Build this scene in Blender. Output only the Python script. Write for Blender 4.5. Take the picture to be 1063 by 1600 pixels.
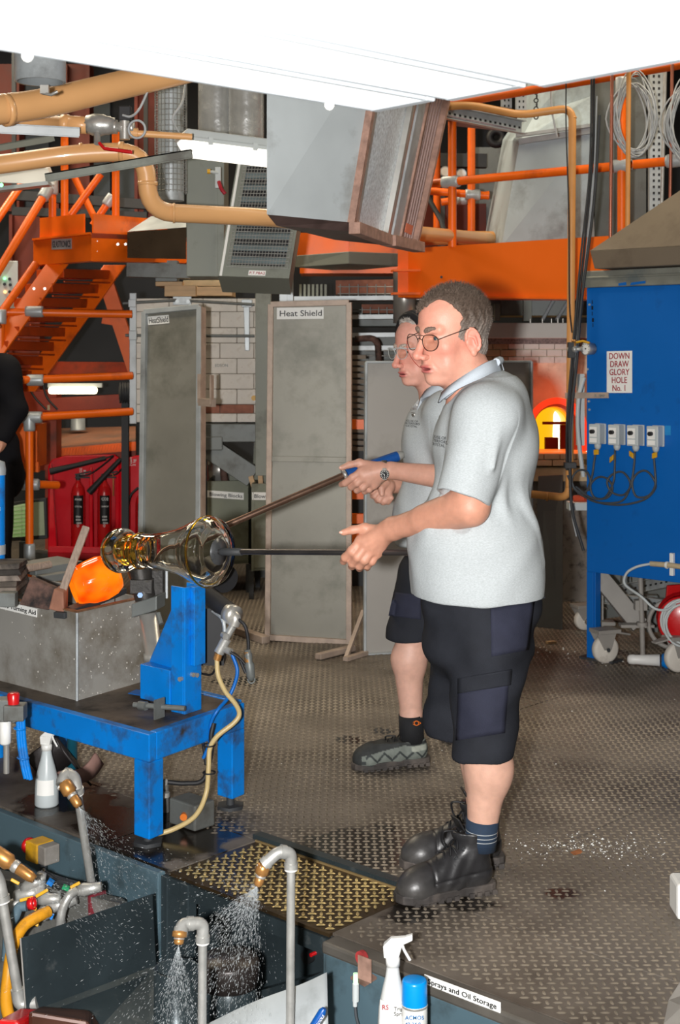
import bpy, bmesh, math, random
import numpy as np
from mathutils import Vector, Matrix, noise
random.seed(7); np.random.seed(7)
for o in list(bpy.data.objects): bpy.data.objects.remove(o)
SC = bpy.context.scene; COL = SC.collection
# ------------------------------------------------------------------ camera, world, lights, exposure
F, CX, HY, CH = 2200.0, 531.5, 550.0, 1.58          # focal length in pixels, principal column, horizon row, eye height above the platform
cam_d = bpy.data.cameras.new('camera'); cam = bpy.data.objects.new('camera', cam_d); COL.objects.link(cam)
cam.location = (0, 0, CH); cam.rotation_euler = (math.pi/2, 0, 0)
cam_d.sensor_fit = 'VERTICAL'; cam_d.sensor_height = 36.0; cam_d.lens = F/1600*36.0
cam_d.shift_y = -(800-HY)/1600.0; cam_d.clip_start = 0.05; cam_d.clip_end = 100
cam_d.dof.use_dof = True; cam_d.dof.focus_distance = 4.3; cam_d.dof.aperture_fstop = 9.0
SC.camera = cam
SC.view_settings.view_transform = 'Standard'; SC.view_settings.look = 'None'
SC.view_settings.gamma = 1.0; SC.view_settings.use_curve_mapping = False; SC.view_settings.exposure = 0.14
W_ = bpy.data.worlds.new('hall'); SC.world = W_; W_.use_nodes = True
W_.node_tree.nodes['Background'].inputs[0].default_value = (1.0, 0.86, 0.66, 1)
W_.node_tree.nodes['Background'].inputs[1].default_value = 0.13
def lamp(name, kind, loc, energy, color=(1,1,1), rot=(0,0,0), **kw):
    d = bpy.data.lights.new(name, kind); d.energy = energy; d.color = color
    for k, v in kw.items(): setattr(d, k, v)
    o = bpy.data.objects.new(name, d); COL.objects.link(o); o.location = loc; o.rotation_euler = rot
    return o
lamp('camera_flash', 'POINT', (-0.20, -0.06, 1.565), 1040, (1.0, 0.985, 0.97), shadow_soft_size=0.045)
for i, (x, y, e) in enumerate([(-2.6, 7.2, 62), (2.2, 7.0, 62), (-3.2, 10.0, 110), (-0.4, 9.4, 62)]):
    lamp('hall_lamp', 'AREA', (x, y, 4.6), e, (1.0, 0.86, 0.64), shape='RECTANGLE', size=1.6, size_y=1.0)

# ------------------------------------------------------------------ helpers
def P(px, py, Y): return Vector(((px-CX)*Y/F, Y, CH-(py-HY)*Y/F))      # a point of the place from its picture position and real distance
def FL(px, py, z=0.0): return P(px, py, (CH-z)*F/(py-HY))              # a point on a level z below the eye
D1 = Vector((0.735, -0.678, 0)); D2 = Vector((0.678, 0.735, 0)); UP = Vector((0, 0, 1))
O_ = Vector((-0.003, 3.81, 0))
def G(a, b, z=0.0): return O_ + D1*a + D2*b + UP*z                      # the workshop's own grid: a along the platform edge, b into it
def srgb(r, g, b):
    f = lambda c: (c/255/12.92) if c/255 <= .04045 else ((c/255+.055)/1.055)**2.4
    return (f(r), f(g), f(b), 1.0)
ORG = {}
class MB:
    def __init__(s): s.v = []; s.f = []; s.sm = []
    def add(s, vs, fs, smooth=False):
        n = len(s.v); s.v += [Vector(v) for v in vs]; s.f += [tuple(i+n for i in f) for f in fs]; s.sm += [smooth]*len(fs); return s
    def hexa(s, b, t):      # bottom 4 (counter-clockwise from above) and top 4
        return s.add(list(b)+list(t), [(3,2,1,0),(4,5,6,7),(0,1,5,4),(1,2,6,5),(2,3,7,6),(3,0,4,7)])
    def box(s, c, size, x=Vector((1,0,0)), y=None, z=UP):
        x = Vector(x).normalized(); z = Vector(z).normalized(); y = z.cross(x).normalized() if y is None else Vector(y).normalized()
        c = Vector(c); hx, hy, hz = x*size[0]/2, y*size[1]/2, z*size[2]/2
        return s.hexa([c-hx-hy-hz, c+hx-hy-hz, c+hx+hy-hz, c-hx+hy-hz], [c-hx-hy+hz, c+hx-hy+hz, c+hx+hy+hz, c-hx+hy+hz])
    def bar(s, p, q, w, h, up=UP):    # rectangular bar between two points
        p, q = Vector(p), Vector(q); d = (q-p); L = d.length; d.normalize(); up = Vector(up)
        sd = d.cross(up)
        if sd.length < 1e-4: sd = d.cross(Vector((1,0,0)))
        sd.normalize(); u = sd.cross(d)
        return s.box((p+q)/2, (L, w, h), d, sd, u)
    def slab(s, poly, t, d=None):      # polygon given thickness t along d (default away from its normal)
        poly = [Vector(p) for p in poly]; n = len(poly)
        nr = Vector((0,0,0))
        for i in range(n): nr += (poly[i]-poly[0]).cross(poly[(i+1)%n]-poly[0])
        nr.normalize(); d = -nr if d is None else Vector(d).normalized()
        bk = [p+d*t for p in poly]
        return s.add(poly+bk, [tuple(range(n)), tuple(range(2*n-1, n-1, -1))]+[(i, i+n, (i+1)%n+n, (i+1)%n) for i in range(n)])
    def tube(s, pts, r, seg=10, cap=True, closed=False):
        pts = [Vector(p) for p in pts]; n = len(pts)
        rs = r if isinstance(r, (list, tuple)) else [r]*n
        tg = []
        for i in range(n):
            a = pts[i-1] if (i > 0 or closed) else pts[0]; b = pts[(i+1) % n] if (i < n-1 or closed) else pts[-1]
            tg.append((b-a).normalized())
        u = tg[0].cross(UP)
        if u.length < .05: u = tg[0].cross(Vector((1,0,0)))
        u.normalize(); vs = []
        for i in range(n):
            u = (u - tg[i]*u.dot(tg[i])); u.normalize(); w = tg[i].cross(u)
            vs += [pts[i]+(u*math.cos(2*math.pi*k/seg)+w*math.sin(2*math.pi*k/seg))*rs[i] for k in range(seg)]
        fs = [(i*seg+k, i*seg+(k+1)%seg, ((i+1)%n)*seg+(k+1)%seg, ((i+1)%n)*seg+k) for i in range(n if closed else n-1) for k in range(seg)]
        s.add(vs, fs, True)
        if cap and not closed:
            s.add(vs[:seg], [tuple(range(seg-1, -1, -1))]); s.add(vs[-seg:], [tuple(range(seg))])
        return s
    def cyl(s, p, q, r, r2=None, seg=16, cap=True): return s.tube([p, q], [r, r if r2 is None else r2], seg, cap)
    def lathe(s, o, ax, prof, seg=24, smooth=True, x=None):   # prof: (distance along axis, radius)
        ax = Vector(ax).normalized(); u = ax.cross(UP)
        if u.length < .05: u = Vector((1,0,0))
        u.normalize(); w = ax.cross(u); o = Vector(o); vs = []
        for (h, r) in prof: vs += [o+ax*h+(u*math.cos(2*math.pi*k/seg)+w*math.sin(2*math.pi*k/seg))*max(r, 1e-5) for k in range(seg)]
        return s.add(vs, [(i*seg+k, i*seg+(k+1)%seg, (i+1)*seg+(k+1)%seg, (i+1)*seg+k) for i in range(len(prof)-1) for k in range(seg)], smooth)
    def ball(s, c, r, seg=14, rx=None):
        c = Vector(c); rr = rx or (r, r, r); n = seg//2; vs = []
        for i in range(n+1):
            t = math.pi*i/n
            vs += [c+Vector((rr[0]*math.sin(t)*math.cos(2*math.pi*k/seg), rr[1]*math.sin(t)*math.sin(2*math.pi*k/seg), -rr[2]*math.cos(t))) for k in range(seg)]
        return s.add(vs, [(i*seg+k, i*seg+(k+1)%seg, (i+1)*seg+(k+1)%seg, (i+1)*seg+k) for i in range(n) for k in range(seg)], True)
    def torus(s, c, ax, R, r, seg=28, seg2=8, arc=None, x=None):
        ax = Vector(ax).normalized(); u = Vector(x) if x is not None else ax.cross(UP)
        if u.length < .05: u = Vector((1,0,0))
        u.normalize(); w = ax.cross(u); c = Vector(c)
        if arc is None: return s.tube([c+(u*math.cos(2*math.pi*k/seg)+w*math.sin(2*math.pi*k/seg))*R for k in range(seg)], r, seg2, closed=True)
        return s.tube([c+(u*math.cos(arc[0]+(arc[1]-arc[0])*k/seg)+w*math.sin(arc[0]+(arc[1]-arc[0])*k/seg))*R for k in range(seg+1)], r, seg2)
    def build(s, name, m, parent=None, loc=None, bevel=0, solid=0):
        off = ORG[parent.name] if parent else (Vector(loc) if loc is not None else Vector((0,0,0)))
        me = bpy.data.meshes.new(name); me.from_pydata([v-off for v in s.v], [], s.f); me.polygons.foreach_set('use_smooth', s.sm); me.update()
        o = bpy.data.objects.new(name, me); COL.objects.link(o)
        if m: me.materials.append(m)
        if parent: o.parent = parent
        else: o.location = off
        ORG[o.name] = off
        if solid:
            md = o.modifiers.new('solid', 'SOLIDIFY'); md.thickness = solid; md.offset = 0
        if bevel:
            md = o.modifiers.new('bevel', 'BEVEL'); md.width = bevel; md.segments = 2; md.limit_method = 'ANGLE'; md.angle_limit = 0.7
        return o
def tag(o, label=None, cat=None, group=None, kind=None):
    for k, v in (('label', label), ('category', cat), ('group', group), ('kind', kind)):
        if v: o[k] = v
    return o
def thing(name, label, cat, loc, group=None):
    o = bpy.data.objects.new(name, None); COL.objects.link(o); o.location = loc; o.empty_display_size = .1; ORG[o.name] = Vector(loc)
    return tag(o, label, cat, group)
def clusters(b, gap=.004):          # groups of faces that stand apart from each other
    n = len(b.v); par = list(range(n))
    def find(i):
        while par[i] != i: par[i] = par[par[i]]; i = par[i]
        return i
    for f in b.f:
        for i in f[1:]: par[find(i)] = find(f[0])
    isl = {}
    for i in range(n): isl.setdefault(find(i), []).append(i)
    bx = []
    for r, ids in isl.items(): bx.append([[min(b.v[i][k] for i in ids)-gap for k in range(3)], [max(b.v[i][k] for i in ids)+gap for k in range(3)], {r}])
    ch = len(bx) < 400
    while ch:
        ch = False; out = []
        for q in bx:
            hit = [p for p in out if all(p[0][k] <= q[1][k] and q[0][k] <= p[1][k] for k in range(3))]
            for p in hit:
                out.remove(p); q = [[min(p[0][k], q[0][k]) for k in range(3)], [max(p[1][k], q[1][k]) for k in range(3)], p[2] | q[2]]; ch = True
            out.append(q)
        bx = out
    if not 1 < len(bx) <= 60: return [b]
    grp = {r: g for g, q in enumerate(bx) for r in q[2]}; res = [MB() for _ in bx]; mp = [{} for _ in bx]
    for f, sm in zip(b.f, b.sm):
        g = grp[find(f[0])]; R = res[g]
        for i in f:
            if i not in mp[g]: mp[g][i] = len(R.v); R.v.append(b.v[i])
        R.f.append(tuple(mp[g][i] for i in f)); R.sm.append(sm)
    return res
def part(name, m, parent, fn, label=None, bevel=0, kind=None, solid=0):
    b = MB(); fn(b); first = None
    for c in ([b] if kind == 'stuff' else clusters(b)):
        o = c.build(name, m, parent, bevel=bevel, solid=solid); first = first or o
        if label: o['label'] = label
        if kind: o['kind'] = kind
    return first
def copy_tree(o, parent=None, shift=None):
    c = o.copy(); COL.objects.link(c)
    if parent: c.parent = parent
    elif shift is not None: c.location = o.location+Vector(shift)
    for ch in [k for k in o.children]: copy_tree(ch, c)
    return c
def fillet(pts, r, n=6):       # round the corners of a polyline
    pts = [Vector(p) for p in pts]; out = [pts[0]]
    for i in range(1, len(pts)-1):
        a, b, c = pts[i-1], pts[i], pts[i+1]; u = (a-b); v = (c-b); rr = min(r, u.length*.48, v.length*.48)
        p, q = b+u.normalized()*rr, b+v.normalized()*rr
        out += [p*(1-t)**2+b*2*t*(1-t)+q*t*t for t in [k/n for k in range(n+1)]]
    return out+[pts[-1]]
def spline(pts, n=8):          # smooth curve through points
    pts = [Vector(p) for p in pts]; P4 = [2*pts[0]-pts[1]]+pts+[2*pts[-1]-pts[-2]]; out = []
    for i in range(1, len(P4)-2):
        a, b, c, d = P4[i-1:i+3]
        for k in range(n):
            t = k/n; out.append(.5*((2*b)+(c-a)*t+(2*a-5*b+4*c-d)*t*t+(3*b-a-3*c+d)*t**3))
    return out+[pts[-1]]
def lettering(body, parent, o, x, y, size, m, align='LEFT', width=None, ext=.0006, name='lettering'):
    c = bpy.data.curves.new('txt', 'FONT'); c.body = body; c.size = size; c.align_x = align; c.extrude = ext; c.offset = size*.008; c.space_line = .92; c.resolution_u = 3
    t = bpy.data.objects.new('txt', c); COL.objects.link(t); bpy.context.view_layer.update()
    dg = bpy.context.evaluated_depsgraph_get(); me = bpy.data.meshes.new_from_object(t.evaluated_get(dg)); bpy.data.objects.remove(t)
    x = Vector(x).normalized(); y = Vector(y).normalized(); z = x.cross(y); co = np.zeros(len(me.vertices)*3); me.vertices.foreach_get('co', co); co = co.reshape(-1, 3)
    if width:
        w = co[:,0].max()-co[:,0].min(); co[:,0] *= width/max(w, 1e-6)
    o = Vector(o)-ORG[parent.name]
    w = np.outer(co[:,0], x)+np.outer(co[:,1], y)+np.outer(co[:,2], z)+np.array(o)
    me.vertices.foreach_set('co', w.ravel()); me.materials.clear(); me.materials.append(m); me.update()
    ob = bpy.data.objects.new(name, me); COL.objects.link(ob); ob.parent = parent; ORG[ob.name] = ORG[parent.name]
    return ob
# ------------------------------------------------------------------ materials
def mat(name, col, rough=.5, metal=0., var=.12, scale=6., bump=0., bscale=80., dirt=None, damt=.5, dscale=3., spec=.5, coat=0., trans=0., ior=1.45, emit=None, estr=0., stretch=None, sss=0., rvar=.12, detail=4):
    m = bpy.data.materials.new(name); m.use_nodes = True; nt = m.node_tree; N = nt.nodes; L = nt.links; b = N['Principled BSDF']
    col = tuple(col)[:3]
    tc = N.new('ShaderNodeTexCoord'); src = tc.outputs['Object']
    if stretch:
        mp = N.new('ShaderNodeMapping'); mp.inputs['Scale'].default_value = stretch; L.new(src, mp.inputs[0]); src = mp.outputs[0]
    nz = N.new('ShaderNodeTexNoise'); nz.inputs['Scale'].default_value = scale; nz.inputs['Detail'].default_value = detail; L.new(src, nz.inputs['Vector'])
    rp = N.new('ShaderNodeValToRGB'); e = rp.color_ramp.elements
    e[0].position = .3; e[1].position = .7
    e[0].color = tuple(max(0, c*(1-var)) for c in col)+(1,); e[1].color = tuple(min(1, c*(1+var)) for c in col)+(1,)
    L.new(nz.outputs['Fac'], rp.inputs[0]); out = rp.outputs[0]
    if dirt:
        n2 = N.new('ShaderNodeTexNoise'); n2.inputs['Scale'].default_value = dscale; n2.inputs['Detail'].default_value = 8; n2.inputs['Roughness'].default_value = .65; L.new(tc.outputs['Object'], n2.inputs['Vector'])
        r2 = N.new('ShaderNodeValToRGB'); r2.color_ramp.elements[0].position = .62-damt*.35; r2.color_ramp.elements[1].position = .78-damt*.25
        L.new(n2.outputs['Fac'], r2.inputs[0])
        mx = N.new('ShaderNodeMix'); mx.data_type = 'RGBA'; L.new(r2.outputs[0], mx.inputs[0]); L.new(out, mx.inputs[6]); mx.inputs[7].default_value = tuple(dirt)[:3]+(1,); out = mx.outputs[2]
    L.new(out, b.inputs['Base Color'])
    mr = N.new('ShaderNodeMapRange'); mr.inputs[3].default_value = max(.02, rough-rvar); mr.inputs[4].default_value = min(1, rough+rvar); L.new(nz.outputs['Fac'], mr.inputs[0]); L.new(mr.outputs[0], b.inputs['Roughness'])
    b.inputs['Metallic'].default_value = metal; b.inputs['Specular IOR Level'].default_value = spec; b.inputs['Coat Weight'].default_value = coat
    b.inputs['Transmission Weight'].default_value = trans; b.inputs['IOR'].default_value = ior
    if sss: b.inputs['Subsurface Weight'].default_value = sss; b.inputs['Subsurface Radius'].default_value = (.02, .008, .004); b.inputs['Subsurface Scale'].default_value = .35
    if emit: b.inputs['Emission Color'].default_value = tuple(emit)[:3]+(1,); b.inputs['Emission Strength'].default_value = estr
    if bump:
        n3 = N.new('ShaderNodeTexNoise'); n3.inputs['Scale'].default_value = bscale; n3.inputs['Detail'].default_value = 3; L.new(src, n3.inputs['Vector'])
        bp = N.new('ShaderNodeBump'); bp.inputs['Strength'].default_value = bump; bp.inputs['Distance'].default_value = .004; L.new(n3.outputs['Fac'], bp.inputs['Height']); L.new(bp.outputs[0], b.inputs['Normal'])
    return m
def attr_mat(name, rough=.5, bump=0., bscale=200., sss=0., var=.1, spec=.4, vscale=60.):       # colour painted per vertex (the thing's own colouring)
    m = bpy.data.materials.new(name); m.use_nodes = True; nt = m.node_tree; N = nt.nodes; L = nt.links; b = N['Principled BSDF']
    at = N.new('ShaderNodeAttribute'); at.attribute_name = 'col'
    tc = N.new('ShaderNodeTexCoord'); nz = N.new('ShaderNodeTexNoise'); nz.inputs['Scale'].default_value = vscale; nz.inputs['Detail'].default_value = 5; L.new(tc.outputs['Object'], nz.inputs['Vector'])
    mr = N.new('ShaderNodeMapRange'); mr.inputs[1].default_value = .3; mr.inputs[2].default_value = .7; mr.inputs[3].default_value = 1-var; mr.inputs[4].default_value = 1+var; L.new(nz.outputs['Fac'], mr.inputs[0])
    mx = N.new('ShaderNodeVectorMath'); mx.operation = 'SCALE'; L.new(at.outputs['Color'], mx.inputs[0]); L.new(mr.outputs[0], mx.inputs['Scale']); L.new(mx.outputs[0], b.inputs['Base Color'])
    b.inputs['Roughness'].default_value = rough; b.inputs['Specular IOR Level'].default_value = spec
    if sss: b.inputs['Subsurface Weight'].default_value = sss; b.inputs['Subsurface Radius'].default_value = (.02, .008, .004); b.inputs['Subsurface Scale'].default_value = .3
    if bump:
        n3 = N.new('ShaderNodeTexNoise'); n3.inputs['Scale'].default_value = bscale; L.new(tc.outputs['Object'], n3.inputs['Vector'])
        bp = N.new('ShaderNodeBump'); bp.inputs['Strength'].default_value = bump; bp.inputs['Distance'].default_value = .002; L.new(n3.outputs['Fac'], bp.inputs['Height']); L.new(bp.outputs[0], b.inputs['Normal'])
    return m
def glow(name, col, s, base=.8):
    m = bpy.data.materials.new(name); m.use_nodes = True; b = m.node_tree.nodes['Principled BSDF']
    b.inputs['Base Color'].default_value = (base, base, base, 1); b.inputs['Emission Color'].default_value = tuple(col)[:3]+(1,); b.inputs['Emission Strength'].default_value = s; return m
DUST = srgb(112, 100, 88)
M_ = dict(
 orange=mat('orange_paint', srgb(238, 104, 14), .38, var=.1, dirt=srgb(150, 60, 25), damt=.12, dscale=2, bump=.05),
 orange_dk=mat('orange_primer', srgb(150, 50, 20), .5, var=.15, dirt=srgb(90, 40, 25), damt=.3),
 blue=mat('blue_paint', srgb(0, 96, 178), .42, var=.07, scale=2, dirt=srgb(8, 72, 136), damt=.15, dscale=4),
 blue2=mat('bench_blue_paint', srgb(0, 124, 214), .4, var=.1, dirt=srgb(52, 50, 48), damt=.36, dscale=7, bump=.1),
 galv=mat('galvanised_steel', srgb(176, 182, 184), .42, .3, var=.14, scale=9, bump=.05, bscale=30, dirt=srgb(120, 122, 122), damt=.2),
 galv_dk=mat('dull_steel', srgb(112, 116, 114), .5, .25, var=.16, scale=6, dirt=srgb(72, 68, 62), damt=.3),
 greygreen=mat('grey_green_paint', srgb(126, 130, 120), .5, var=.1, scale=3, dirt=srgb(86, 84, 76), damt=.3),
 steel=mat('brushed_steel', srgb(186, 184, 178), .34, .6, var=.1, scale=10, bump=.03),
 pipesteel=mat('zinc_pipe', srgb(176, 176, 172), .4, .5, var=.15, scale=25, bump=.12, bscale=150),
 brass=mat('brass', srgb(186, 134, 76), .35, .6, var=.15, scale=20),
 peach=mat('gas_pipe_paint', srgb(222, 168, 112), .33, var=.05, scale=4, coat=.25),
 peach_dk=mat('old_gas_pipe_paint', srgb(206, 146, 84), .45, var=.12),
 black=mat('black_rubber', srgb(30, 30, 32), .55, var=.2),
 dark=mat('dark_grey', srgb(52, 54, 56), .6, var=.2),
 cable=mat('grey_cable', srgb(66, 70, 74), .5, var=.1),
 cable_lt=mat('pale_grey_cable', srgb(168, 172, 174), .5, var=.08),
 white=mat('white_plastic', srgb(226, 226, 222), .4, var=.04),
 label=mat('label_paper', srgb(238, 238, 234), .45, var=.03),
 ink=mat('black_ink', srgb(16, 16, 18), .5, var=.05),
 inkred=mat('red_ink', srgb(160, 16, 38), .5, var=.05),
 red=mat('red_plastic', srgb(206, 8, 30), .32, var=.06, dirt=srgb(150, 12, 26), damt=.15),
 red2=mat('red_enamel', srgb(196, 22, 26), .28, var=.06, coat=.3),
 brick=mat('insulating_brick', srgb(226, 220, 210), .85, var=.05, scale=14, bump=.25, bscale=60, dirt=srgb(196, 184, 168), damt=.12, dscale=9),
 brick_tan=mat('tan_brick', srgb(186, 168, 136), .85, var=.12, scale=14, bump=.25),
 brick_red=mat('red_brick', srgb(152, 100, 82), .85, var=.2, scale=24, bump=.4),
 wood=mat('pale_wood', srgb(202, 168, 128), .6, var=.15, scale=6, stretch=(1, 1, 7), bump=.1),
 wood_old=mat('weathered_wood', srgb(150, 132, 118), .75, var=.25, scale=20, stretch=(6, 6, 1), bump=.4, bscale=40),
 wood_char=mat('charred_wood', srgb(112, 84, 74), .8, var=.3, scale=12, dirt=srgb(34, 30, 30), damt=.6, dscale=9, bump=.4),
 bluegrey=mat('blue_grey_paint', srgb(78, 100, 110), .45, var=.1, scale=3, dirt=srgb(46, 52, 52), damt=.3, dscale=3.5, bump=.06),
 wetdark=mat('wet_dark_steel', srgb(52, 62, 66), .28, .3, var=.25, scale=5, dirt=srgb(96, 100, 100), damt=.06, dscale=9, bump=.12, bscale=30),
 hood=mat('brown_painted_steel', srgb(112, 100, 84), .55, var=.06, dirt=srgb(92, 80, 66), damt=.2),
 copper=mat('copper_tube', srgb(176, 112, 92), .4, .7, var=.1),
 yellow=mat('yellow_plastic', srgb(214, 160, 28), .45, var=.1, dirt=srgb(110, 90, 50), damt=.2),
 hose_y=mat('yellow_hose', srgb(206, 142, 30), .4, var=.12, dirt=srgb(120, 84, 30), damt=.25, dscale=12),
 greyplastic=mat('light_grey_plastic', srgb(188, 194, 194), .45, var=.04),
 castor=mat('dusty_white_nylon', srgb(206, 200, 190), .6, var=.08, dirt=DUST, damt=.2),
 greypaint=mat('grey_paint', srgb(146, 142, 136), .5, var=.1, dirt=srgb(110, 104, 98), damt=.3),
 far_red=mat('dull_red_steel', srgb(98, 36, 22), .6, var=.2),
 wall=mat('dark_hall_wall', srgb(46, 48, 52), .8, var=.25, scale=1.5),
 mesh=mat('wire_mesh', srgb(150, 150, 146), .45, .6, var=.1),
 rust=mat('rusty_edge', srgb(176, 140, 124), .6, .3, var=.25, scale=30, bump=.3),
 foil=mat('foil_insulation', srgb(196, 198, 198), .25, .6, var=.1, scale=8, bump=.7, bscale=24),
)
# ================================================================== THE SETTING
def floor_material():
    m = mat('chequer_plate_steel', srgb(116, 108, 99), .55, .15, var=.16, scale=2.2, dirt=srgb(74, 66, 58), damt=.55, dscale=1.7, bump=.05, detail=6)
    nt = m.node_tree; N = nt.nodes; L = nt.links; b = N['Principled BSDF']; tc = N.new('ShaderNodeTexCoord')
    base = b.inputs['Base Color'].links[0].from_socket; rgh = b.inputs['Roughness'].links[0].from_socket
    nz = N.new('ShaderNodeTexNoise'); nz.inputs['Scale'].default_value = 9; nz.inputs['Detail'].default_value = 6; L.new(tc.outputs['Object'], nz.inputs['Vector'])
    acc = None
    # wet stains with a shape of their own: (place, radius)
    for c, r in [(G(-.92,.12), .34), (G(-1.15,.22), .3), (G(-1.5,.2), .26), (FL(545,1155), .09), (FL(600,1143), .07), (FL(300,1290), .26), (FL(735,1412), .11), (FL(690,1395), .13), (FL(880,1398), .07), (FL(560,1325), .3), (FL(370,1065), .15), (FL(640,1425), .12)]:
        d = N.new('ShaderNodeVectorMath'); d.operation = 'DISTANCE'; L.new(tc.outputs['Object'], d.inputs[0]); d.inputs[1].default_value = (c.x, c.y, 0)
        a = N.new('ShaderNodeMath'); a.operation = 'MULTIPLY_ADD'; L.new(nz.outputs['Fac'], a.inputs[0]); a.inputs[1].default_value = r*1.5; L.new(d.outputs['Value'], a.inputs[2])
        q = N.new('ShaderNodeMapRange'); q.interpolation_type = 'SMOOTHSTEP'; q.inputs[1].default_value = r*1.55; q.inputs[2].default_value = r*1.25; L.new(a.outputs[0], q.inputs[0])
        if acc is None: acc = q.outputs[0]
        else:
            x = N.new('ShaderNodeMath'); x.operation = 'MAXIMUM'; L.new(acc, x.inputs[0]); L.new(q.outputs[0], x.inputs[1]); acc = x.outputs[0]
    mx = N.new('ShaderNodeMix'); mx.data_type = 'RGBA'; L.new(acc, mx.inputs[0]); L.new(base, mx.inputs[6]); mx.inputs[7].default_value = srgb(34, 30, 26); L.new(mx.outputs[2], b.inputs['Base Color'])
    mr = N.new('ShaderNodeMix'); mr.data_type = 'FLOAT'; L.new(acc, mr.inputs[0]); L.new(rgh, mr.inputs[2]); mr.inputs[3].default_value = .18; L.new(mr.outputs[0], b.inputs['Roughness'])
    return m
MF = floor_material()
M_['lug'] = mat('worn_tread_lug', srgb(142, 132, 118), .5, .25, var=.2, scale=3, dirt=srgb(96, 88, 78), damt=.6, dscale=1.3)
M_['brassplate'] = mat('brown_wet_plate', srgb(70, 56, 38), .3, .5, var=.25, scale=7, dirt=srgb(30, 26, 22), damt=.3, dscale=4)
M_['brasslug'] = mat('polished_tread_lug', srgb(206, 186, 132), .3, .75, var=.2, scale=7)
M_['substrate'] = mat('steel_substructure', srgb(48, 46, 44), .8)
b = MB()
def gquad(b, a0, a1, b0, b1, z0, z1): b.hexa([G(a0,b0,z0), G(a1,b0,z0), G(a1,b1,z0), G(a0,b1,z0)], [G(a0,b0,z1), G(a1,b0,z1), G(a1,b1,z1), G(a0,b1,z1)])
gquad(b, -12, 7, .37, 13, -.07, -.009); gquad(b, -12, -.70, 0, .37, -.07, -.009); gquad(b, -.03, 7, 0, .37, -.07, -.009)
floor = tag(b.build('floor', M_['substrate']), kind='structure')
AB = [.05+1.1*k for k in range(-11, 7)]; BB = [.37, 2.5, 4.95, 7.4, 9.85, 12.9]
for i in range(len(AB)-1):
    a0, a1 = AB[i]+.003, AB[i+1]-.003
    for j in range(len(BB)-1):
        part('floor_plate', MF, floor, lambda b: gquad(b, a0, a1, BB[j]+.003, BB[j+1]-.003, -.008, 0))
    if a1 < -1.0 or a0 > 0: part('floor_plate', MF, floor, lambda b: gquad(b, a0, a1, .004, .367, -.008, 0))
part('floor_plate', MF, floor, lambda b: gquad(b, -1.047, -.703, .004, .367, -.008, 0))
part('floor_plate', MF, floor, lambda b: gquad(b, -.027, .047, .004, .367, -.008, 0))
def lugs(name, m, parent, keep, pitch, L_, w, h, x0, x1, y0, y1, off=Vector((0,0,0))):
    X, Y = np.meshgrid(np.arange(x0, x1, pitch), np.arange(y0, y1, pitch), indexing='ij'); I, J = np.indices(X.shape)
    ok = keep(X, Y); X = X[ok]; Y = Y[ok]; par = ((I+J) % 2)[ok]
    t = np.array([(-L_,0,0), (-L_*.5,-w,0), (L_*.5,-w,0), (L_,0,0), (L_*.5,w,0), (-L_*.5,w,0), (-L_*.5,0,h), (L_*.5,0,h)])
    t2 = t[:, [1,0,2]]*np.array([-1,1,1]); V = np.where(par[:,None,None] == 0, t[None], t2[None]) + np.stack([X, Y, np.zeros_like(X)], 1)[:,None,:]
    n = len(X); base = (np.arange(n)*8)
    q = np.array([(1,2,7,6), (4,5,6,7)]); tr = np.array([(0,1,6), (0,6,5), (2,3,7), (3,4,7)])
    me = bpy.data.meshes.new(name); me.vertices.add(n*8); me.vertices.foreach_set('co', (V.reshape(-1,3)-np.array(off)).ravel())
    qs = (q[None]+base[:,None,None]).reshape(-1,4); ts = (tr[None]+base[:,None,None]).reshape(-1,3)
    loops = np.concatenate([qs.ravel(), ts.ravel()]); me.loops.add(len(loops)); me.loops.foreach_set('vertex_index', loops)
    me.polygons.add(len(qs)+len(ts)); st = np.concatenate([np.arange(len(qs))*4, len(qs)*4+np.arange(len(ts))*3]); me.polygons.foreach_set('loop_start', st); me.update(calc_edges=True); me.validate()
    me.materials.append(m); o = bpy.data.objects.new(name, me); COL.objects.link(o); o.parent = parent; o['kind'] = 'stuff'; ORG[o.name] = off
    return o
def ga(X, Y): return (X-O_.x)*D1.x+(Y-O_.y)*D1.y, (X-O_.x)*D2.x+(Y-O_.y)*D2.y
def keep_floor(X, Y):
    a, bb = ga(X, Y); inview = (np.abs(X) < Y*.25+.25)
    return (bb > .03) & inview & ~((a < -.6) & (bb < .42+.06*np.sin(a*9)+.04*np.sin(a*23)+.05*np.sin(X*170)*np.sin(Y*150))) & ~((a > -.73) & (a < .0) & (bb < .40))
lugs('tread_lug', M_['lug'], floor, keep_floor, .0262, .0135, .0046, .003, -3.4, 3.4, 3.0, 11.5)
# loose tread plate let into the platform edge
tp = thing('tread_plate', 'brassy wet diamond tread plate let into the platform edge beside the work boots', 'plate', G(-.36,.18,0))
part('plate', M_['brassplate'], tp, lambda b: gquad(b, -.698, -.032, -.005, .366, -.012, -.002))
part('edge_strip', mat('worn_bright_edge', srgb(176, 150, 104), .4, .6), tp, lambda b: b.bar(G(-.70,.362,.001), G(-.03,.362,.001), .006, .006))
def keep_brass(X, Y):
    a, bb = ga(X, Y); return (bb > .015) & (bb < .35) & (a > -.685) & (a < -.045)
lugs('tread_lug', M_['brasslug'], tp, keep_brass, .0255, .0145, .0048, .004, -1.2, .6, 3.5, 4.9, off=G(-.36,.18,0))
# edge angle behind the tread plate
tag(part('platform_lip', M_['wetdark'], floor, lambda b: b.bar(G(-.72,.385,.006), G(-.02,.385,.006), .035, .02)))
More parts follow.
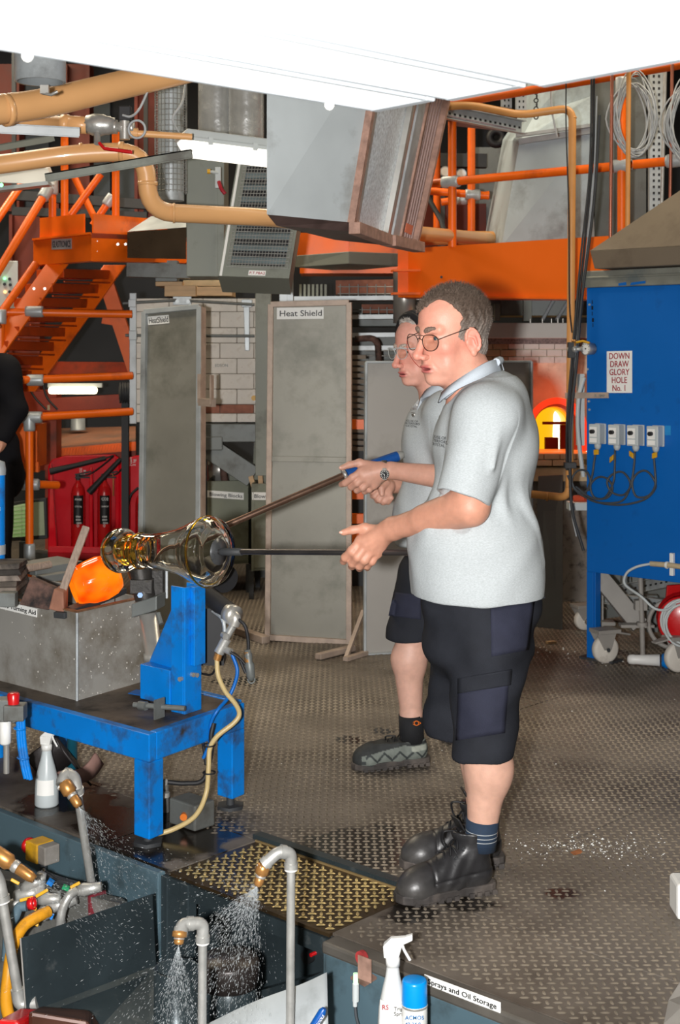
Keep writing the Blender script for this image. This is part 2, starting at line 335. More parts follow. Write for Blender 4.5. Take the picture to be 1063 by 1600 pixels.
# fascia of the platform and the pit in front of it
def fascia(name, a0, a1, m, z0=-.95, b0=-.03, b1=.0): 
    b = MB(); gquad(b, a0, a1, b0, b1, z0, -.004); return tag(b.build(name, m, bevel=.004), kind='structure')
wf = fascia('wall_front', -6, -.72, M_['bluegrey'], -.42)
b = MB(); gquad(b, -6, -.72, .02, .05, -.95, -.06); part_w = tag(b.build('wall_pit', M_['wetdark']), kind='structure')
b = MB(); gquad(b, -.74, -.02, .26, .3, -.95, -.06); tag(b.build('wall_recess', M_['wetdark']), kind='structure')
b = MB(); gquad(b, -.72, -.69, -.02, .3, -.95, -.012); gquad(b, -.64, -.60, -.015, .02, -.95, -.015); tag(b.build('trim_1', M_['wetdark'], bevel=.003), kind='structure')
b = MB(); gquad(b, -.70, -.02, -.012, .002, -.06, -.014); tag(b.build('trim_2', M_['wetdark']), kind='structure')
b = MB(); b.hexa([Vector((-5,1.2,-1.0)), Vector((5,1.2,-1.0)), Vector((5,8,-1.0)), Vector((-5,8,-1.0))], [Vector((-5,1.2,-.95)), Vector((5,1.2,-.95)), Vector((5,8,-.95)), Vector((-5,8,-.95))])
tag(b.build('floor', mat('pit_concrete', srgb(58, 58, 56), .5, var=.3, dirt=srgb(30, 30, 30), damt=.5)), kind='structure')
b = MB(); b.hexa([Vector((-8,13.2,-.9)), Vector((8,13.2,-.9)), Vector((8,13.4,-.9)), Vector((-8,13.4,-.9))], [Vector((-8,13.2,5.2)), Vector((8,13.2,5.2)), Vector((8,13.4,5.2)), Vector((-8,13.4,5.2))])
tag(b.build('wall_back', M_['wall']), kind='structure')
for nm, x0, x1 in (('wall_left', -7.2, -7.0), ('wall_right', 6.0, 6.2)):
    b = MB(); b.hexa([Vector((x0,3,-.9)), Vector((x1,3,-.9)), Vector((x1,13.3,-.9)), Vector((x0,13.3,-.9))], [Vector((x0,3,5.2)), Vector((x1,3,5.2)), Vector((x1,13.3,5.2)), Vector((x0,13.3,5.2))])
    tag(b.build(nm, M_['wall']), kind='structure')
b = MB(); b.hexa([Vector((-7.2,2.2,5.2)), Vector((6.2,2.2,5.2)), Vector((6.2,13.4,5.2)), Vector((-7.2,13.4,5.2))], [Vector((-7.2,2.2,5.3)), Vector((6.2,2.2,5.3)), Vector((6.2,13.4,5.3)), Vector((-7.2,13.4,5.3))])
tag(b.build('ceiling', M_['wall']), kind='structure')
# storage box forming the right-hand edge of the platform
sb = thing('storage_box', 'blue-grey steel storage box along the platform edge marked for sprays and oil', 'box', G(.8,-.05,-.45))
part('front_panel', M_['bluegrey'], sb, lambda b: gquad(b, .0, 3.2, -.055, -.035, -.94, -.03), bevel=.003)
part('side_panel', M_['bluegrey'], sb, lambda b: gquad(b, -.012, .008, -.05, .26, -.94, -.012), bevel=.003)
part('top_edge', mat('dirty_steel_edge', srgb(92, 88, 82), .5, .3, var=.25, scale=10), sb, lambda b: gquad(b, -.01, 3.2, -.06, .003, -.032, .001), bevel=.008)
def FP(px, py, a0b=-.057, org=None, d=None):      # point on an upright plane along D1 (given its b) seen at a picture position
    o = G(0, a0b) if org is None else Vector(org); d = D1 if d is None else d; k = (px-CX)/F
    t = (k*o.y-o.x)/(d.x-k*d.y); Y = o.y+d.y*t
    return Vector((o.x+d.x*t, Y, CH-(py-HY)*Y/F))
def label_on(parent, tl, tr, bl, txt, th, nrm, m_ink, size=None, pad=.06, name='label_plate', align='LEFT', width_k=.9, mlabel=None, lh=None):
    tl, tr, bl = Vector(tl), Vector(tr), Vector(bl); br = tr+bl-tl; x = (tr-tl); w = x.length; x.normalize(); y = (tl-bl); h = y.length; y.normalize(); n = Vector(nrm).normalized()
    pl = part(name, mlabel or M_['label'], parent, lambda b: b.slab([bl, br, tr, tl], .002, n))
    rows = txt.split('\n'); s = size or h*.72/len(rows)
    base = bl+x*(w*(1-width_k)/2)+y*(h-(h-len(rows)*s*.92)/2-s*.80)+n*.0028
    if align == 'CENTER': base = bl+x*(w/2)+y*(h-(h-len(rows)*s*.92)/2-s*.80)+n*.0028
    lettering(txt, pl, base, x, y, s, m_ink, align, width=w*width_k)
    return pl
NF = -D2
label_on(sb, FP(664,1522), FP(783,1566), FP(664,1538), 'Sprays and Oil Storage', 0, NF, M_['ink'])
def lug_socket(b): b.cyl(FP(568,1495), FP(568,1495)+NF*.012, .018, seg=14)
part('red_socket', mat('worn_red', srgb(150, 48, 48), .7, var=.3, scale=30), sb, lug_socket)
part('hole', M_['black'], sb, lambda b: b.cyl(FP(569,1497)+NF*.011, FP(569,1497)+NF*.0135, .006, seg=10))
def brk(b): b.slab([FP(548,1530), FP(570,1542), FP(589,1530), FP(569,1516)], .006, UP); b.box(FP(578,1510)+NF*.02, (.045, .003, .06), D1)
part('sensor_bracket', M_['rust'], sb, brk)
part('sensor', M_['greyplastic'], sb, lambda b: (b.cyl(FP(564,1533)+NF*.02, FP(564,1560)+NF*.02, .009, seg=12), b.cyl(FP(563,1560)+NF*.02, FP(563,1568)+NF*.02, .006, seg=10)))
part('sensor_light', glow('green_led', srgb(60, 200, 80), .6), sb, lambda b: b.cyl(FP(564,1517)+NF*.02, FP(564,1533)+NF*.02, .007, seg=10))
part('sensor_cable', M_['cable'], sb, lambda b: b.tube(spline([FP(563,1568)+NF*.02, FP(566,1590)+NF*.02, FP(574,1625)+NF*.01]), .004, 6))
# ================================================================== OVERHEAD
# three long light panels close above, seen from below
dz = .42; Cc = P(590, 176, dz*F/(HY-176)); uu = Vector((-.73, -.684, 0)); vv = Vector((.656, -.755, 0))
M_['diff'] = glow('lit_diffuser', (1.0, .99, .96), .75)  # glow stands partly for the flash burning the panels white
M_['whitepaint'] = mat('white_enamel', srgb(168, 174, 178), .5, var=.03)
for i, (v0, v1, u0) in enumerate([(0, .145, 0), (.163, .328, -.022), (.346, .86, -.045)]):
    t = thing('ceiling_light', ['white light panel overhead, the narrow one ending in the far corner above the duct', 'white light panel overhead, middle one of the three between two grooves', 'wide white light panel overhead on the right above the cable coil'][i], 'light', Cc+uu*.5+vv*(v0+v1)/2, 'light panels overhead')
    q = lambda a, c, z: Cc+uu*a+vv*c+UP*z
    def fr(b):
        for (a0, a1, c0, c1) in ((u0, u0+.022, v0, v1), (u0+1.6, u0+1.622, v0, v1), (u0+.022, u0+1.6, v0, v0+.012), (u0+.022, u0+1.6, v1-.012, v1)):
            b.hexa([q(a0,c0,0), q(a0,c1,0), q(a1,c1,0), q(a1,c0,0)], [q(a0,c0,.03), q(a0,c1,.03), q(a1,c1,.03), q(a1,c0,.03)])
    part('frame', M_['whitepaint'], t, fr, bevel=.003)
    part('diffuser', M_['diff'], t, lambda b: b.hexa([q(u0+.022,v0+.012,.006), q(u0+.022,v1-.012,.006), q(u0+1.6,v1-.012,.006), q(u0+1.6,v0+.012,.006)], [q(u0+.022,v0+.012,.02), q(u0+.022,v1-.012,.02), q(u0+1.6,v1-.012,.02), q(u0+1.6,v0+.012,.02)]))
    part('housing', M_['whitepaint'], t, lambda b: b.hexa([q(u0,v0,.03), q(u0,v1,.03), q(u0+1.622,v1,.03), q(u0+1.622,v0,.03)], [q(u0+.05,v0+.02,.09), q(u0+.05,v1-.02,.09), q(u0+1.57,v1-.02,.09), q(u0+1.57,v0+.02,.09)]))
    part('hanger_rod', M_['steel'], t, lambda b: [b.cyl(q(u0+k, (v0+v1)/2, .085), q(u0+k, (v0+v1)/2, 5.2-CH-dz), .004, seg=6) for k in (.25, 1.35)])
    if i == 0: part('screw', M_['white'], t, lambda b: [b.ball(q(k, .006, -.002), .009, 10) for k in (.12, .7)])
# exhaust hood hanging in the middle
A, B, C = P(417,335,5.6), P(543,347,5.85), P(640,378,6.95)
A1, B1, C1 = P(417,60,5.6), P(590,60,5.86), P(710,60,6.9)
hd = thing('extraction_hood', 'big galvanised extraction hood hanging above the centre heat shield', 'hood', (A+B+C)/3)
Dd = A+(C-B)*.85; Dd1 = A1+(C1-B1)*.85
part('body', mat('satin_galvanised', srgb(206, 214, 216), .45, .15, var=.08, scale=3, dirt=srgb(140, 140, 134), damt=.3, dscale=2), hd, lambda b: b.hexa([A, B, C, Dd], [A1, B1, C1, Dd1]))
part('bottom_tray', mat('brown_stained_tray', srgb(98, 80, 76), .5, .3, var=.3, scale=12), hd, lambda b: b.hexa([A-UP*.035+(C-B)*.1, B-UP*.035+(C-B)*.05, C-UP*.03, Dd-UP*.03], [A, B, C, Dd]), bevel=.003)
def facep(u, v, n=0.0):         # on the slanting filter face: u along, v up
    p = (B*(1-u)+C*u)*(1-v)+(B1*(1-u)+C1*u)*v; nn = (C-B).cross(B1-B).normalized(); return p+nn*n
def strip(u0, u1, n0, n1, v0=0., v1=1.): return lambda b: b.hexa([facep(u0,v0,n0), facep(u0,v0,n1), facep(u1,v0,n1), facep(u1,v0,n0)], [facep(u0,v1,n0), facep(u0,v1,n1), facep(u1,v1,n1), facep(u1,v1,n0)])
part('flange', M_['rust'], hd, strip(0, .035, .0, .03))
part('filter_panel', mat('speckled_galvanised', srgb(214, 222, 230), .4, .15, var=.28, scale=70), hd, strip(.06, .46, .005, .02))
part('edge_channel', M_['steel'], hd, lambda b: (strip(.035, .06, .0, .03)(b), strip(.46, .49, .0, .045)(b)))
part('side_channel', M_['rust'], hd, lambda b: (strip(.49, .56, .0, .03)(b), strip(.665, .68, .0, .05)(b), strip(.97, 1.0, .0, .05)(b)))
part('pale_channel', M_['galv'], hd, strip(.56, .665, .0, .04))
part('grille_backing', mat('purple_grey_steel', srgb(116, 96, 96), .6, .2), hd, strip(.68, .97, .0, .01))
def gr(b):
    for k in range(34): v = k/34+.01; strip(.69, .965, .012, .02, v, v+.012)(b)
    for k in range(7): u = .69+k*.042; strip(u, u+.014, .016, .026)(b)
part('filter_mesh', mat('brown_mesh', srgb(168, 142, 136), .5, .3), hd, gr, kind='stuff')
part('bottom_channel', M_['rust'], hd, lambda b: (b.bar(facep(0,0,.03)-UP*.02, facep(.5,0,.03)-UP*.03, .05, .05), b.bar(facep(.5,0,.04)-UP*.03, facep(1,0,.05)-UP*.02, .06, .05)), bevel=.003)
part('orange_tag', mat('salmon_sticker', srgb(222, 124, 92), .6), hd, lambda b: b.slab([facep(.78,.035,.03), facep(.9,.03,.03), facep(.9,.075,.03), facep(.78,.08,.03)], .003))
# spigot of a duct, upper left
t = thing('duct_spigot', 'short round galvanised duct end hanging below the light panel at upper left', 'duct', P(63,130,5.0))
part('collar', M_['galv'], t, lambda b: b.lathe(P(63,128,5.0), UP, [(0,.080),(0,.090),(.35,.090)], 28))
part('plate', M_['galv_dk'], t, lambda b: b.cyl(P(63,128,5.0)+UP*.03, P(63,128,5.0)+UP*.035, .08, seg=28))
part('clip', M_['steel'], t, lambda b: (b.box(P(70,140,4.98), (.03,.02,.03)), b.tube([P(66,133,4.98), P(68,146,4.98), P(80,148,4.96), P(90,143,4.96)], .006, 6)))
# gas pipes
def pipe(name, label, pts, r, m, cat='pipe', fr=.12, rings=(), seg=18, group=None):
    pp = fillet(pts, fr); b = MB(); b.tube(pp, r, seg); o = b.build(name, m, loc=pts[0]); tag(o, label, cat, group)
    for (p, ax, w) in rings: part('pipe_ring', m, o, lambda b: b.lathe(Vector(p)-Vector(ax).normalized()*w, ax, [(0,r*.98),(0,r*1.09),(w*2,r*1.09),(w*2,r*.98)], seg))
    return o
a, c = P(-120,185,5.2), P(310,104,5.9)
pipe('gas_main', 'thick tan gas main slanting up behind the light panel at upper left', [a, P(60,164,5.5), c], .058, M_['peach'], rings=[(P(10,172,5.41), P(60,164,5.5)-a, .012)])
L1 = [P(-120,272,5.9), P(0,257,5.9), P(125,239,5.95), P(229,237,6.0), P(231,331,6.05), P(420,340,6.35), P(560,357,7.2), P(775,374,9.3)]
pipe('gas_pipe', 'tan gas pipe with a double bend running from the left edge under the extraction hood', L1, .040, M_['peach'], fr=.14, rings=[(P(128,239,5.96), (1,0,.1), .006), (P(190,237,5.98), (1,0,0), .010), (P(231,287,6.02), (0,0,1), .008), (P(272,333,6.1), (1,.1,0), .005)])
t = thing('gas_valve', 'brass and silver ball valve with a red lever above the bent gas pipe', 'valve', P(150,195,5.85))
ax = (P(190,199,5.85)-P(40,190,5.85)).normalized()
part('valve_pipe', M_['peach'], t, lambda b: (b.lathe(P(20,189,5.85), ax, [(0,.032),(.2,.032),(.2,.040),(.235,.040),(.235,.036),(.31,.036)], 18)))
part('valve_body', M_['pipesteel'], t, lambda b: b.lathe(P(134,194,5.85), ax, [(0,.0),(0,.036),(.02,.042),(.03,.046),(.07,.046),(.085,.04),(.10,.04),(.105,.036),(.12,.034),(.12,0)], 8))
part('stem', M_['pipesteel'], t, lambda b: b.cyl(P(152,208,5.83), P(152,224,5.8), .014, seg=10))
part('lever', M_['red2'], t, lambda b: b.tube([P(155,223,5.79), P(163,232,5.78), P(207,238,5.78)], [.007,.008,.008], 8))
part('union', M_['steel'], t, lambda b: (b.lathe(P(176,198,5.85), ax, [(0,0),(0,.03),(.02,.03),(.02,.02),(.07,.02),(.07,.026),(.09,.026),(.09,.0)], 10), b.cyl(P(195,185,5.85), P(195,218,5.85), .022, seg=12)))
part('actuator', M_['black'], t, lambda b: b.box(P(196,178,5.85), (.05,.05,.06)), bevel=.004)
part('outlet_pipe', M_['peach'], t, lambda b: (b.cyl(P(206,208,5.85), P(300,214,5.9), .014, seg=12), b.cyl(P(204,208,5.85), P(216,208,5.85), .022, seg=8)))
part('signal_cable', M_['cable_lt'], t, lambda b: (b.tube(spline([P(192,180,5.8), P(205,182,5.78), P(218,170,5.75), P(232,140,5.75)]), .005, 6), b.torus(P(214,202,5.8), (.2,1,.1), .036, .005)))
def strut(name, label, p, q, w, h, m, cat='strut'):
    b = MB(); p, q = Vector(p), Vector(q); d = (q-p).normalized(); n = max(3, int((q-p).length/.12))
    b.bar(p+UP*h*.42, q+UP*h*.42, w, h*.16); s = d.cross(UP).normalized()
    b.bar(p+s*w*.45, q+s*w*.45, w*.1, h); b.bar(p-s*w*.45, q-s*w*.45, w*.1, h)
    return tag(b.build(name, m, loc=p), label, cat)
def rod(p, L=.9): b = MB(); b.cyl(p, Vector(p)+UP*L, .005, seg=6); return b
strut('channel_strut', 'grey channel strut slanting below the bent gas pipe elbow', P(72,278,5.75), P(300,240,5.75), .04, .032, M_['greygreen'])
strut('channel_strut', 'pale channel strut at the left edge under the brass valve', P(-30,199,5.6), P(124,207,5.7), .04, .036, M_['galv'])
strut('channel_strut', 'thin grey channel strut at the left edge just above the bent gas pipe', P(-30,236,6.3), P(82,216,6.5), .04, .03, M_['greygreen'])
# vapour-proof light
Lh = P(279,216,6.15); Rh = P(520,246,6.35); lx = (Rh-Lh).normalized(); ly = UP.cross(lx)
t = thing('strip_light', 'lit fluorescent strip light in a clear case left of the extraction hood', 'light', Lh)
def trap(b, x0, x1, w0, w1, z0, z1, t0=0., t1=0.):
    p = lambda x, y, z: Lh+lx*x+ly*y+UP*z
    b.hexa([p(x0+t0,-w0,z0), p(x1-t0,-w0,z0), p(x1-t0,w0,z0), p(x0+t0,w0,z0)], [p(x0+t1,-w1,z1), p(x1-t1,-w1,z1), p(x1-t1,w1,z1), p(x0+t1,w1,z1)])
LL = (Rh-Lh).length
part('housing', M_['greyplastic'], t, lambda b: (trap(b, 0, LL, .062, .05, .0, .04, 0, .03), trap(b, -.006, LL+.006, .068, .068, -.012, .006)), bevel=.006)
part('diffuser', glow('lit_strip_diffuser', (1.0, .95, .82), 1.6), t, lambda b: trap(b, 0, LL, .045, .06, -.075, -.012, .035, .0), bevel=.008)
part('clip', M_['greyplastic'], t, lambda b: [trap(b, x, x+.02, .07, .07, -.022, .01) for x in (.12, .32, .52)])
part('cable', M_['cable_lt'], t, lambda b: b.tube(spline([Lh+UP*.03, P(270,185,6.1), P(285,160,6.1), P(290,130,6.2), P(300,80,6.2)]), .005, 6))
# mesh-wrapped flue
t = thing('mesh_guarded_flue', 'round silver flue wrapped in square wire mesh behind the bent gas pipe', 'flue', P(267,312,7.4))
fb, ft = P(267,314,7.4), P(267,90,7.4)
part('flue', M_['galv'], t, lambda b: b.cyl(fb, ft, .07, seg=24))
part('guard_mesh', M_['mesh'], t, lambda b: ([b.torus(fb+UP*(.05+k*.028), UP, .084, .0022, 20, 4) for k in range(25)], [b.cyl(fb+Vector((math.cos(k*.262)*.084, math.sin(k*.262)*.084, .04)), ft+Vector((math.cos(k*.262)*.084, math.sin(k*.262)*.084, 0)), .0022, seg=4) for k in range(24)]), kind='stuff')
t = tag(MB().cyl(P(340,236,8.0), Vector((P(340,0,8.0).x,8.0,5.2)), .11, seg=24).cyl(P(385,240,7.9), Vector((P(385,0,7.9).x,7.9,5.2)), .1, seg=24).build('foil_duct', M_['foil'], loc=P(350,236,8)), 'pair of foil-wrapped ducts above the strip light', 'duct')
for nm, lb, c_, w, d_, z0, z1 in [('duct_box', 'flat grey-green duct box behind the strip light, left of the louvred heater', 321, .20, .3, 432, 225)]:
    t = thing(nm, lb, 'duct', P(c_,z0,7.5)); e = P(c_,z0,7.5); z = P(c_,z1,7.5).z
    part('body', M_['greygreen'], t, lambda b: b.box((e+Vector((0,.15,(z-e.z)/2))), (w, d_, z-e.z)), bevel=.003)
    part('seam', M_['greygreen'], t, lambda b: b.box(e+Vector((.06,-.003,(z-e.z)/2)), (.012,.012,z-e.z)))
    part('isolator', M_['greyplastic'], t, lambda b: b.box(P(341,278,7.33), (.03,.03,.11)), bevel=.003)
    part('knob', M_['yellow'], t, lambda b: b.cyl(P(324,268,7.3), P(329,268,7.3), .012, seg=12))
    part('knob_stem', M_['greyplastic'], t, lambda b: b.cyl(P(328,268,7.3), P(341,270,7.32), .008, seg=10))
    part('red_pull', M_['inkred'], t, lambda b: b.tube(spline([P(342,284,7.3), P(346,295,7.28), P(352,303,7.28)]), .010, 8))
# louvred unit heater
tl, bl, br, tr = P(374,236,7.0), P(341,432,6.85), P(452,436,6.85), P(484,236,7.0)
t = thing('unit_heater', 'tilted grey louvred heater with a wire guard below the extraction hood', 'heater', bl)
nr = (br-bl).cross(tl-bl).normalized()
if nr.y > 0: nr = -nr
def hq(u, v, n=0.): return (bl*(1-u)+br*u)*(1-v)+(tl*(1-u)+tr*u)*v+nr*n
def hst(u0, u1, v0, v1, n0, n1): return lambda b: b.hexa([hq(u0,v0,n0), hq(u1,v0,n0), hq(u1,v1,n0), hq(u0,v1,n0)], [hq(u0,v0,n1), hq(u1,v0,n1), hq(u1,v1,n1), hq(u0,v1,n1)])
part('case', M_['greygreen'], t, hst(0, 1, 0, 1, -.28, -.02))
part('dark_core', M_['black'], t, hst(.14, .93, .06, .97, -.019, -.012))
part('frame', M_['greygreen'], t, lambda b: (hst(0,.15,0,1,-.02,.01)(b), hst(.92,1,0,1,-.02,.01)(b), hst(.15,.92,0,.09,-.02,.01)(b), hst(.15,.92,.94,1,-.02,.01)(b)))
part('side_strip', M_['white'], t, hst(.02, .055, 0, 1, .01, .016))
for k in range(9): part('louvre', mat('blue_grey_louvre', srgb(120, 136, 140), .45, .4) if k == 0 else bpy.data.materials['blue_grey_louvre'], t, (lambda v: lambda b: b.hexa([hq(.15,v,-.012), hq(.92,v,-.012), hq(.92,v+.05,-.012), hq(.15,v+.05,-.012)], [hq(.15,v-.01,.006), hq(.92,v-.01,.006), hq(.92,v+.035,.0), hq(.15,v+.035,.0)]))(.12+k*.095))
part('wire_guard', M_['mesh'], t, lambda b: ([b.cyl(hq(.1,.07+k*.0275,.022), hq(.96,.07+k*.0275,.022), .0018, seg=4) for k in range(33)], [b.cyl(hq(.1+k*.043,.07,.024), hq(.1+k*.043,.96,.024), .0018, seg=4) for k in range(21)]), kind='stuff')
label_on(t, hq(.42,.05,.012), hq(.66,.05,.012), hq(.42,.012,.012), 'P.T.P8A2', 0, nr, M_['inkred'])
# small dark flue hood left
t = thing('small_hood', 'small dark pyramid hood beside the orange landing', 'hood', P(245,405,8.5))
part('skirt', mat('bronzed_steel', srgb(84, 70, 56), .3, .6, var=.15), t, lambda b: b.hexa([P(199,403,8.5), P(291,405,8.3), P(291,405,9.0), P(205,403,9.2)], [P(199,363,8.5), P(291,356,8.3), P(291,356,9.0), P(205,363,9.2)]))
part('slope', M_['galv'], t, lambda b: b.hexa([P(199,362,8.5), P(291,355,8.3), P(291,355,9.0), P(205,362,9.2)], [P(236,338,8.7), P(291,338,8.5), P(291,338,8.8), P(240,338,8.8)]))
b = MB(); b.bar(P(200,422,9.2), P(420,428,9.2), .12, .09); b.bar(P(262,440,9.3), P(262,408,9.3), .14, .14)
tag(b.build('steel_beam', M_['galv_dk'], loc=P(200,422,9.2)), 'grey steel beam running behind above the brick kiln', 'beam')
# ================================================================== LEFT BACKGROUND: stair, rails, extinguishers
def obj1(fn, name, m, label, cat, loc, group=None, bevel=0):
    b = MB(); fn(b); cs = clusters(b)
    if len(cs) == 1: return tag(b.build(name, m, loc=loc, bevel=bevel), label, cat, group)
    t = thing(name, label, cat, loc, group); w = name.split('_')[-1]; w = w[:-1] if w.endswith('s') and not w.endswith('ss') else w
    for c in cs: c.build(w, m, t, bevel=bevel)
    return t
OR, ORD = M_['orange'], M_['orange_dk']
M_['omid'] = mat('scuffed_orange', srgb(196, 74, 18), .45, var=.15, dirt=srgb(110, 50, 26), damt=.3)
Cq, Lq, Rq = P(143,405,8.5), P(52,412,9.15), P(300,408,9.5)
t = thing('stair_landing', 'orange steel stair landing with a small maker plate on its front', 'landing', Cq)
h1 = P(143,364,8.5).z-Cq.z
inw = (Lq-Cq).normalized()+(Rq-Cq).normalized(); inw.z = 0
part('front_beam', OR, t, lambda b: (b.slab([Lq, Cq, Cq+UP*h1, Lq+UP*h1], .02, inw), b.slab([Lq, Cq, Cq-UP*.01, Lq-UP*.01], .12, inw), b.slab([Lq+UP*h1, Cq+UP*h1, Cq+UP*(h1-.012), Lq+UP*(h1-.012)], .07, -inw)))
part('side_beam', OR, t, lambda b: (b.slab([Cq, Rq, Rq+UP*h1, Cq+UP*h1], .02, inw), b.slab([Cq, Rq, Rq-UP*.012, Cq-UP*.012], .1, inw)))
k0, k1 = P(62,371,9.05), P(131,366,8.58); kz = P(131,334,8.58).z-k1.z
part('kick_plate', OR, t, lambda b: b.slab([k0, k1, k1+UP*kz, k0+UP*kz], .01))
s0, s1 = P(146,366,8.55), P(262,372,9.2)
part('kick_plate', OR, t, lambda b: b.slab([s0, s1, s1+UP*kz*.95, s0+UP*kz], .01))
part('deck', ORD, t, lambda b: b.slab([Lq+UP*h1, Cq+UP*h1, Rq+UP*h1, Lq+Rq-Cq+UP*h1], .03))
part('bolt', M_['steel'], t, lambda b: [b.cyl(P(x,y,8.6), P(x,y,8.57)-Vector((0,.02,0)), .009, seg=8) for x, y in ((151,377), (151,393), (185,382), (197,382))])
n = -inw.normalized()
fx = (Cq-Lq).normalized(); pn = fx.cross(UP)
def fq(px, py): return FP(px, py, org=Lq+pn*.004, d=Vector((fx.x, fx.y, 0)))
label_on(t, fq(81,374), fq(112,372.5), fq(81,390), 'GLASTRONICS', 0, pn, M_['dark'], size=.058, mlabel=M_['galv'])
# stair flight
t = thing('stair_flight', 'orange steel stair flight with open treads going down to the left', 'stair', P(60,590,9.3))
def stringer(x0, x1, y0, y1, Y0, Y1, w): return lambda b: b.slab([P(x0,y0,Y0), P(x1,y1,Y1), P(x1+w,y1,Y1), P(x0+w,y0,Y0)], .02, Vector((.3,1,0)))
part('stringer', OR, t, stringer(72, -70, 412, 610, 9.0, 8.6, 34), bevel=.003)
part('stringer', OR, t, stringer(162, 20, 414, 612, 9.9, 9.5, 34), bevel=.003)
for k in range(9):
    f = k/8.; y = 420+f*180; xl, xr = 100-f*142, 172-f*140
    if xr < -10: continue
    part('tread', M_['omid'], t, lambda b: (b.slab([P(xl,y,8.98-.4*f), P(xr,y+2,9.88-.4*f), P(xr,y+16,9.88-.4*f), P(xl,y+14,8.98-.4*f)], .22, Vector((-.6,.3,0))), b.bar(P(xl,y+20,8.98-.4*f), P(xr,y+22,9.85-.4*f), .012, .012)), bevel=.003)
part('support_leg', OR, t, lambda b: (b.bar(P(166,440,9.9), P(212,580,9.9), .06, .10), b.bar(P(160,500,9.95), P(192,505,9.95), .03, .05)))
part('bolt', M_['steel'], t, lambda b: [b.cyl(P(x,y,8.82), P(x,y,8.78), .009, seg=8) for x, y in ((53,451), (70,451))])
# stair handrails and posts
def tube_thing(name, label, segs, r, m, cat, group=None, clamps=(), seg=12):
    t = thing(name, label, cat, segs[0][0], group)
    for s in segs: part('tube', m, t, lambda b: b.tube(s, r, seg))
    for c, d, L_ in clamps:
        d = Vector(d).normalized(); part('clamp', M_['galv'], t, lambda b: b.lathe(Vector(c)-d*L_/2, d, [(0,r*.9),(0,r*1.35),(.012,r*1.45),(L_-.012,r*1.45),(L_,r*1.35),(L_,r*.9)], 14))
    return t
tube_thing('stair_handrail', 'orange tubular handrails of the stair sloping down to the left edge', [[P(72,300,8.9), P(-20,452,8.5)], [P(36,285,9.4), P(-30,380,9.0)], [P(56,412,9.0), P(-20,520,8.7)]], .026, OR, 'handrail', clamps=[(P(71,302,8.9), P(72,300,8.9)-P(0,420,8.6), .09)])
for px, y0, y1, Y, lb in [(82,272,342,9.0,'first orange tube post above the landing from the left'), (101,215,338,8.9,'orange tube post above the landing, left of the maker plate end'), (181,200,338,9.0,'orange tube post above the landing under the gas pipe elbow')]:
    tube_thing('landing_post', lb, [[P(px,y1,Y), P(px,y0,Y)]], .024, OR, 'post', 'orange posts on the landing', clamps=[(P(px,y0+ (20 if px == 82 else 2),Y), UP, .1)] if px == 82 else [])
tube_thing('landing_brace', 'orange sloping tubes crossing behind the landing posts', [[P(158,272,9.6), P(104,345,9.6)], [P(172,312,9.3), P(145,352,9.3)], [P(112,268,9.9), P(150,345,9.9)]], .024, OR, 'brace', clamps=[(P(171,313,9.3), P(172,312,9.3)-P(145,352,9.3), .08)])
# low guard rail in front of the stair
t = tube_thing('guard_rail', 'orange tubular guard rail with grey clamps left of the kiln', [[P(-30,487,8.8), P(206,491,9.0)], [P(30,594,8.6), P(206,587,9.0)], [P(46,652,8.6), P(206,643,9.0)], [P(16,755,8.6), P(90,758,8.9)], [P(46,656,8.6), P(46,868,8.6)], [P(1,487,8.75), P(1,690,8.75)]], .025, OR, 'rail',
    clamps=[(P(54,487,8.85), (1,0,.0), .11), (P(55,594,8.65), (1,.1,.0), .1), (P(50,652,8.6), (1,0,0), .12), (P(46,662,8.6), UP, .09), (P(47,757,8.65), (1,0,0), .11), (P(46,862,8.6), UP, .1), (P(1,495,8.75), UP, .09)])
# things behind the rail
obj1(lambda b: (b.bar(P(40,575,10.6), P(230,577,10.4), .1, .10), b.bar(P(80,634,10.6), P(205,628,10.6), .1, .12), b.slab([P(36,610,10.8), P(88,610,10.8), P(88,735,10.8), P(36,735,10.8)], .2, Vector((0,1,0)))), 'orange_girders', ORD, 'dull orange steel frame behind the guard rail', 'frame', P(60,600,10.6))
t = thing('batten_lamp', 'glowing fluorescent batten lamp low behind the orange guard rail', 'light', P(114,611,10.4))
part('tube', glow('batten_tube', (1.0, .86, .55), 3.0), t, lambda b: b.box(P(114,610,10.35), (.36,.05,.055)), bevel=.02)
part('body', M_['greyplastic'], t, lambda b: b.box(P(118,602,10.42), (.40,.06,.03)))
t = thing('orange_step', 'orange chequer plate step with a dusty top behind the extinguishers', 'step', P(135,700,11.3))
part('top', mat('dusty_orange', srgb(176, 120, 92), .7, var=.15, dirt=srgb(130, 104, 90), damt=.5), t, lambda b: b.hexa([P(62,703,11.1), P(212,690,11.1), P(212,668,12.4), P(66,672,12.4)], [P(62,701,11.1), P(212,688,11.1), P(212,666,12.4), P(66,670,12.4)]))
part('nosing', OR, t, lambda b: b.slab([P(64,716,11.1), P(212,704,11.1), P(212,690,11.1), P(62,703,11.1)], .02, Vector((0,1,0))))
part('nosing_lug', OR, t, lambda b: [b.bar(P(66+k*4.6,714-k*.37,11.09), P(68.5+k*4.6,704-k*.37,11.09), .008, .006) for k in range(32)], kind='stuff')
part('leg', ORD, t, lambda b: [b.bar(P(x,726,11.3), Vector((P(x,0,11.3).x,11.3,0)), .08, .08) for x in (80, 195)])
part('under_beam', ORD, t, lambda b: b.slab([P(64,735,11.15), P(212,726,11.15), P(212,704,11.15), P(64,716,11.15)], .05, Vector((0,1,0))))
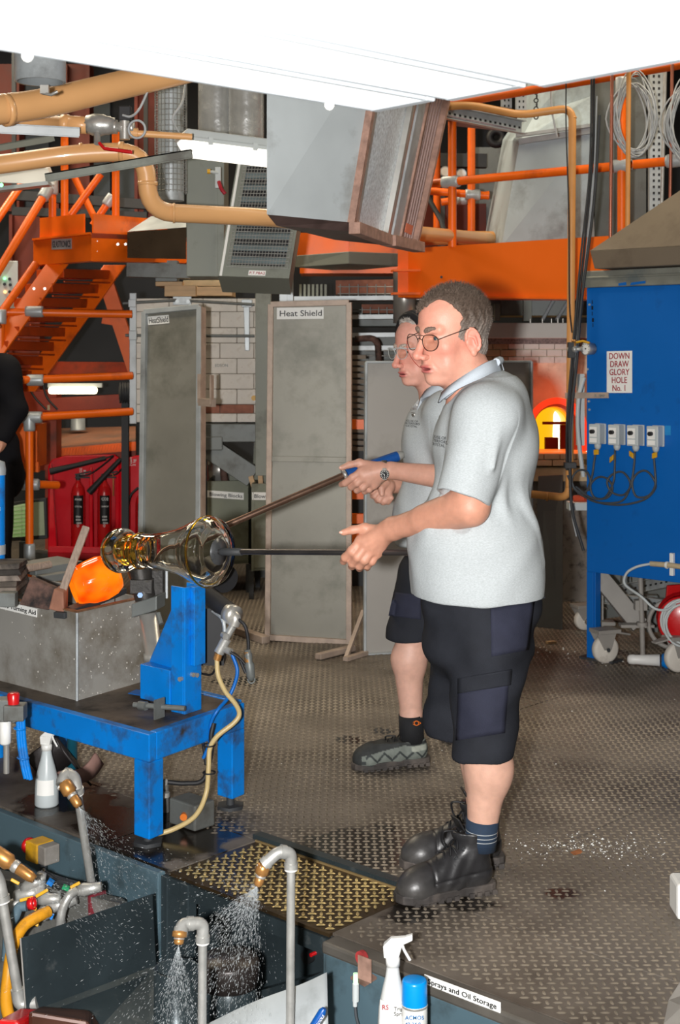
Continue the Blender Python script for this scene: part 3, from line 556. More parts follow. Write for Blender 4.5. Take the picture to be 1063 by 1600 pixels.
obj1(lambda b: (b.slab([P(20,726,9.2), P(58,730,9.2), P(58,664,9.2), P(30,662,9.2), P(20,672,9.2)], .3, Vector((0,1,0))), b.slab([P(14,736,9.18), P(60,738,9.18), P(60,722,9.18), P(14,722,9.18)], .05, Vector((0,1,0))), b.bar(P(46,730,9.3), Vector((P(46,0,9.3).x,9.3,0)), .03, .03)), 'bracket_box', OR, 'orange steel bracket box beside the dark-suited person', 'box', P(40,700,9.2))
obj1(lambda b: (b.lathe(P(122,672,12.0), UP, [(0,.06),(0,.075),(.01,.062),(.11,.06),(.11,0)], 20)), 'zinc_pot', M_['galv'], 'small zinc pot on the dusty orange step', 'pot', P(122,672,10.9))
obj1(lambda b: b.slab([P(74,641,10.7), P(100,641,10.7), P(100,633,10.7), P(74,633,10.7)], .06, Vector((0,1,0))), 'cream_box', M_['brick_tan'], 'small cream block on the orange frame below the batten lamp', 'block', P(88,637,10.7))
obj1(lambda b: (b.bar(P(196,625,10.22), Vector((P(196,0,10.22).x,10.22,0)), .05, .05), b.lathe(P(186,614,10.2), (1,.2,0), [(0,0),(0,.05),(.03,.07),(.16,.07),(.18,0)], 16), [b.torus(P(188+k*4,614,10.2), (1,.2,0), .071, .006, 16, 5) for k in range(5)]), 'motor', M_['dark'], 'dark ribbed motor behind the guard rail next to the kiln', 'motor', P(186,614,10.2))
obj1(lambda b: (b.tube(spline([P(66,578,10.54), P(48,604,10.53), P(55,622,10.53), P(72,640,10.53)]), .008, 6), b.tube(spline([P(64,580,10.54), P(72,618,10.53), P(90,640,10.53)]), .008, 6)), 'black_cable', M_['black'], 'black cables looping under the second guard rail tube', 'cable', P(66,598,9.9))
t = thing('control_cabinet', 'grey control cabinet with green and amber lamps at the left edge', 'cabinet', P(5,480,10.2))
part('body', M_['greyplastic'], t, lambda b: b.hexa([P(-60,492,10.2), P(28,488,10.2), P(28,488,10.6), P(-60,492,10.6)], [P(-60,405,10.2), P(28,408,10.2), P(28,408,10.6), P(-60,405,10.6)]), bevel=.004)
for nm, x, y, m in (('green_lamp', 7, 435, glow('lamp_green', (.05,.9,.25), 2)), ('amber_lamp', 8, 456, glow('lamp_amber', (1.,.35,.02), 2)), ('button', 15, 436, M_['black']), ('button', 7, 444, M_['black']), ('button', 16, 445, M_['black']), ('button', 15, 456, M_['black'])):
    part(nm, m, t, lambda b: b.cyl(P(x,y,10.2), P(x,y,10.17), .012, seg=10))
t = thing('white_console', 'white sloping console panel with a green lamp at the left edge under the gas pipe', 'console', P(40,275,8.4))
part('body', M_['white'], t, lambda b: b.hexa([P(-40,284,8.0), P(86,289,8.3), P(88,283,8.6), P(-40,276,8.4)], [P(-40,258,8.0), P(74,262,8.3), P(78,260,8.6), P(-40,254,8.4)]), bevel=.004)
part('lower_tray', M_['galv'], t, lambda b: b.bar(P(-40,301,8.2), P(78,287,8.2), .1, .022))
part('green_lamp', bpy.data.materials['lamp_green'], t, lambda b: b.cyl(P(2,289,7.98), P(2,289,7.95), .012, seg=10))
# hall frame far behind: red-brown columns and grey sheets
for i, (x0, x1, y0, y1, Y, m, lb) in enumerate([(14, 62, 335, 620, 11.6, M_['far_red'], 'red-brown steel column behind the stair handrails'), (100, 140, 100, 340, 11.8, M_['far_red'], 'red-brown column behind the landing posts'), (62, 92, 280, 420, 11.9, M_['far_red'], 'narrow red-brown upright behind the stair landing'), (210, 250, 100, 345, 11.2, M_['far_red'], 'red-brown column behind the mesh guarded flue'), (-30, 30, 100, 330, 12, M_['far_red'], 'red-brown column at the upper left edge')]):
    obj1(lambda b: (b.slab([P(x0,y1,Y), P(x1,y1,Y), P(x1,y0,Y), P(x0,y0,Y)], .04, Vector((0,1,0))), b.slab([P(x0,y1,Y-.08), P(x0+5,y1,Y-.08), P(x0+5,y0,Y-.08), P(x0,y0,Y-.08)], .2, Vector((0,1,0))), b.slab([P(x1-5,y1,Y-.08), P(x1,y1,Y-.08), P(x1,y0,Y-.08), P(x1-5,y0,Y-.08)], .2, Vector((0,1,0)))), 'steel_column', m, lb, 'column', P(x0,y1,Y))
for i, (x0, x1, y0, y1, lb) in enumerate([(40, 76, 110, 330, 'grey sheet panel behind the stair handrails'), (122, 172, 120, 330, 'grey sheet panel behind the gas pipe bend'), (176, 215, 230, 335, 'grey sheet panel right of the landing posts')]):
    obj1(lambda b: b.slab([P(x0,y1,13.14), P(x1,y1,13.14), P(x1,y0,13.14), P(x0,y0,13.14)], .06, Vector((0,1,0))), 'sheet_panel', mat('slate_grey_sheet', srgb(84, 92, 98), .6) if i == 0 else bpy.data.materials['slate_grey_sheet'], lb, 'panel', P(x0,y1,12.4))
obj1(lambda b: (b.bar(P(20,305,10.5), P(260,322,10.5), .08, .07), b.bar(P(20,330,10.5), P(230,338,10.5), .06, .06), b.bar(P(22,330,10.55), Vector((P(22,0,10.55).x,10.55,5.2)), .03, .03), b.bar(P(228,338,10.55), Vector((P(228,0,10.55).x,10.55,5.2)), .03, .03)), 'pipe_tray', M_['dark'], 'dark pipe tray crossing behind the landing posts', 'tray', P(20,305,10.5))
# extinguisher stands
GY = 10.6
def zpt(px, y, Y=GY): return P(px, y, Y)
def stand(x0, x1, lb, bays):
    t = thing('extinguisher_stand', lb, 'stand', FL((x0+x1)/2, 874), 'red extinguisher stands')
    Y = GY
    part('back', M_['red'], t, lambda b: b.slab([P(x0,866,Y+.16), P(x1,866,Y+.16), P(x1,716,Y+.16), P(x1-8,710,Y+.16), P(x0+26,712,Y+.16), P(x0+6,718,Y+.16), P(x0,728,Y+.16)], .03, Vector((0,1,0))), bevel=.01)
    part('side_wall', M_['red'], t, lambda b: (b.slab([P(x0,868,Y-.14), P(x0+14,868,Y-.14), P(x0+5,722,Y+.13), P(x0,728,Y+.13)], .05, Vector((0,1,0))), b.slab([P(x0,868,Y-.14), P(x0,728,Y+.13), P(x0,728,Y+.18), P(x0,868,Y+.18)], .012, Vector((1,0,0))), b.slab([P(x1-6,868,Y-.12), P(x1,868,Y-.12), P(x1,716,Y+.13), P(x1-6,716,Y+.13)], .03, Vector((0,1,0)))), bevel=.006)
    part('base', M_['red'], t, lambda b: b.hexa([P(x0,874,Y-.16), P(x1,876,Y-.16), P(x1,868,Y+.18), P(x0,868,Y+.18)], [P(x0,862,Y-.16), P(x1,864,Y-.16), P(x1,858,Y+.18), P(x0,858,Y+.18)]), bevel=.01)
    part('kerb', M_['red'], t, lambda b: b.hexa([P(x0,864,Y-.17), P(x1,866,Y-.17), P(x1,866,Y-.13), P(x0,864,Y-.13)], [P(x0,853,Y-.16), P(x1,855,Y-.16), P(x1,855,Y-.14), P(x0,853,Y-.14)]), bevel=.006)
    part('divider', M_['red'], t, lambda b: [b.slab([P(x-3,864,Y-.1), P(x+3,864,Y-.1), P(x+3,730,Y+.14), P(x-3,730,Y+.14)], .05, Vector((0,1,0))) for x in bays], bevel=.008)
    return t
stand(75, 186, 'left red moulded stand holding two black-labelled extinguishers', [142])
st2 = stand(186, 262, 'right red moulded stand half hidden behind the left heat shield', [])
lettering('Foam\n2 kg', st2, P(206,728,GY+.12), (0,0,1), (-1,0,0), .03, M_['white'])
def extinguisher(px, y0, y1, r, lb, txt, horn=None):
    Y = GY-.02; t = thing('fire_extinguisher', lb, 'extinguisher', P(px,y1,Y), 'fire extinguishers'); o = P(px,y1,Y); h = P(px,y0,Y).z-o.z
    part('cylinder', M_['red2'], t, lambda b: b.lathe(o, UP, [(0,0),(0,r*.9),(.012,r),(h-.09,r),(h-.05,r*.86),(h-.02,r*.5),(h,r*.3),(h+.02,r*.28)], 22))
    part('valve', M_['dark'], t, lambda b: (b.cyl(o+UP*(h+.01), o+UP*(h+.05), r*.33, seg=12), b.bar(o+UP*(h+.05)+Vector((-.02,-.01,0)), o+UP*(h+.075)+Vector((.10,-.01,0)), .015, .012), b.bar(o+UP*(h+.03)+Vector((-.02,-.01,0)), o+UP*(h+.03)+Vector((.09,-.01,0)), .015, .012)))
    # curved label on the front
    def lab(b):
        n = 8; vs = []
        for i in range(n+1):
            a = -math.pi/2-.75+1.5*i/n+.25; c = Vector((math.cos(a), math.sin(a), 0))*(r+.0015); vs += [o+c+UP*(h*.38), o+c+UP*(h*.80)]
        b.add(vs, [(2*i, 2*i+2, 2*i+3, 2*i+1) for i in range(n)], True)
    pl = part('label_plate', M_['ink'], t, lab)
    for k, (tx, s) in enumerate(txt): lettering(tx, pl, o+Vector((r*.28-r*.5, -r-.006, h*(.73-.10*k))), (1,0,0), UP, s, M_['label'], width=r*.95)
    lettering('ooo\nooo\n ooo\n \u25cb', pl, o+Vector((r*.28-r*.4, -r-.006, h*.48)), (1,0,0), UP, .026, M_['label'], width=r*.8)
    if horn:
        part('horn', M_['black'], t, lambda b: b.tube(horn, [.026,.02,.018], 12))
        part('hose', M_['black'], t, lambda b: b.tube(spline([horn[-1], horn[-1]+Vector((.05,.03,.01)), o+UP*(h+.06)+Vector((.10,.02,0)), o+UP*(h+.04)]), .007, 7))
    return t
extinguisher(122, 752, 858, .052, 'red fire extinguisher left in its stand, long black horn lying across the top', [('POWDER', .02), ('CO2 2kg', .016)], [P(78,737,GY-.14), P(120,727,GY-.12), P(165,716,GY-.08)])
extinguisher(163, 752, 858, .052, 'red carbon dioxide extinguisher with its black horn hanging down left', [('CO2', .03), ('CARBON', .016)], [P(139,770,GY-.14), P(165,742,GY-.13), P(188,718,GY-.1)])
e3 = extinguisher(222, 768, 858, .05, 'red fire extinguisher with a curved black hose, beside the left heat shield', [('FOAM', .02)])
part('hose', M_['black'], e3, lambda b: b.tube(spline([P(216,762,GY-.1), P(204,775,GY-.12), P(199,800,GY-.12), P(198,832,GY-.1)]), .010, 8))
tag(lettering('CO2\n2kg', bpy.data.objects['extinguisher_stand'], P(128,742,GY+.12), (0,0,1), (-1,0,0), .026, M_['white']))
obj1(lambda b: b.tube(spline([P(176,738,GY-.02), P(177,750,GY-.03), P(177,775,GY-.03)]), .005, 6), 'tag_chain', M_['brass'], 'thin brass chain hanging beside the second extinguisher', 'chain', P(176,738,GY))
# display on the floor behind the post
t = thing('display_screen', 'small dark framed screen showing a green grid behind the orange post', 'screen', P(48,842,10.3))
part('frame', M_['dark'], t, lambda b: b.slab([P(12,846,10.3), P(74,842,10.3), P(72,778,10.3), P(12,786,10.3)], .05, Vector((0,1,0))), bevel=.006)
part('green_panel', glow('screen_green', srgb(70, 150, 30), .35), t, lambda b: b.slab([P(14,840,10.29), P(43,838,10.29), P(43,786,10.29), P(14,792,10.29)], .01, Vector((0,1,0))))
part('stand', M_['dark'], t, lambda b: b.bar(P(40,844,10.33), Vector((P(40,0,10.33).x,10.33,0)), .2, .05))
part('grid_line', M_['white'], t, lambda b: ([b.bar(P(14,793+k*6,10.285), P(43,790+k*6,10.285), .003, .003) for k in range(8)], [b.bar(P(34,790,10.285), P(34,839,10.285), .003, .003)]))
part('pale_panel', mat('pale_green_screen', srgb(156, 168, 140), .4), t, lambda b: b.slab([P(45,838,10.29), P(70,836,10.29), P(68,784,10.29), P(45,786,10.29)], .01, Vector((0,1,0))))
obj1(lambda b: (b.bar(FL(118,868,.006), FL(60,880,.006), .02, .03), b.box(FL(70,868,.03), (.3,.1,.05), D1)), 'floor_clutter', M_['galv_dk'], 'grey metal scraps on the floor below the green screen', 'scrap', FL(80,872,0))
obj1(lambda b: (b.slab([FL(66,886,.002), FL(128,874,.002), FL(300,886,.002), FL(300,890,.002), FL(128,878,.002), FL(66,890,.002)], .002, -UP)), 'floor_line', mat('yellow_line_paint', srgb(176, 132, 50), .6, var=.25, scale=20), 'faded yellow line painted on the floor before the extinguishers', 'line', FL(128,876))
# blue pole at the left edge
t = thing('blue_pole', 'blue pole with silver bands at the left edge behind the steel tank', 'pole', P(-3,900,5.5))
part('pole', M_['blue2'], t, lambda b: b.cyl(FL(-3,1182,0), P(-3,742,5.5), .027, seg=18))
part('cap', M_['galv'], t, lambda b: b.lathe(P(-3,742,5.5), UP, [(0,.030),(.02,.031),(.05,.026),(.06,0)], 18))
part('band', M_['galv'], t, lambda b: b.cyl(P(-3,866,5.5), P(-3,851,5.5), .029, seg=18))
lettering('F', t, P(-2,800,5.5)+Vector((0,-.0285,0)), (1,0,0), UP, .03, M_['white'])

# ================================================================== KILN, HEAT SHIELDS, BLOCK BOXES
KY = 9.2
t = thing('brick_kiln', 'white brick kiln with steel tie rods behind the left heat shield', 'kiln', P(300,660,KY))
kx0, kx1 = P(211,600,KY).x, P(404,600,KY).x; kz0, kz1 = P(300,660,KY).z, P(300,466,KY).z
part('core', mat('mortar', srgb(120, 110, 98), .95), t, lambda b: b.box(((kx0+kx1)/2, KY+.42, (kz0+kz1)/2), (kx1-kx0-.02, .8, kz1-kz0-.012)))
bl = .222; yb = [466, 487, 512, 536, 560, 584, 608, 632, 646, 660]
proto = {}
def kbrick(x0, x1, z0, z1, m, jit=0.):
    key = (round(x1-x0,3), round(z1-z0,3), m.name)
    if key not in proto:
        bb = MB().box((0,0,0), (x1-x0-.0035, .1, z1-z0-.0035)); me = bb.build('brick', m, parent=t, bevel=0); proto[key] = me; o = me
        bm = bmesh.new(); bm.from_mesh(o.data)
        bmesh.ops.bevel(bm, geom=bm.edges[:], offset=.003, segments=1, affect='EDGES'); bm.to_mesh(o.data); bm.free()
        for v in o.data.vertices: v.co += ORG[t.name]
    else:
        o = proto[key].copy(); COL.objects.link(o)
    o.location = Vector(((x0+x1)/2, KY+.05+jit, (z0+z1)/2))-ORG[t.name]
for r in range(len(yb)-1):
    z1, z0 = P(0,yb[r],KY).z, P(0,yb[r+1],KY).z; x = kx0-(bl*.5 if r % 2 else 0)
    k = 0
    while x < kx1-.01:
        a, c = max(x, kx0), min(x+bl, kx1)
        m = M_['brick_red'] if (r == 7 and k in (1, 2, 3)) else M_['brick']
        if c-a > .03: kbrick(a, c, z0, z1, m, random.uniform(-.003, .004))
        x += bl; k += 1
part('angle_post', M_['galv'], t, lambda b: (b.box(P(208,560,KY-.04), (.045,.02,.85)), b.slab([P(383,548,KY-.03), P(390,548,KY-.03), P(390,467,KY-.03), P(380,467,KY-.03)], .04, Vector((0,1,0))), b.box(P(386,474,KY-.04), (.07,.03,.05)), b.box(P(208,524,KY-.06), (.05,.03,.06)), b.box(P(207,474,KY-.06), (.05,.03,.05))), bevel=.003)
part('tie_rod', M_['galv_dk'], t, lambda b: [b.tube([P(x0,y0,KY-.06), P(x1,y1,KY-.06)], .010, 8) for x0, y0, x1, y1 in ((192,474,276,469), (296,470,398,476), (196,524,398,525))])
part('clamp_plate', M_['galv'], t, lambda b: (b.box(P(285,470,KY-.05), (.12,.02,.055)), b.cyl(P(277,471,KY-.06), P(277,471,KY-.09), .014, seg=6), b.cyl(P(294,471,KY-.06), P(294,471,KY-.09), .014, seg=6)), bevel=.002)
part('peep_plug', M_['yellow'], t, lambda b: (b.cyl(P(397,622,KY-.02), P(397,622,KY-.10), .018, seg=14)))
part('peep_plug', M_['galv'], t, lambda b: (b.cyl(P(401,622,KY+.0), P(401,622,KY-.06), .024, seg=14)))
lettering('EDSON', t, P(336,573,KY-.004)+Vector((0,-.004,0)), (1,0,0), UP, .026, M_['galv_dk'])
part('base_beam', M_['galv_dk'], t, lambda b: (b.box(P(360,676,KY)+Vector((0,.1,0)), (.9,.3,.12)), b.box(P(330,692,KY)+Vector((0,.0,0)), (.16,.12,.09))), bevel=.006)
part('leg', M_['galv_dk'], t, lambda b: (b.bar(P(328,700,KY), P(396,745,KY), .08, .14), b.bar(P(250,690,KY+.7), Vector((P(250,0,KY+.7).x,KY+.7,0)), .12, .12), b.bar(P(410,690,KY+.7), Vector((P(410,0,KY+.7).x,KY+.7,0)), .12, .12)), bevel=.004)
for i, (x0, x1, y0, y1, Y) in enumerate([(257, 306, 446, 463, 9.22), (306, 363, 448, 462, 9.3), (243, 285, 440, 447, 9.25), (286, 348, 438, 447, 9.35)]):
    obj1(lambda b: b.hexa([P(x0,y1,Y), P(x1,y1,Y), P(x1,y1,Y)+Vector((0,.3,0)), P(x0,y1,Y)+Vector((0,.3,0))], [P(x0,y0,Y), P(x1,y0,Y), P(x1,y0,Y)+Vector((0,.3,0)), P(x0,y0,Y)+Vector((0,.3,0))]), 'fire_board', M_['wood'] if i != 3 else M_['brick_tan'], ['thick tan board lying on top of the kiln, lower left piece', 'thick tan board on the kiln, lower right piece', 'thin tan board on the kiln, upper left piece', 'thin greyish board on the kiln, upper right piece'][i], 'board', P(x0,y1,Y), 'boards on the kiln', bevel=.003)
obj1(lambda b: b.lathe(P(343,752,9.7), UP, [(0,.0),(0,.085),(.16,.085),(.16,.0)], 20), 'steel_drum', M_['steel'], 'shiny steel cylinder under the kiln beam', 'drum', P(343,752,9.7))
obj1(lambda b: b.lathe(P(375,752,9.9), UP, [(0,.0),(0,.085),(.12,.085),(.12,.0)], 20), 'steel_drum', M_['steel'], 'second shiny cylinder behind the wooden handle under the kiln', 'drum', P(375,752,9.9))
# heat shields
def shield(name, lb, tl, tr, br, bl, bar, m_panel, m_bar, cross=None):
    t = thing(name, lb, 'shield', (Vector(bl)+Vector(br))/2, 'upright heat shields'); tl, tr, br, bl = map(Vector, (tl, tr, br, bl)); n = (tr-tl).cross(bl-tl); e = Vector((0,0,CH)); br = e+(br-e)*((tl-e).dot(n)/(br-e).dot(n))
    n = (br-bl).cross(tl-bl).normalized(); n = n if n.y < 0 else -n
    part('panel', m_panel, t, lambda b: b.slab([bl, br, tr, tl], .004, -n))
    for p, q in ((bl, tl), (br, tr)): part('side_bar', m_bar, t, lambda b: b.bar(p+n*.012, q+n*.012, bar, .03, n), bevel=.002)
    for p, q in ((tl, tr), (bl, br)): part('cross_bar', m_bar, t, lambda b: b.bar(p+n*.012, q+n*.012, bar, .028, n), bevel=.002)
    if cross: part('cross_bar', m_panel, t, lambda b: b.bar(bl*(1-cross)+tl*cross+n*.01, br*(1-cross)+tr*cross+n*.01, .03, .018, n), bevel=.002)
    return t, n
M_['shieldpanel'] = mat('scuffed_steel_sheet', srgb(142, 140, 130), .45, .25, var=.14, scale=2.5, dirt=srgb(104, 104, 94), damt=.4, dscale=2.2, bump=.03)
M_['shieldpale'] = mat('pale_steel_sheet', srgb(170, 166, 160), .5, .2, var=.06, scale=2, dirt=srgb(150, 146, 138), damt=.3, dscale=2)
M_['pinkbar'] = mat('heat_pinked_steel', srgb(174, 156, 142), .5, .2, var=.16, scale=18, bump=.25)
SY = 7.9
ls, n = shield('heat_shield', 'leaning steel heat shield on the left with a creased label and side handle', P(228,488,SY+.1), P(314,480,SY-.05), P(312,985,SY-.35), P(221,990,SY-.2), .028, M_['shieldpanel'], M_['galv'])
part('edge_strip', M_['pinkbar'], ls, lambda b: b.bar(P(317,480,SY-.05), P(316,985,SY-.35), .012, .05, n))
part('handle', M_['pinkbar'], ls, lambda b: (b.bar(P(313,628,SY-.2), P(334,630,SY-.3), .03, .04), b.bar(P(313,585,SY-.17), P(313,630,SY-.2), .02, .03, n), b.bar(P(331,586,SY-.28), P(331,632,SY-.3), .010, .03, n)))
lx_ = (P(314,480,SY-.05)-P(228,488,SY+.1)).normalized()
def lq(px, py):      # on the left shield's face
    p0, p1, p2 = P(228,488,SY+.1), P(314,480,SY-.05), P(221,990,SY-.2); nn = (p1-p0).cross(p2-p0); d = P(px,py,1.0)-Vector((0,0,CH)); k = (p0-Vector((0,0,CH))).dot(nn)/d.dot(nn); return Vector((0,0,CH))+d*k+n*.002
label_on(ls, lq(231,495), lq(264,492), lq(232,508), 'HeatShield', 0, n, M_['ink'], size=.048)
cs, n2 = shield('heat_shield', 'tall steel heat shield marked in big black letters in the centre', P(424,476,7.75), P(546,473,7.7), P(546,1003,7.62), P(419,995,7.7), .030, M_['shieldpanel'], M_['pinkbar'], cross=.535)
def cq(px, py):
    p0, p1, p2 = P(424,476,7.75), P(546,473,7.7), P(419,995,7.7); nn = (p1-p0).cross(p2-p0); d = P(px,py,1.0)-Vector((0,0,CH)); k = (p0-Vector((0,0,CH))).dot(nn)/d.dot(nn); return Vector((0,0,CH))+d*k+n2*.002
label_on(cs, cq(433,481), cq(506,480), cq(433,499), 'Heat Shield', 0, n2, M_['ink'])
part('foot', M_['pinkbar'], cs, lambda b: (b.bar(FL(416,1000,.02), FL(372,985,.02), .05, .04), b.bar(FL(497,1026,.02), FL(552,1012,.02), .04, .03)), bevel=.004)
part('brace', M_['pinkbar'], cs, lambda b: (b.bar(P(541,1028,7.25), P(568,955,7.5), .02, .02), b.bar(FL(540,1030,.012), FL(572,1020,.012), .03, .02)))
rs, n3 = shield('heat_shield', 'pale steel heat shield standing behind the two men', P(571,566,7.4), P(829,565,7.6), P(829,1008,7.6), P(569,1022,7.36), .012, M_['shieldpale'], M_['galv'])
part('foot', M_['pinkbar'], rs, lambda b: (b.bar(FL(640,1030,.02), FL(690,1010,.02), .04, .03), b.bar(P(700,760,7.52), P(720,1000,7.9), .02, .02)))
# boxes for blowing blocks
def blockbox(x0, x1, y0, y1, Y, lb, txt, lab, m):
    t = thing('block_box', lb, 'box', P((x0+x1)/2, y1, Y), 'boxes of blowing blocks')
    z0, z1 = P(0,y1,Y).z, P(0,y0,Y).z
    p = [P(x0,y1,Y), P(x1,y1-4,Y+.06), P(x1+14,y1-6,Y+.5), P(x0+10,y1-4,Y+.46)]; u = [Vector((q.x,q.y,z1)) for q in p]
    part('front', m, t, lambda b: b.slab([p[0], p[1], u[1], u[0]], .015, Vector((0,1,0))), bevel=.003)
    part('side', m, t, lambda b: (b.slab([p[1], p[2], u[2], u[1]], .015), b.slab([p[3], p[0], u[0], u[3]], .015), b.slab([p[2], p[3], u[3], u[2]], .015)))
    part('base', m, t, lambda b: b.hexa([q+UP*.0 for q in p], [q+UP*.02 for q in p]))
    part('leg', M_['dark'], t, lambda b: [b.box(Vector((q.x,q.y,z0/2)), (.03,.03,z0)) for q in p])
    k = FP
    d = (p[1]-p[0]); d.z = 0; d.normalize(); nn = d.cross(UP)
    f = lambda px, py: FP(px, py, org=p[0]+nn*.001, d=d)
    label_on(t, f(*lab[0]), f(*lab[1]), f(*lab[2]), txt, 0, nn, M_['ink'])
    return t
M_['boxgreen'] = mat('sage_green_paint', srgb(122, 126, 110), .55, var=.1, dirt=srgb(84, 76, 60), damt=.35, dscale=4)
blockbox(324, 388, 752, 884, 9.2, 'sage green wooden box of blowing blocks between the two labelled heat shields', 'Blowing Blocks', [(324,766), (381,770), (324,777)], M_['boxgreen'])
blockbox(393, 460, 756, 892, 9.0, 'sage green box of blowing blocks half hidden behind the centre heat shield', 'Blowing Blocks', [(394,769), (452,770), (394,781)], M_['boxgreen'])
obj1(lambda b: b.tube([P(352,757,9.4), P(349,735,9.4), P(345,712,9.4)], [.026,.024,.022], 10), 'wooden_tool', M_['wood_char'], 'dark wooden handle sticking up out of the left block box', 'handle', P(352,757,9.4))
obj1(lambda b: (b.bar(P(397,762,9.15), P(392,744,9.15), .03, .03)), 'wooden_tool', M_['wood'], 'short tilted pale wooden handle in the right block box', 'handle', P(397,762,9.15))
obj1(lambda b: (b.bar(P(408,762,9.15), P(407,743,9.15), .03, .03)), 'wooden_tool', M_['wood'], 'short upright pale wooden handle in the right block box', 'handle', P(408,762,9.15))
obj1(lambda b: (b.slab([P(394,752,9.3), P(470,752,9.3), P(470,650,9.3), P(400,650,9.3)], .05, Vector((0,1,0)))), 'tall_panel', M_['boxgreen'], 'tall grey-green panel leaning behind the right block box', 'panel', P(420,752,9.3))
obj1(lambda b: (b.bar(P(404,648,9.25), P(440,646,9.25), .04, .04)), 'orange_tube', OR, 'short orange tube on top of the tall grey-green panel', 'tube', P(404,648,9.25))
obj1(lambda b: (b.bar(P(426,556,9.42), Vector((P(388,0,9.42).x, 9.42, 0)), .03, .03)), 'leaning_stick', M_['wood_char'], 'dark stick leaning beside the grey column', 'stick', P(408,655,8.6))
t = thing('grey_column', 'grey-green steel column between the kiln and centre shield', 'column', P(414,650,9.05))
part('web', M_['greygreen'], t, lambda b: (b.box(P(412,560,9.05)+UP*.0, (.10,.1,1.5))), bevel=.003)
part('flange', M_['galv'], t, lambda b: (b.box(P(448,500,9.5), (.09,.1,1.2)), b.box(P(447,440,9.42), (.015,.02,.9))))
# middle background: orange beam, grey shelf, lehr machinery
obj1(lambda b: (b.bar(P(440,382,9.6), P(545,384,9.6), .05, .16), b.bar(P(545,384,9.58), P(640,386,9.6), .05, .16), b.bar(P(470,424,10.2), P(640,424,10.2), .4, .05)), 'orange_beam', OR, 'orange beam end with bolts above the centre heat shield', 'beam', P(455,382,9.6))
obj1(lambda b: b.hexa([P(462,418,9.3), P(545,412,8.9), P(625,416,9.2), P(540,424,10.3)], [P(455,400,9.3), P(545,393,8.9), P(625,396,9.2), P(540,402,10.3)]), 'grey_shelf', M_['greygreen'], 'grey steel shelf corner under the orange beam', 'shelf', P(545,410,8.9), bevel=.004)
t = thing('lehr', 'grey annealing machine with wire racks behind the centre heat shield', 'machine', P(550,640,10.2))
part('body', M_['galv_dk'], t, lambda b: (b.hexa([P(420,700,10.3), P(660,700,10.3), P(660,700,11.3), P(420,700,11.3)], [P(420,520,10.3), P(660,520,10.3), P(660,520,11.3), P(420,520,11.3)]), b.bar(P(440,500,10.2), P(660,500,10.2), .4, .10)), bevel=.005)
part('shelf', M_['galv'], t, lambda b: [b.bar(P(440,y,9.9), P(660,y-2,9.9), .3, .03) for y in (468, 497, 525, 545)])
part('red_block', M_['brick_red'], t, lambda b: (b.bar(P(525,450,10.1), P(640,448,10.1), .2, .10), b.bar(P(565,486,10.1), P(630,486,10.1), .2, .09)))
for k in range(7): part('fin', M_['greygreen'], t, lambda b: b.box(P(470+k*6.5,457,9.95), (.016,.12,.11)))
part('rack_wire', M_['mesh'], t, lambda b: ([b.cyl(P(528,y,9.88), P(630,y,9.88), .004, seg=5) for y in (448, 459, 484, 492)], [b.cyl(P(532+k*14,444,9.87), P(532+k*14,463,9.87), .004, seg=5) for k in range(8)], [b.cyl(P(566+k*13,480,9.87), P(566+k*13,496,9.87), .004, seg=5) for k in range(6)], [b.cyl(P(570,y,9.6), P(640,y,9.6), .004, seg=5) for y in (548, 556)]), kind='stuff')
part('bent_pipe', M_['wood_char'], t, lambda b: b.tube(fillet([P(555,530,9.5), P(590,527,9.5), P(592,565,9.5)], .08), .022, 10))
for k in range(16): part('slat', M_['hood'], t, lambda b: b.box(P(561,558+k*9.5,9.2), (.09,.1,.026)))
obj1(lambda b: ([b.bar(P(545,y,8.9), P(575,y,8.9), .05, .06) for y in (663, 772, 810, 840)], [b.bar(P(x,650,8.93), Vector((P(x,0,8.93).x,8.93,0)), .03, .03) for x in (545.5, 576)]), 'orange_rungs', OR, 'orange cross tubes seen in the gap between the centre and pale shields', 'rail', P(560,663,8.9))
obj1(lambda b: b.box(Vector((P(560,0,9.6).x,9.6,P(0,672,9.6).z/2)), (.3,.2,P(0,672,9.6).z)), 'dark_box', M_['dark'], 'dark box in the gap beside the centre heat shield', 'box', P(560,730,9.6))
obj1(lambda b: b.lathe(P(632,505,9.4), UP, [(0,.0),(0,.075),(.35,.075),(.35,0)], 18), 'steel_flue', M_['steel'], 'shiny steel flue behind the two heads', 'flue', P(632,505,9.4))
# ================================================================== RIGHT BACKGROUND
bL, bR = P(625,462,8.7), P(960,465,7.75)
t = thing('deck_beam', 'long orange steel beam behind the near man\'s head', 'beam', bL)
hL, hR = P(625,389,8.7).z-bL.z, P(960,368,7.75).z-bR.z
bd = Vector((.12,.45,0))
part('web', mat('orange_gloss_paint', srgb(240, 106, 16), .38, var=.05, scale=2, coat=.15), t, lambda b: b.hexa([bL, bR, bR+bd*.06, bL+bd*.06], [bL+UP*hL, bR+UP*hR, bR+UP*hR+bd*.06, bL+UP*hL+bd*.06]))
part('flange', OR, t, lambda b: (b.hexa([bL-bd*.1-UP*.012, bR-bd*.0-UP*.012, bR+bd*.5-UP*.012, bL+bd*.5-UP*.012], [bL-bd*.1, bR, bR+bd*.5, bL+bd*.5]), b.bar(P(613,459,8.6), P(655,459,8.62), .1, .014), b.bar(P(613,423,8.62), P(655,423,8.64), .1, .012)))
part('end_plate', OR, t, lambda b: b.slab([P(622,462,8.65), P(640,462,8.66), P(640,388,8.66), P(622,388,8.65)], .02, Vector((0,1,0))))
part('bolt_hole', M_['black'], t, lambda b: [b.cyl(P(x,433,8.5), P(x,433,8.48), .008, seg=8) for x in (690, 705)])
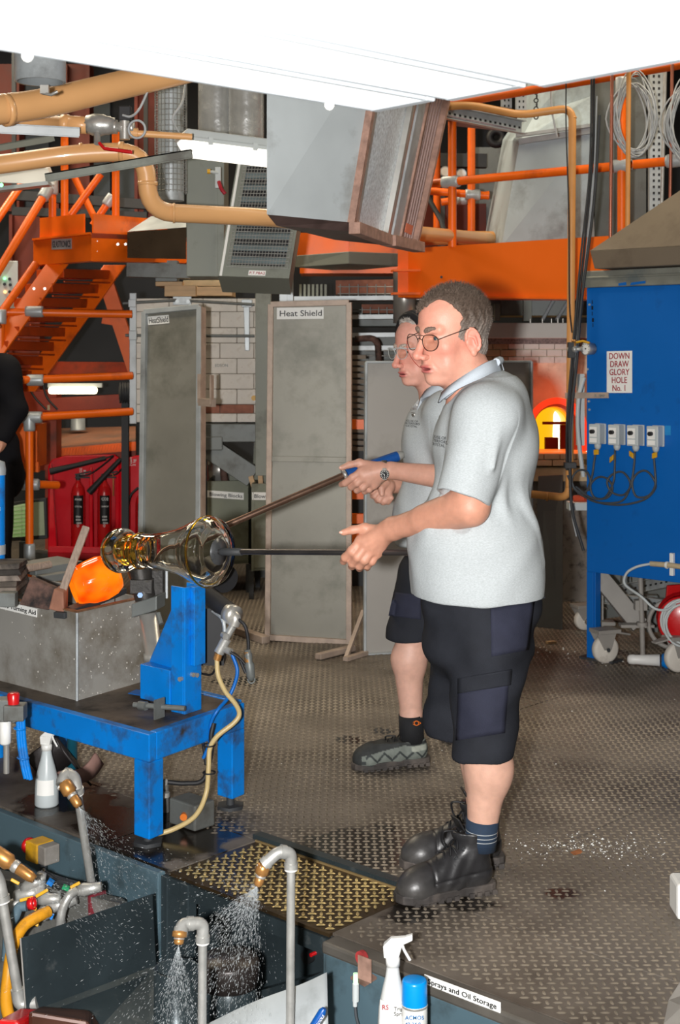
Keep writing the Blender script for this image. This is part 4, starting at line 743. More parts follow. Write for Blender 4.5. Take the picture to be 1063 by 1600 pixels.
part('deck', ORD, t, lambda b: b.hexa([bL+UP*(hL-.03)+bd*.1, bR+UP*(hR-.03)+bd*.1, bR+UP*(hR-.03)+bd*7, bL+UP*(hL-.03)+bd*7], [bL+UP*(hL-.01)+bd*.1, bR+UP*(hR-.01)+bd*.1, bR+UP*(hR-.01)+bd*7, bL+UP*(hL-.01)+bd*7]))
tube_thing('deck_rail', 'orange tubular rail with grey clamps above the long orange beam', [[P(640,290,8.6), P(1100,247,7.6)], [P(707,386,8.45), P(707,190,8.45)], [P(972,372,7.8), P(972,150,7.8)], [P(690,165,8.5), P(1100,95,7.6)]], .0255, OR, 'rail',
    clamps=[(P(705,284,8.45), P(1063,250,7.7)-P(668,287,8.5), .11), (P(972,259,7.8), P(1063,250,7.7)-P(668,287,8.5), .11), (P(1056,251,7.65), P(1063,250,7.7)-P(668,287,8.5), .1), (P(972,135,7.8), UP, .1)])
tube_thing('rear_rail', 'second orange tubular rail standing behind the first, left of the big duct', [[P(640,296,9.6), P(765,306,9.5)], [P(737,386,9.5), P(737,200,9.5)], [P(690,316,10), P(765,304,10)], [P(683,380,10.2), P(683,190,10.2)]], .026, OR, 'rail', clamps=[(P(739,304,9.5), (1,0,0), .1), (P(722,312,9.9), (1,0,0), .07)])
obj1(lambda b: b.tube([P(664,300,9.3), P(690,345,9.2), P(700,385,9.1)], .017, 8), 'gas_strut', M_['dark'], 'dark sloping strut behind the orange posts', 'strut', P(664,300,9.3))
t = thing('dial_group', 'two round pressure dials on a dark manifold behind the orange posts', 'gauge', P(700,280,10.6))
for x, y in ((696, 268), (721, 272)):
    part('dial', M_['galv'], t, lambda b: b.cyl(P(x,y,10.5), P(x,y,10.42), .04, seg=18)); part('dial_face', M_['label'], t, lambda b: b.cyl(P(x,y,10.42), P(x,y,10.415), .032, seg=18))
part('manifold', M_['dark'], t, lambda b: (b.bar(P(640,250,10.6), P(760,252,10.6), .1, .1), b.bar(P(690,240,10.6), P(690,420,10.6), .05, .05)))
obj1(lambda b: (b.slab([P(735,425,11), P(790,425,11), P(790,230,11), P(735,230,11)], .3, Vector((0,1,0)))), 'grey_cabinet', M_['galv_dk'], 'grey cabinet behind the orange posts beside the big duct', 'cabinet', P(760,310,11))
obj1(lambda b: b.torus(P(776,215,10.4), (0,1,0), .05, .03, 18, 8), 'coiled_hose', M_['black'], 'black coil hanging left of the big galvanised duct', 'coil', P(776,215,10.4))
obj1(lambda b: b.tube([P(640,372,9.0), P(770,372,9.2)], .045, 16), 'gas_pipe', M_['peach_dk'], 'tan pipe lying low behind the orange posts', 'pipe', P(640,372,9.0))
obj1(lambda b: (b.slab([P(640,423,10.9), P(760,423,10.9), P(760,318,10.9), P(640,318,10.9)], .1, Vector((0,1,0)))), 'orange_sheet', M_['far_red'], 'dull orange panel low behind the orange posts', 'panel', P(700,385,10.9))
# big galvanised duct
t = thing('big_duct', 'large galvanised sheet duct behind the orange rail on the right', 'duct', P(850,380,8.9))
a0, a1, a2, a3 = P(784,385,8.9), P(930,385,8.6), P(930,385,9.6), P(755,385,9.6)
c0, c1, c2, c3 = P(812,222,8.9), P(925,205,8.6), P(925,205,9.6), P(786,218,9.6)
M_['ductm'] = mat('weathered_galvanised', srgb(170, 184, 190), .55, .15, var=.12, scale=3, dirt=srgb(128, 134, 136), damt=.4, dscale=2.5, bump=.05, bscale=8)
part('body', M_['ductm'], t, lambda b: b.hexa([a0, a1, a2, a3], [c0, c1, c2, c3]))
e0, e1, e2, e3 = P(835,180,9.0), P(925,150,8.7), P(925,150,9.5), P(815,175,9.5)
part('transition', M_['ductm'], t, lambda b: b.hexa([c0, c1, c2, c3], [e0, e1, e2, e3]))
part('flange', M_['galv'], t, lambda b: (b.bar(c0-Vector((0,.02,0)), c1-Vector((0,.02,0)), .03, .035), b.bar(P(808,212,8.85), P(925,196,8.56), .03, .02)))
part('top_duct', M_['ductm'], t, lambda b: b.hexa([e0, e1, e2, e3], [P(850,80,9.0), P(925,80,8.7), P(925,80,9.5), P(835,80,9.5)]))
obj1(lambda b: b.slab([P(930,390,8.7), P(1010,385,8.5), P(1010,120,8.5), P(930,120,8.7)], .3, Vector((0,1,0))), 'sheet_panel', M_['galv_dk'], 'grey sheet panel behind the cable coil on the right', 'panel', P(960,390,8.6))
# cable trays with punched holes
def punched(name, label, p, q, w, up, m, nh, rows=1, loc=None):
    p, q = Vector(p), Vector(q); d = (q-p).normalized(); up = Vector(up).normalized(); nn = d.cross(up)
    t = thing(name, label, 'tray', p)
    part('sheet', m, t, lambda b: (b.bar(p, q, .004, w, up), b.bar(p+up*w/2+nn*.02, q+up*w/2+nn*.02, .04, .004, up), b.bar(p-up*w/2+nn*.02, q-up*w/2+nn*.02, .04, .004, up)))
    s = -1 if nn.y > 0 else 1
    part('slot', M_['black'], t, lambda b: [b.box(p+(q-p)*((k+.5)/nh)+up*w*((r+.5)/rows-.5)*.8+nn*s*.0035, ((q-p).length/nh*.4, .0015, w*.16), d, nn, up) for k in range(nh) for r in range(rows)])
    return t
punched('cable_tray', 'perforated galvanised cable tray below the tan conduit', P(690,175,8.0), P(815,200,8.5), .075, UP, M_['galv'], 16, 1)
obj1(lambda b: b.slab([P(700,182,8.0), P(815,206,8.5), P(795,206,9.2), P(700,196,8.9)], .01, UP), 'tray_base', mat('purple_grey_mesh', srgb(124, 112, 118), .6, var=.25, scale=60), 'underside of the perforated tray, purple-grey mesh', 'tray', P(760,195,8.4))
punched('slotted_upright', 'galvanised slotted upright on the right beyond the cable coil', P(1026,345,8.1), P(1026,95,8.1), .075, (1,0,0), M_['galv'], 26, 2)
punched('slotted_upright', 'short slotted upright under the corner of the light panel', P(792,170,8.6), P(792,100,8.6), .06, (1,0,0), M_['galv'], 8, 2)
punched('slotted_upright', 'short slotted upright beside a bent black chain, right of the light panel corner', P(815,172,8.5), P(815,100,8.5), .06, (1,0,0), M_['galv'], 8, 2)
pipe('gas_pipe', 'thin tan pipe with two bends coming down left of the blue cabinet', [P(670,168,7.3), P(735,164,7.35), P(815,180,7.45), P(895,168,7.4), P(890,778,7.3), P(828,772,7.5)], .0205, M_['peach_dk'], fr=.07, rings=[(P(895,184,7.4), UP, .004), (P(891,760,7.3), UP, .006), (P(855,776,7.4), (1,0,0), .006)], seg=14)
for i, (x0, x1, y0, y1, Y, r, m, lb) in enumerate([(957,954,100,388,7.55,.009,M_['copper'],'thin reddish copper tube left of the orange post'), (983,981,100,372,7.5,.013,M_['peach_dk'],'tan tube in front of the cable coil'), (1051,1047,100,345,7.6,.009,M_['copper'],'thin reddish tube near the right edge beside the slotted upright'), (1040,1034,110,340,7.9,.010,M_['pipesteel'],'thin silver tube beside the slotted upright')]):
    obj1(lambda b: b.tube([P(x0,y0,Y), P(x1,y1,Y)], r, 8), 'tube', m, lb, 'tube', P(x1,y1,Y))
# hanging black cables tied to the tan pipe
cab = [[(929,95),(926,250),(914,380),(905,470),(897,560),(889,650),(889,735)], [(925,95),(922,260),(909,390),(901,480),(893,570),(886,660),(886,735)], [(937,180),(930,300),(918,400),(908,480),(902,560),(892,660),(891,740),(895,800),(912,860)], [(885,115),(885,200),(889,330),(890,470),(894,520)], [(933,150),(928,280),(916,400),(906,490),(899,575),(893,690),(893,790),(901,838)]]
for i, c in enumerate(cab):
    obj1(lambda b: b.tube(spline([P(x,y,7.22-.012*(i % 3)) for x, y in c], 6), [.0065,.0055,.008,.0035,.004][i], 7), 'hanging_cable', [M_['black'],M_['dark'],M_['dark'],M_['black'],M_['cable_lt']][i], ['thick black cable hanging down beside the blue cabinet', 'black cable just left of the thickest hanging cable', 'dark brown cable running past the clamp to the floor beside the blue cabinet', 'thin black wire left of the tan vertical pipe', 'thin pale cable among the black hanging cables'][i], 'cable', P(*c[0],7.2), 'cables hanging beside the tan pipe')
obj1(lambda b: (b.box(P(893,547,7.2), (.035,.05,.08)), b.box(P(891,727,7.16), (.06,.05,.03))), 'pipe_clamp', M_['dark'], 'dark clamps holding cables to the tan pipe', 'clamp', P(893,547,7.2), bevel=.003)
# coil of pale cable
t = thing('cable_coil', 'coil of pale grey cable hanging on the orange post at upper right', 'coil', P(985,185,7.6))
cc = P(985,186,7.62)
for k in range(11):
    rx, rz = .105+random.uniform(-.03,.03), .205+random.uniform(-.035,.03); ox, oz = random.uniform(-.012,.02), random.uniform(-.02,.02)-(.2-rz)*.5; tw = random.uniform(-.12,.12)
    part('cable_turn', M_['cable_lt'], t, lambda b: b.tube([cc+Vector((ox+rx*math.cos(a)*(1-.25*max(0,math.sin(a)))+tw*rz*math.sin(a), -.01-.008*k+.02*math.sin(a*2+k), oz+rz*math.sin(a))) for a in [2*math.pi*j/30 for j in range(30)]], .0045, 6, closed=True))
t = tag(copy_tree(t, shift=P(1068,195,7.62)-cc), 'second coil of pale grey cable cut by the right edge', 'coil')
obj1(lambda b: (b.tube(spline([P(861,120,8.2), P(862,165,8.2), P(866,190,8.2), P(871,214,8.2)]), .006, 6)), 'cable_end', M_['cable_lt'], 'loose white cable end hanging before the big duct', 'cable', P(861,120,8.2))
obj1(lambda b: [b.torus(P(838+1*(k % 2), 118+k*6.5, 8.3), (1,0,0) if k % 2 else (.2,1,0), .012, .004, 10, 5) for k in range(11)], 'chain', M_['dark'], 'dark chain hanging under the light panel edge', 'chain', P(838,118,8.3))
# ------------------------------------------------------------------ glory hole furnace
GYf = 8.9
t = thing('glory_hole_furnace', 'brick glory hole furnace with a glowing arched mouth behind the near man', 'furnace', P(862,700,GYf))
hc = P(871,668,GYf); Rr = .178; zb = P(0,705,GYf).z
M_['scorch'] = mat('scorched_refractory', srgb(224, 210, 186), .85, var=.12, scale=9, dirt=srgb(150, 116, 84), damt=.35, dscale=4, bump=.3)
xl, xr, zt = P(780,0,GYf).x, P(925,0,GYf).x, P(0,540,GYf).z
def arch(b, R, y0, y1, r2=None, z0=zb):      # wall with an arched hole, or a ring when r2 is given
    n = 18; ang = [math.pi*k/n for k in range(n+1)]
    inn = [Vector((hc.x-R, 0, z0))]+[Vector((hc.x-R*math.cos(a), 0, hc.z+R*math.sin(a))) for a in ang]+[Vector((hc.x+R, 0, z0))]
    if r2: out = [Vector((hc.x-r2, 0, z0))]+[Vector((hc.x-r2*math.cos(a), 0, hc.z+r2*math.sin(a))) for a in ang]+[Vector((hc.x+r2, 0, z0))]
    else: out = [Vector((xl, 0, z0))]+[Vector((xl if a < .8 else xr if a > math.pi-.8 else xl+(xr-xl)*(a-.8)/(math.pi-1.6), 0, zt if .8 <= a <= math.pi-.8 else z0+(zt-z0)*(a/.8 if a < .8 else (math.pi-a)/.8))) for a in ang]+[Vector((xr, 0, z0))]
    m = len(inn); vs = [p+Vector((0,y0,0)) for p in inn]+[p+Vector((0,y0,0)) for p in out]+[p+Vector((0,y1,0)) for p in inn]+[p+Vector((0,y1,0)) for p in out]
    fs = []
    for k in range(m-1): fs += [(k, k+1, m+k+1, m+k), (2*m+k, 3*m+k, 3*m+k+1, 2*m+k+1), (k, 2*m+k, 2*m+k+1, k+1), (m+k, m+k+1, 3*m+k+1, 3*m+k)]
    b.add(vs, fs)
part('front_wall', M_['scorch'], t, lambda b: arch(b, Rr+.012, GYf, GYf+.1))
part('red_hot_arch', glow('red_hot', (1.0, .035, .006), 1.0, .05), t, lambda b: arch(b, Rr*.84, GYf+.0, GYf+.2, Rr+.01))
part('dark_arch', glow('dull_red_arch', (.42, .02, .004), .6, .05), t, lambda b: arch(b, Rr*.72, GYf+.12, GYf+.3, Rr*.86))
part('orange_arch', glow('orange_hot', (1.0, .22, .01), 1.1, .05), t, lambda b: arch(b, Rr*.66, GYf+.25, GYf+.34, Rr*.76))
part('yellow_lining', glow('yellow_hot', (1.0, .46, .004), 1.0, .03), t, lambda b: arch(b, Rr*.60, GYf+.3, GYf+.55, Rr*.68))
part('white_core', glow('white_hot', (1.0, .9, .6), 4, .05), t, lambda b: b.slab([P(864,708,GYf+.56), P(925,708,GYf+.56), P(925,630,GYf+.56), P(872,634,GYf+.56), P(866,648,GYf+.56)], .02, Vector((0,1,0))))
part('yellow_back', bpy.data.materials['yellow_hot'], t, lambda b: b.slab([P(820,709,GYf+.58), P(930,709,GYf+.58), P(930,610,GYf+.58), P(820,610,GYf+.58)], .02, Vector((0,1,0))))
part('ware_silhouette', mat('hot_dark_ware', srgb(90, 30, 20), .9), t, lambda b: (b.box(P(862,694,GYf+.34), (.085,.05,.09)), b.box(P(884,684,GYf+.3), (.07,.05,.17)), b.bar(P(848,661,GYf+.2), P(892,661,GYf+.2), .02, .018)))
part('sill', glow('ember_sill', (1.0, .16, .02), .8, .1), t, lambda b: b.box(P(862,705.5,GYf+.12), (.42,.3,.012)))
n0 = 0
for r in range(2):
    for k in range(5):
        x0 = 798+k*25-(12 if r else 0); part('brick', M_['brick_tan'], t, lambda b: b.box(P(x0+12,712+r*10,GYf+.02), (.097,.16,.036)), bevel=.003)
part('brick_course', M_['brick_tan'], t, lambda b: b.box(P(850,739,GYf+.05), (.56,.2,.09)), bevel=.004)
for r in range(3):
    for k in range(6):
        x0 = 746+k*24+(12 if r % 2 else 0)
        if x0 < 915: part('brick', M_['brick_tan'] if x0 < 790 else M_['brick'], t, lambda b: b.box(P(x0+11,545.5+r*11-5,GYf-.03+random.uniform(-.004,.004)), (.094,.1,.040)), bevel=.003)  # left bricks are tan to put shadow into their colour, the rest white
part('lintel', mat('pale_lintel', srgb(206, 200, 192), .6, var=.05), t, lambda b: b.box(P(838,517,GYf-.1), (.66,.2,.095)), bevel=.004)
part('speckled_course', mat('speckled_brick', srgb(130, 116, 112), .9, var=.4, scale=90), t, lambda b: b.box(P(838,533,GYf-.06), (.62,.16,.038)))
part('body', M_['galv_dk'], t, lambda b: (b.box(P(850,620,GYf+.95), (1.0,.5,1.0)), b.box(P(850,480,GYf+.2), (.8,.5,.12))))
part('stand', mat('spotted_grey_base', srgb(120, 114, 108), .8, var=.15, dirt=srgb(60, 58, 56), damt=.3, dscale=18), t, lambda b: b.box(Vector((P(880,900,GYf-.02).x, GYf+.2, P(0,750,GYf).z/2)), (.55,.4,P(0,750,GYf).z)))
part('vent_pipe', M_['galv'], t, lambda b: [b.tube([P(x0,500,GYf-.1), P(x1,468,GYf-.05)], .012, 8) for x0, x1 in ((848,866), (870,890))])
part('bracket', M_['greygreen'], t, lambda b: (b.box(P(824,484,GYf-.1), (.05,.05,.14)), b.box(P(800,478,GYf-.05), (.14,.05,.11)), b.box(P(777,488,GYf-.1), (.035,.04,.1))))
part('stud', M_['steel'], t, lambda b: [b.cyl(P(x,505,GYf-.15), P(x,498,GYf-.15), .006, seg=6) for x in (829, 848, 862, 872, 880)])
lamp('furnace_glow', 'POINT', P(868,628,GYf-.20), 1.4, (1.0, .11, .025), shadow_soft_size=.12)
obj1(lambda b: b.slab([FL(838,985,.0)+Vector((0,.1,0)), FL(884,990,.0)+Vector((0,.1,0)), P(880,742,8.6), P(842,744,8.6)], .02, Vector((0,1,0))), 'dark_sheet', M_['dark'], 'dark sheet leaning under the furnace mouth with a man shadow in its colour', 'sheet', FL(860,985), bevel=.002)  # a dark thing and the near man's cast shadow, both put into this sheet
# ------------------------------------------------------------------ blue cabinet
C0 = Vector((P(917,0,7.24).x, 7.24, 0)); FQ = lambda px, py, n=0.: FP(px, py, org=C0, d=D1)-D2*n
zt_, zb_ = P(917,450,7.24).z, P(917,893,7.24).z
t = thing('blue_cabinet', 'tall blue steel cabinet on legs with a red-lettered sign, right edge', 'cabinet', C0)
LB = 1.35
cbq = lambda a, d, z: C0+D1*a+D2*d+UP*z
part('front_panel', M_['blue'], t, lambda b: b.hexa([cbq(0,0,zb_), cbq(LB,0,zb_), cbq(LB,.02,zb_), cbq(0,.02,zb_)], [cbq(0,0,zt_), cbq(LB,0,zt_), cbq(LB,.02,zt_), cbq(0,.02,zt_)]), bevel=.003)
part('body', M_['blue'], t, lambda b: b.hexa([cbq(0,.02,zb_+.02), cbq(LB,.02,zb_+.02), cbq(LB,.75,zb_+.02), cbq(0,.75,zb_+.02)], [cbq(0,.02,zt_), cbq(LB,.02,zt_), cbq(LB,.75,zt_), cbq(0,.75,zt_)]))
part('leg', M_['blue'], t, lambda b: (b.box(cbq(.02,.005,zb_/2), (.04,.01,zb_), D1, D2), b.box(cbq(.045,.03,zb_/2), (.01,.05,zb_), D1, D2)), bevel=.002)
part('leg', M_['blue'], t, lambda b: b.box(cbq(LB-.03,.03,zb_/2), (.05,.05,zb_), D1, D2))
part('foot_plate', M_['dark'], t, lambda b: b.box(cbq(.06,.04,.006), (.2,.1,.01), D1, D2))
part('top_rail', mat('worn_aluminium', srgb(150, 152, 142), .45, .5, var=.12, scale=10, dirt=srgb(90, 110, 120), damt=.15), t, lambda b: (b.hexa([cbq(-.01,-.03,zt_), cbq(LB,-.03,zt_), cbq(LB,.05,zt_), cbq(-.01,.05,zt_)], [cbq(-.01,-.03,zt_+.085), cbq(LB,-.03,zt_+.085), cbq(LB,.05,zt_+.085), cbq(-.01,.05,zt_+.085)]), b.box(cbq(LB/2,-.035,zt_+.05), (LB,.01,.012), D1, D2)), bevel=.004)
part('blue_smear', M_['blue'], t, lambda b: (b.slab([FQ(972,447,.032), FQ(984,446,.032), FQ(984,441,.032), FQ(972,443,.032)], .002, D2), b.slab([FQ(990,446,.032), FQ(1014,443,.032), FQ(1014,439,.032), FQ(992,442,.032)], .002, D2)))
NB = -D2
lp = label_on(t, FQ(949,549,.001), FQ(988.5,548,.001), FQ(949,614,.001), 'DOWN\nDRAW\nGLORY\nHOLE\nNo. 1', 0, NB, M_['inkred'], align='CENTER', width_k=.80, size=.044)
part('blue_sticker', mat('pale_blue_paint', srgb(30, 132, 196), .5), t, lambda b: b.slab([FQ(1037,680,.002), FQ(1049,680,.002), FQ(1049,665,.002), FQ(1037,665,.002)], .001, D2))
part('black_marking', M_['ink'], t, lambda b: [b.box(FQ(x,y,.001), (.010 if k % 2 else .004,.001,.02), D1, D2) for k, (x, y) in enumerate(((926,472),(926,481),(926,490),(927,500),(927,508)))])
part('rivet', M_['galv'], t, lambda b: [b.cyl(FQ(x,y,.0), FQ(x,y,.006), .006, seg=8) for x, y in ((922,476),(921,627),(922,640),(919,577))])
# hood on top
t2 = thing('cabinet_hood', 'brown sloping sheet metal hood on top of the blue cabinet', 'hood', cbq(.1,.0,zt_+.09))
z0, z1, z2 = zt_+.09, P(944,392,7.1).z, P(1063,318,7.0).z+.18
part('skirt', M_['hood'], t2, lambda b: b.hexa([cbq(.11,-.10,z0), cbq(LB,-.10,z0), cbq(LB,.8,z0), cbq(.11,.8,z0)], [cbq(.09,-.11,z1), cbq(LB,-.11,z1), cbq(LB,.8,z1), cbq(.09,.8,z1)]), bevel=.004)
part('slope', M_['hood'], t2, lambda b: b.hexa([cbq(.09,-.11,z1), cbq(LB,-.11,z1), cbq(LB,.8,z1), cbq(.09,.8,z1)], [cbq(.62,.2,z2), cbq(LB,.2,z2), cbq(LB,.5,z2), cbq(.62,.5,z2)]))
# switch boxes
for i, px in enumerate((933.5, 963.5, 993, 1024)):
    y0 = 661+i*1.2; t3 = thing('switch_box', ['first grey switch box from the left on the blue cabinet, nearest the corner', 'second grey switch box from the left on the blue cabinet', 'third grey switch box from the left on the blue cabinet', 'fourth grey switch box, rightmost, beside a pale blue sticker'][i], 'switch', FQ(px,676+i*1.2), 'switch boxes on the blue cabinet')
    c = FQ(px+6.5, 677.5+i*1.2); W2, H2, Dp = .060, .098, .066
    part('case', M_['greyplastic'], t3, lambda b: (b.box(c-D2*Dp*.5, (W2,Dp*.9,H2), D1, D2)), bevel=.006)
    part('cover', M_['greyplastic'], t3, lambda b: (b.box(c-D2*(Dp*.9), (W2+.004,.018,H2+.004), D1, D2), b.box(c-D2*.008, (W2+.006,.014,H2+.006), D1, D2)), bevel=.004)
    part('face_plate', M_['label'], t3, lambda b: (b.box(c-D2*(Dp+.010)+UP*.012, (.042,.003,.050), D1, D2), b.box(c-D2*(Dp+.010)-UP*.030, (.042,.003,.022), D1, D2)))
    part('knob', M_['black'], t3, lambda b: b.cyl(c-D2*(Dp+.010)+UP*.014, c-D2*(Dp+.03)+UP*.014, .011, seg=14))
    g0 = c-D2*Dp*.5-UP*H2*.5
    part('gland', M_['greyplastic'], t3, lambda b: b.lathe(g0, -UP, [(0,.018),(.012,.018),(.02,.016),(.03,.01),(.03,0)], 10))
    pth = [[(937,700),(934,722),(931,745),(920,768),(905,764),(900,748),(908,735),(922,736),(929,752),(924,766)], [(966,703),(966,735),(964,755),(950,777),(934,776),(929,758),(938,746),(952,746),(962,756),(961,768),(952,778),(930,777),(905,760)], [(997,705),(996,730),(991,760),(978,773),(961,768),(955,752),(963,740),(978,737),(990,750),(988,765),(975,783),(940,784),(908,770)], [(1026,708),(1029,735),(1030,758),(1018,774),(1000,775),(994,755),(1000,740),(1014,735),(1026,745),(1029,762),(1012,780),(975,788),(935,783),(905,765),(893,742)]][i]
    part('cable', M_['cable'], t3, lambda b: b.tube([g0-UP*.02]+spline([FQ(x,y,.028+.004*(k % 3)) for k, (x, y) in enumerate(pth)], 6), .0055, 8))
    tx, ty = [(938,706), (962,716), (993,710), (1029,711)][i]
    part('yellow_tag', M_['yellow'], t3, lambda b: b.box(FQ(tx,ty,.035), (.028,.01,.026), D1+UP*[.1,.8,-.6,.3][i], D2), bevel=.002)
# gauge, bracket
t4 = thing('pressure_gauge', 'round white-faced pressure gauge with brass valve on the blue cabinet corner', 'gauge', FQ(929,545))
gc = FQ(931,545,.09); gn = (-D2-D1*.25).normalized()
part('case', M_['steel'], t4, lambda b: b.lathe(gc, gn, [(-.045,0),(-.045,.03),(0,.033),(.004,.034),(.004,.029)], 24))
part('dial_face', M_['label'], t4, lambda b: b.cyl(gc, gc+gn*.002, .029, seg=24))
part('needle', M_['ink'], t4, lambda b: (b.bar(gc+gn*.003+Vector((-.004,0,.004)), gc+gn*.003+Vector((.010,0,-.012)), .002, .001, gn), b.cyl(gc+gn*.002, gc+gn*.004, .004, seg=8)))
part('tick_ring', M_['ink'], t4, lambda b: [b.box(gc+gn*.0025+(gn.cross(UP)*math.cos(a)+UP*math.sin(a))*.024, (.002,.001,.006), gn.cross(UP), gn, UP) for a in [k*.55-.6 for k in range(9)]])
part('valve_body', M_['pipesteel'], t4, lambda b: b.lathe(FQ(904,546,.09), (gc-FQ(904,546,.09)), [(0,0),(0,.016),(.02,.016),(.02,.011),(.03,.011),(.03,.018),(.05,.018),(.05,.012),(.09,.012)], 10))
part('valve_stem', M_['brass'], t4, lambda b: b.lathe(FQ(913,543,.09), UP, [(0,.010),(.03,.010),(.03,.016),(.04,.012),(.04,0)], 10))
part('lever', M_['yellow'], t4, lambda b: b.tube([FQ(918,535,.1), FQ(928,533,.1), FQ(938,536,.1)], .006, 8))
t5 = thing('flat_bracket', 'flat rusty bracket holding the pipe to the blue cabinet', 'bracket', FQ(920,619))
part('strap', M_['pinkbar'], t5, lambda b: b.bar(FQ(889,618,.03), FQ(952,617.5,.004), .008, .03), bevel=.001)
part('screw', M_['steel'], t5, lambda b: [b.cyl(FQ(x,618,.0), FQ(x,618,.022), .007, seg=8) for x in (897, 934, 941, 946)])
obj1(lambda b: (b.box(P(907,640,7.9), (.04,.05,.4)), b.tube(spline([P(913,590,7.7), P(905,620,7.7), P(903,660,7.7), P(906,700,7.7), P(912,745,7.7)]), .012, 8), b.box(P(905,790,7.6), (.12,.1,.04))), 'grey_post', M_['greyplastic'], 'grey post and hose between furnace and blue cabinet', 'post', P(907,700,7.8))
obj1(lambda b: (b.cyl(P(898,779,7.35), P(916,779,7.3), .018, seg=12)), 'red_coupling', mat('orange_red', srgb(196, 78, 50), .5), 'orange-red pipe coupling at the foot of the tan pipe', 'coupling', P(905,779,7.35))
# ------------------------------------------------------------------ beneath the cabinet: trolley, castors, plug, reel
def castor(lb, px, py, Y, r, flip=1):
    t = thing('castor', lb, 'castor', P(px,py,Y)-UP*r, 'trolley castors'); c = Vector((P(px,py,Y).x, Y, r)); ax = Vector((.35,-.93,0)).normalized()
    part('wheel', M_['castor'], t, lambda b: b.lathe(c-ax*.022, ax, [(0,0),(0,r*.55),(0,r*.8),(.006,r*.96),(.014,r),(.030,r),(.038,r*.96),(.044,r*.8),(.044,0)], 26))
    part('hub', M_['castor'], t, lambda b: b.lathe(c-ax*.03, ax, [(0,0),(0,.015),(.06,.015),(.06,0)], 12))
    part('bolt', M_['dark'], t, lambda b: b.cyl(c+ax*.03, c+ax*.036, .010, seg=6))
    dd = UP.cross(ax)*flip
    part('fork', M_['greypaint'], t, lambda b: [b.slab([c+ax*s+dd*-.02, c+ax*s+dd*.02, c+ax*s+dd*.05+UP*r*1.25, c+ax*s-dd*.07+UP*r*1.25], .004) for s in (-.03, .03)])
    part('top_plate', M_['greypaint'], t, lambda b: (b.box(c+UP*(r*1.3), (.13,.1,.02), dd, ax), b.slab([c+UP*r*1.25+dd*.05-ax*.03, c+UP*r*1.25+dd*.05+ax*.03, c+UP*r*1.0+dd*.14+ax*.02, c+UP*r*1.0+dd*.14-ax*.02], .01)), bevel=.003)
    return t
castor('white castor wheel just right of the blue cabinet leg', 946, 1002, 7.15, .072, 1)
castor('white castor wheel at the right edge below the red reel', 1060, 1032, 6.95, .075, -1)
castor('white castor wheel left of the blue cabinet leg, mostly hidden', 913, 966, 8.0, .06, 1)
t = thing('trolley_frame', 'grey steel trolley frame with a sloping brace under the blue cabinet', 'frame', FL(960,1000))
part('sloping_brace', M_['greypaint'], t, lambda b: b.bar(P(934,898,7.3), P(1000,978,7.2), .09, .05, Vector((0,-1,.2))), bevel=.004)
part('upright', M_['greypaint'], t, lambda b: (b.box(P(935,935,7.5), (.05,.05,.36)), b.box(P(938,973,7.45), (.15,.08,.02))), bevel=.003)
part('pad', M_['greypaint'], t, lambda b: b.box(P(995,977,7.15), (.17,.07,.016)), bevel=.003)
part('rod', M_['greypaint'], t, lambda b: (b.cyl(P(1005,1030,7.1)-UP*.0, P(1001,895,7.1), .013, seg=10), b.cyl(P(1004,972,7.1), P(1004,978,7.1), .03, seg=6), b.box(P(1001,945,7.12), (.06,.05,.05))), bevel=0)
punched('slotted_rail', 'slotted galvanised rail under the cabinet, upper one', P(960,925,7.9), P(1090,900,7.2), .06, UP, M_['galv'], 16)
punched('slotted_rail', 'slotted galvanised rail under the cabinet, lower one running to the red reel', P(935,932,7.8), P(1090,950,7.2), .055, UP, M_['galv'], 16)
obj1(lambda b: (b.bar(P(940,945,8.3), P(1080,925,8.0), .05, .16), b.bar(P(930,900,8.2), P(1000,905,8.2), .05, .10), b.box(P(978,897,7.9), (.05,.05,.12)), b.box(P(1018,958,7.7), (.06,.05,.2))), 'grey_machine_frame', M_['galv_dk'], 'grey machine frame deep under the blue cabinet', 'frame', P(1000,940,8.1))
t = thing('power_plug', 'white and blue industrial plug lying on the floor under the cabinet', 'plug', FL(1000,1028))
ax = Vector((.95,-.3,.03)).normalized(); pc = FL(981,1030,.03)
part('body', M_['white'], t, lambda b: b.lathe(pc, ax, [(0,0),(.0,.015),(.01,.024),(.03,.026),(.04,.024),(.16,.03),(.16,0)], 16))
part('collar', M_['blue2'], t, lambda b: b.lathe(pc+ax*.17, ax, [(0,.0),(0,.032),(.02,.04),(.08,.042),(.08,.034),(.02,.03)], 18))
t = thing('cable_reel', 'red drum reel with coiled grey cable under the cabinet at the right edge', 'reel', FL(1056,1015))
rc = P(1064,968,7.0)
part('drum', M_['red2'], t, lambda b: b.lathe(rc-Vector((0,.06,0)), (.2,1,0), [(0,0),(0,.12),(.01,.13),(.012,.09),(.10,.09),(.11,.13),(.12,.12),(.12,0)], 26))
part('panel', M_['red2'], t, lambda b: b.slab([P(1035,1000,7.1), P(1085,1004,7.1), P(1085,912,7.1), P(1043,915,7.1)], .02, Vector((0,1,0))), bevel=.004)
for k in range(5): part('cable_turn', M_['greyplastic'], t, lambda b: b.torus(rc+Vector((random.uniform(-.01,.01),-.07-.012*k,random.uniform(-.01,.01))), (.15,1,0), .10+.006*(k % 3), .006, 28, 6))
part('cable', M_['greyplastic'], t, lambda b: b.tube(spline([FQ(1026,879,.06), FQ(1008,883,.08), FQ(994,893,.09), FQ(992,910,.09), P(1002,932,6.9), P(1022,950,6.88), P(1040,953,6.88), P(1056,945,6.9)]), .0065, 8))
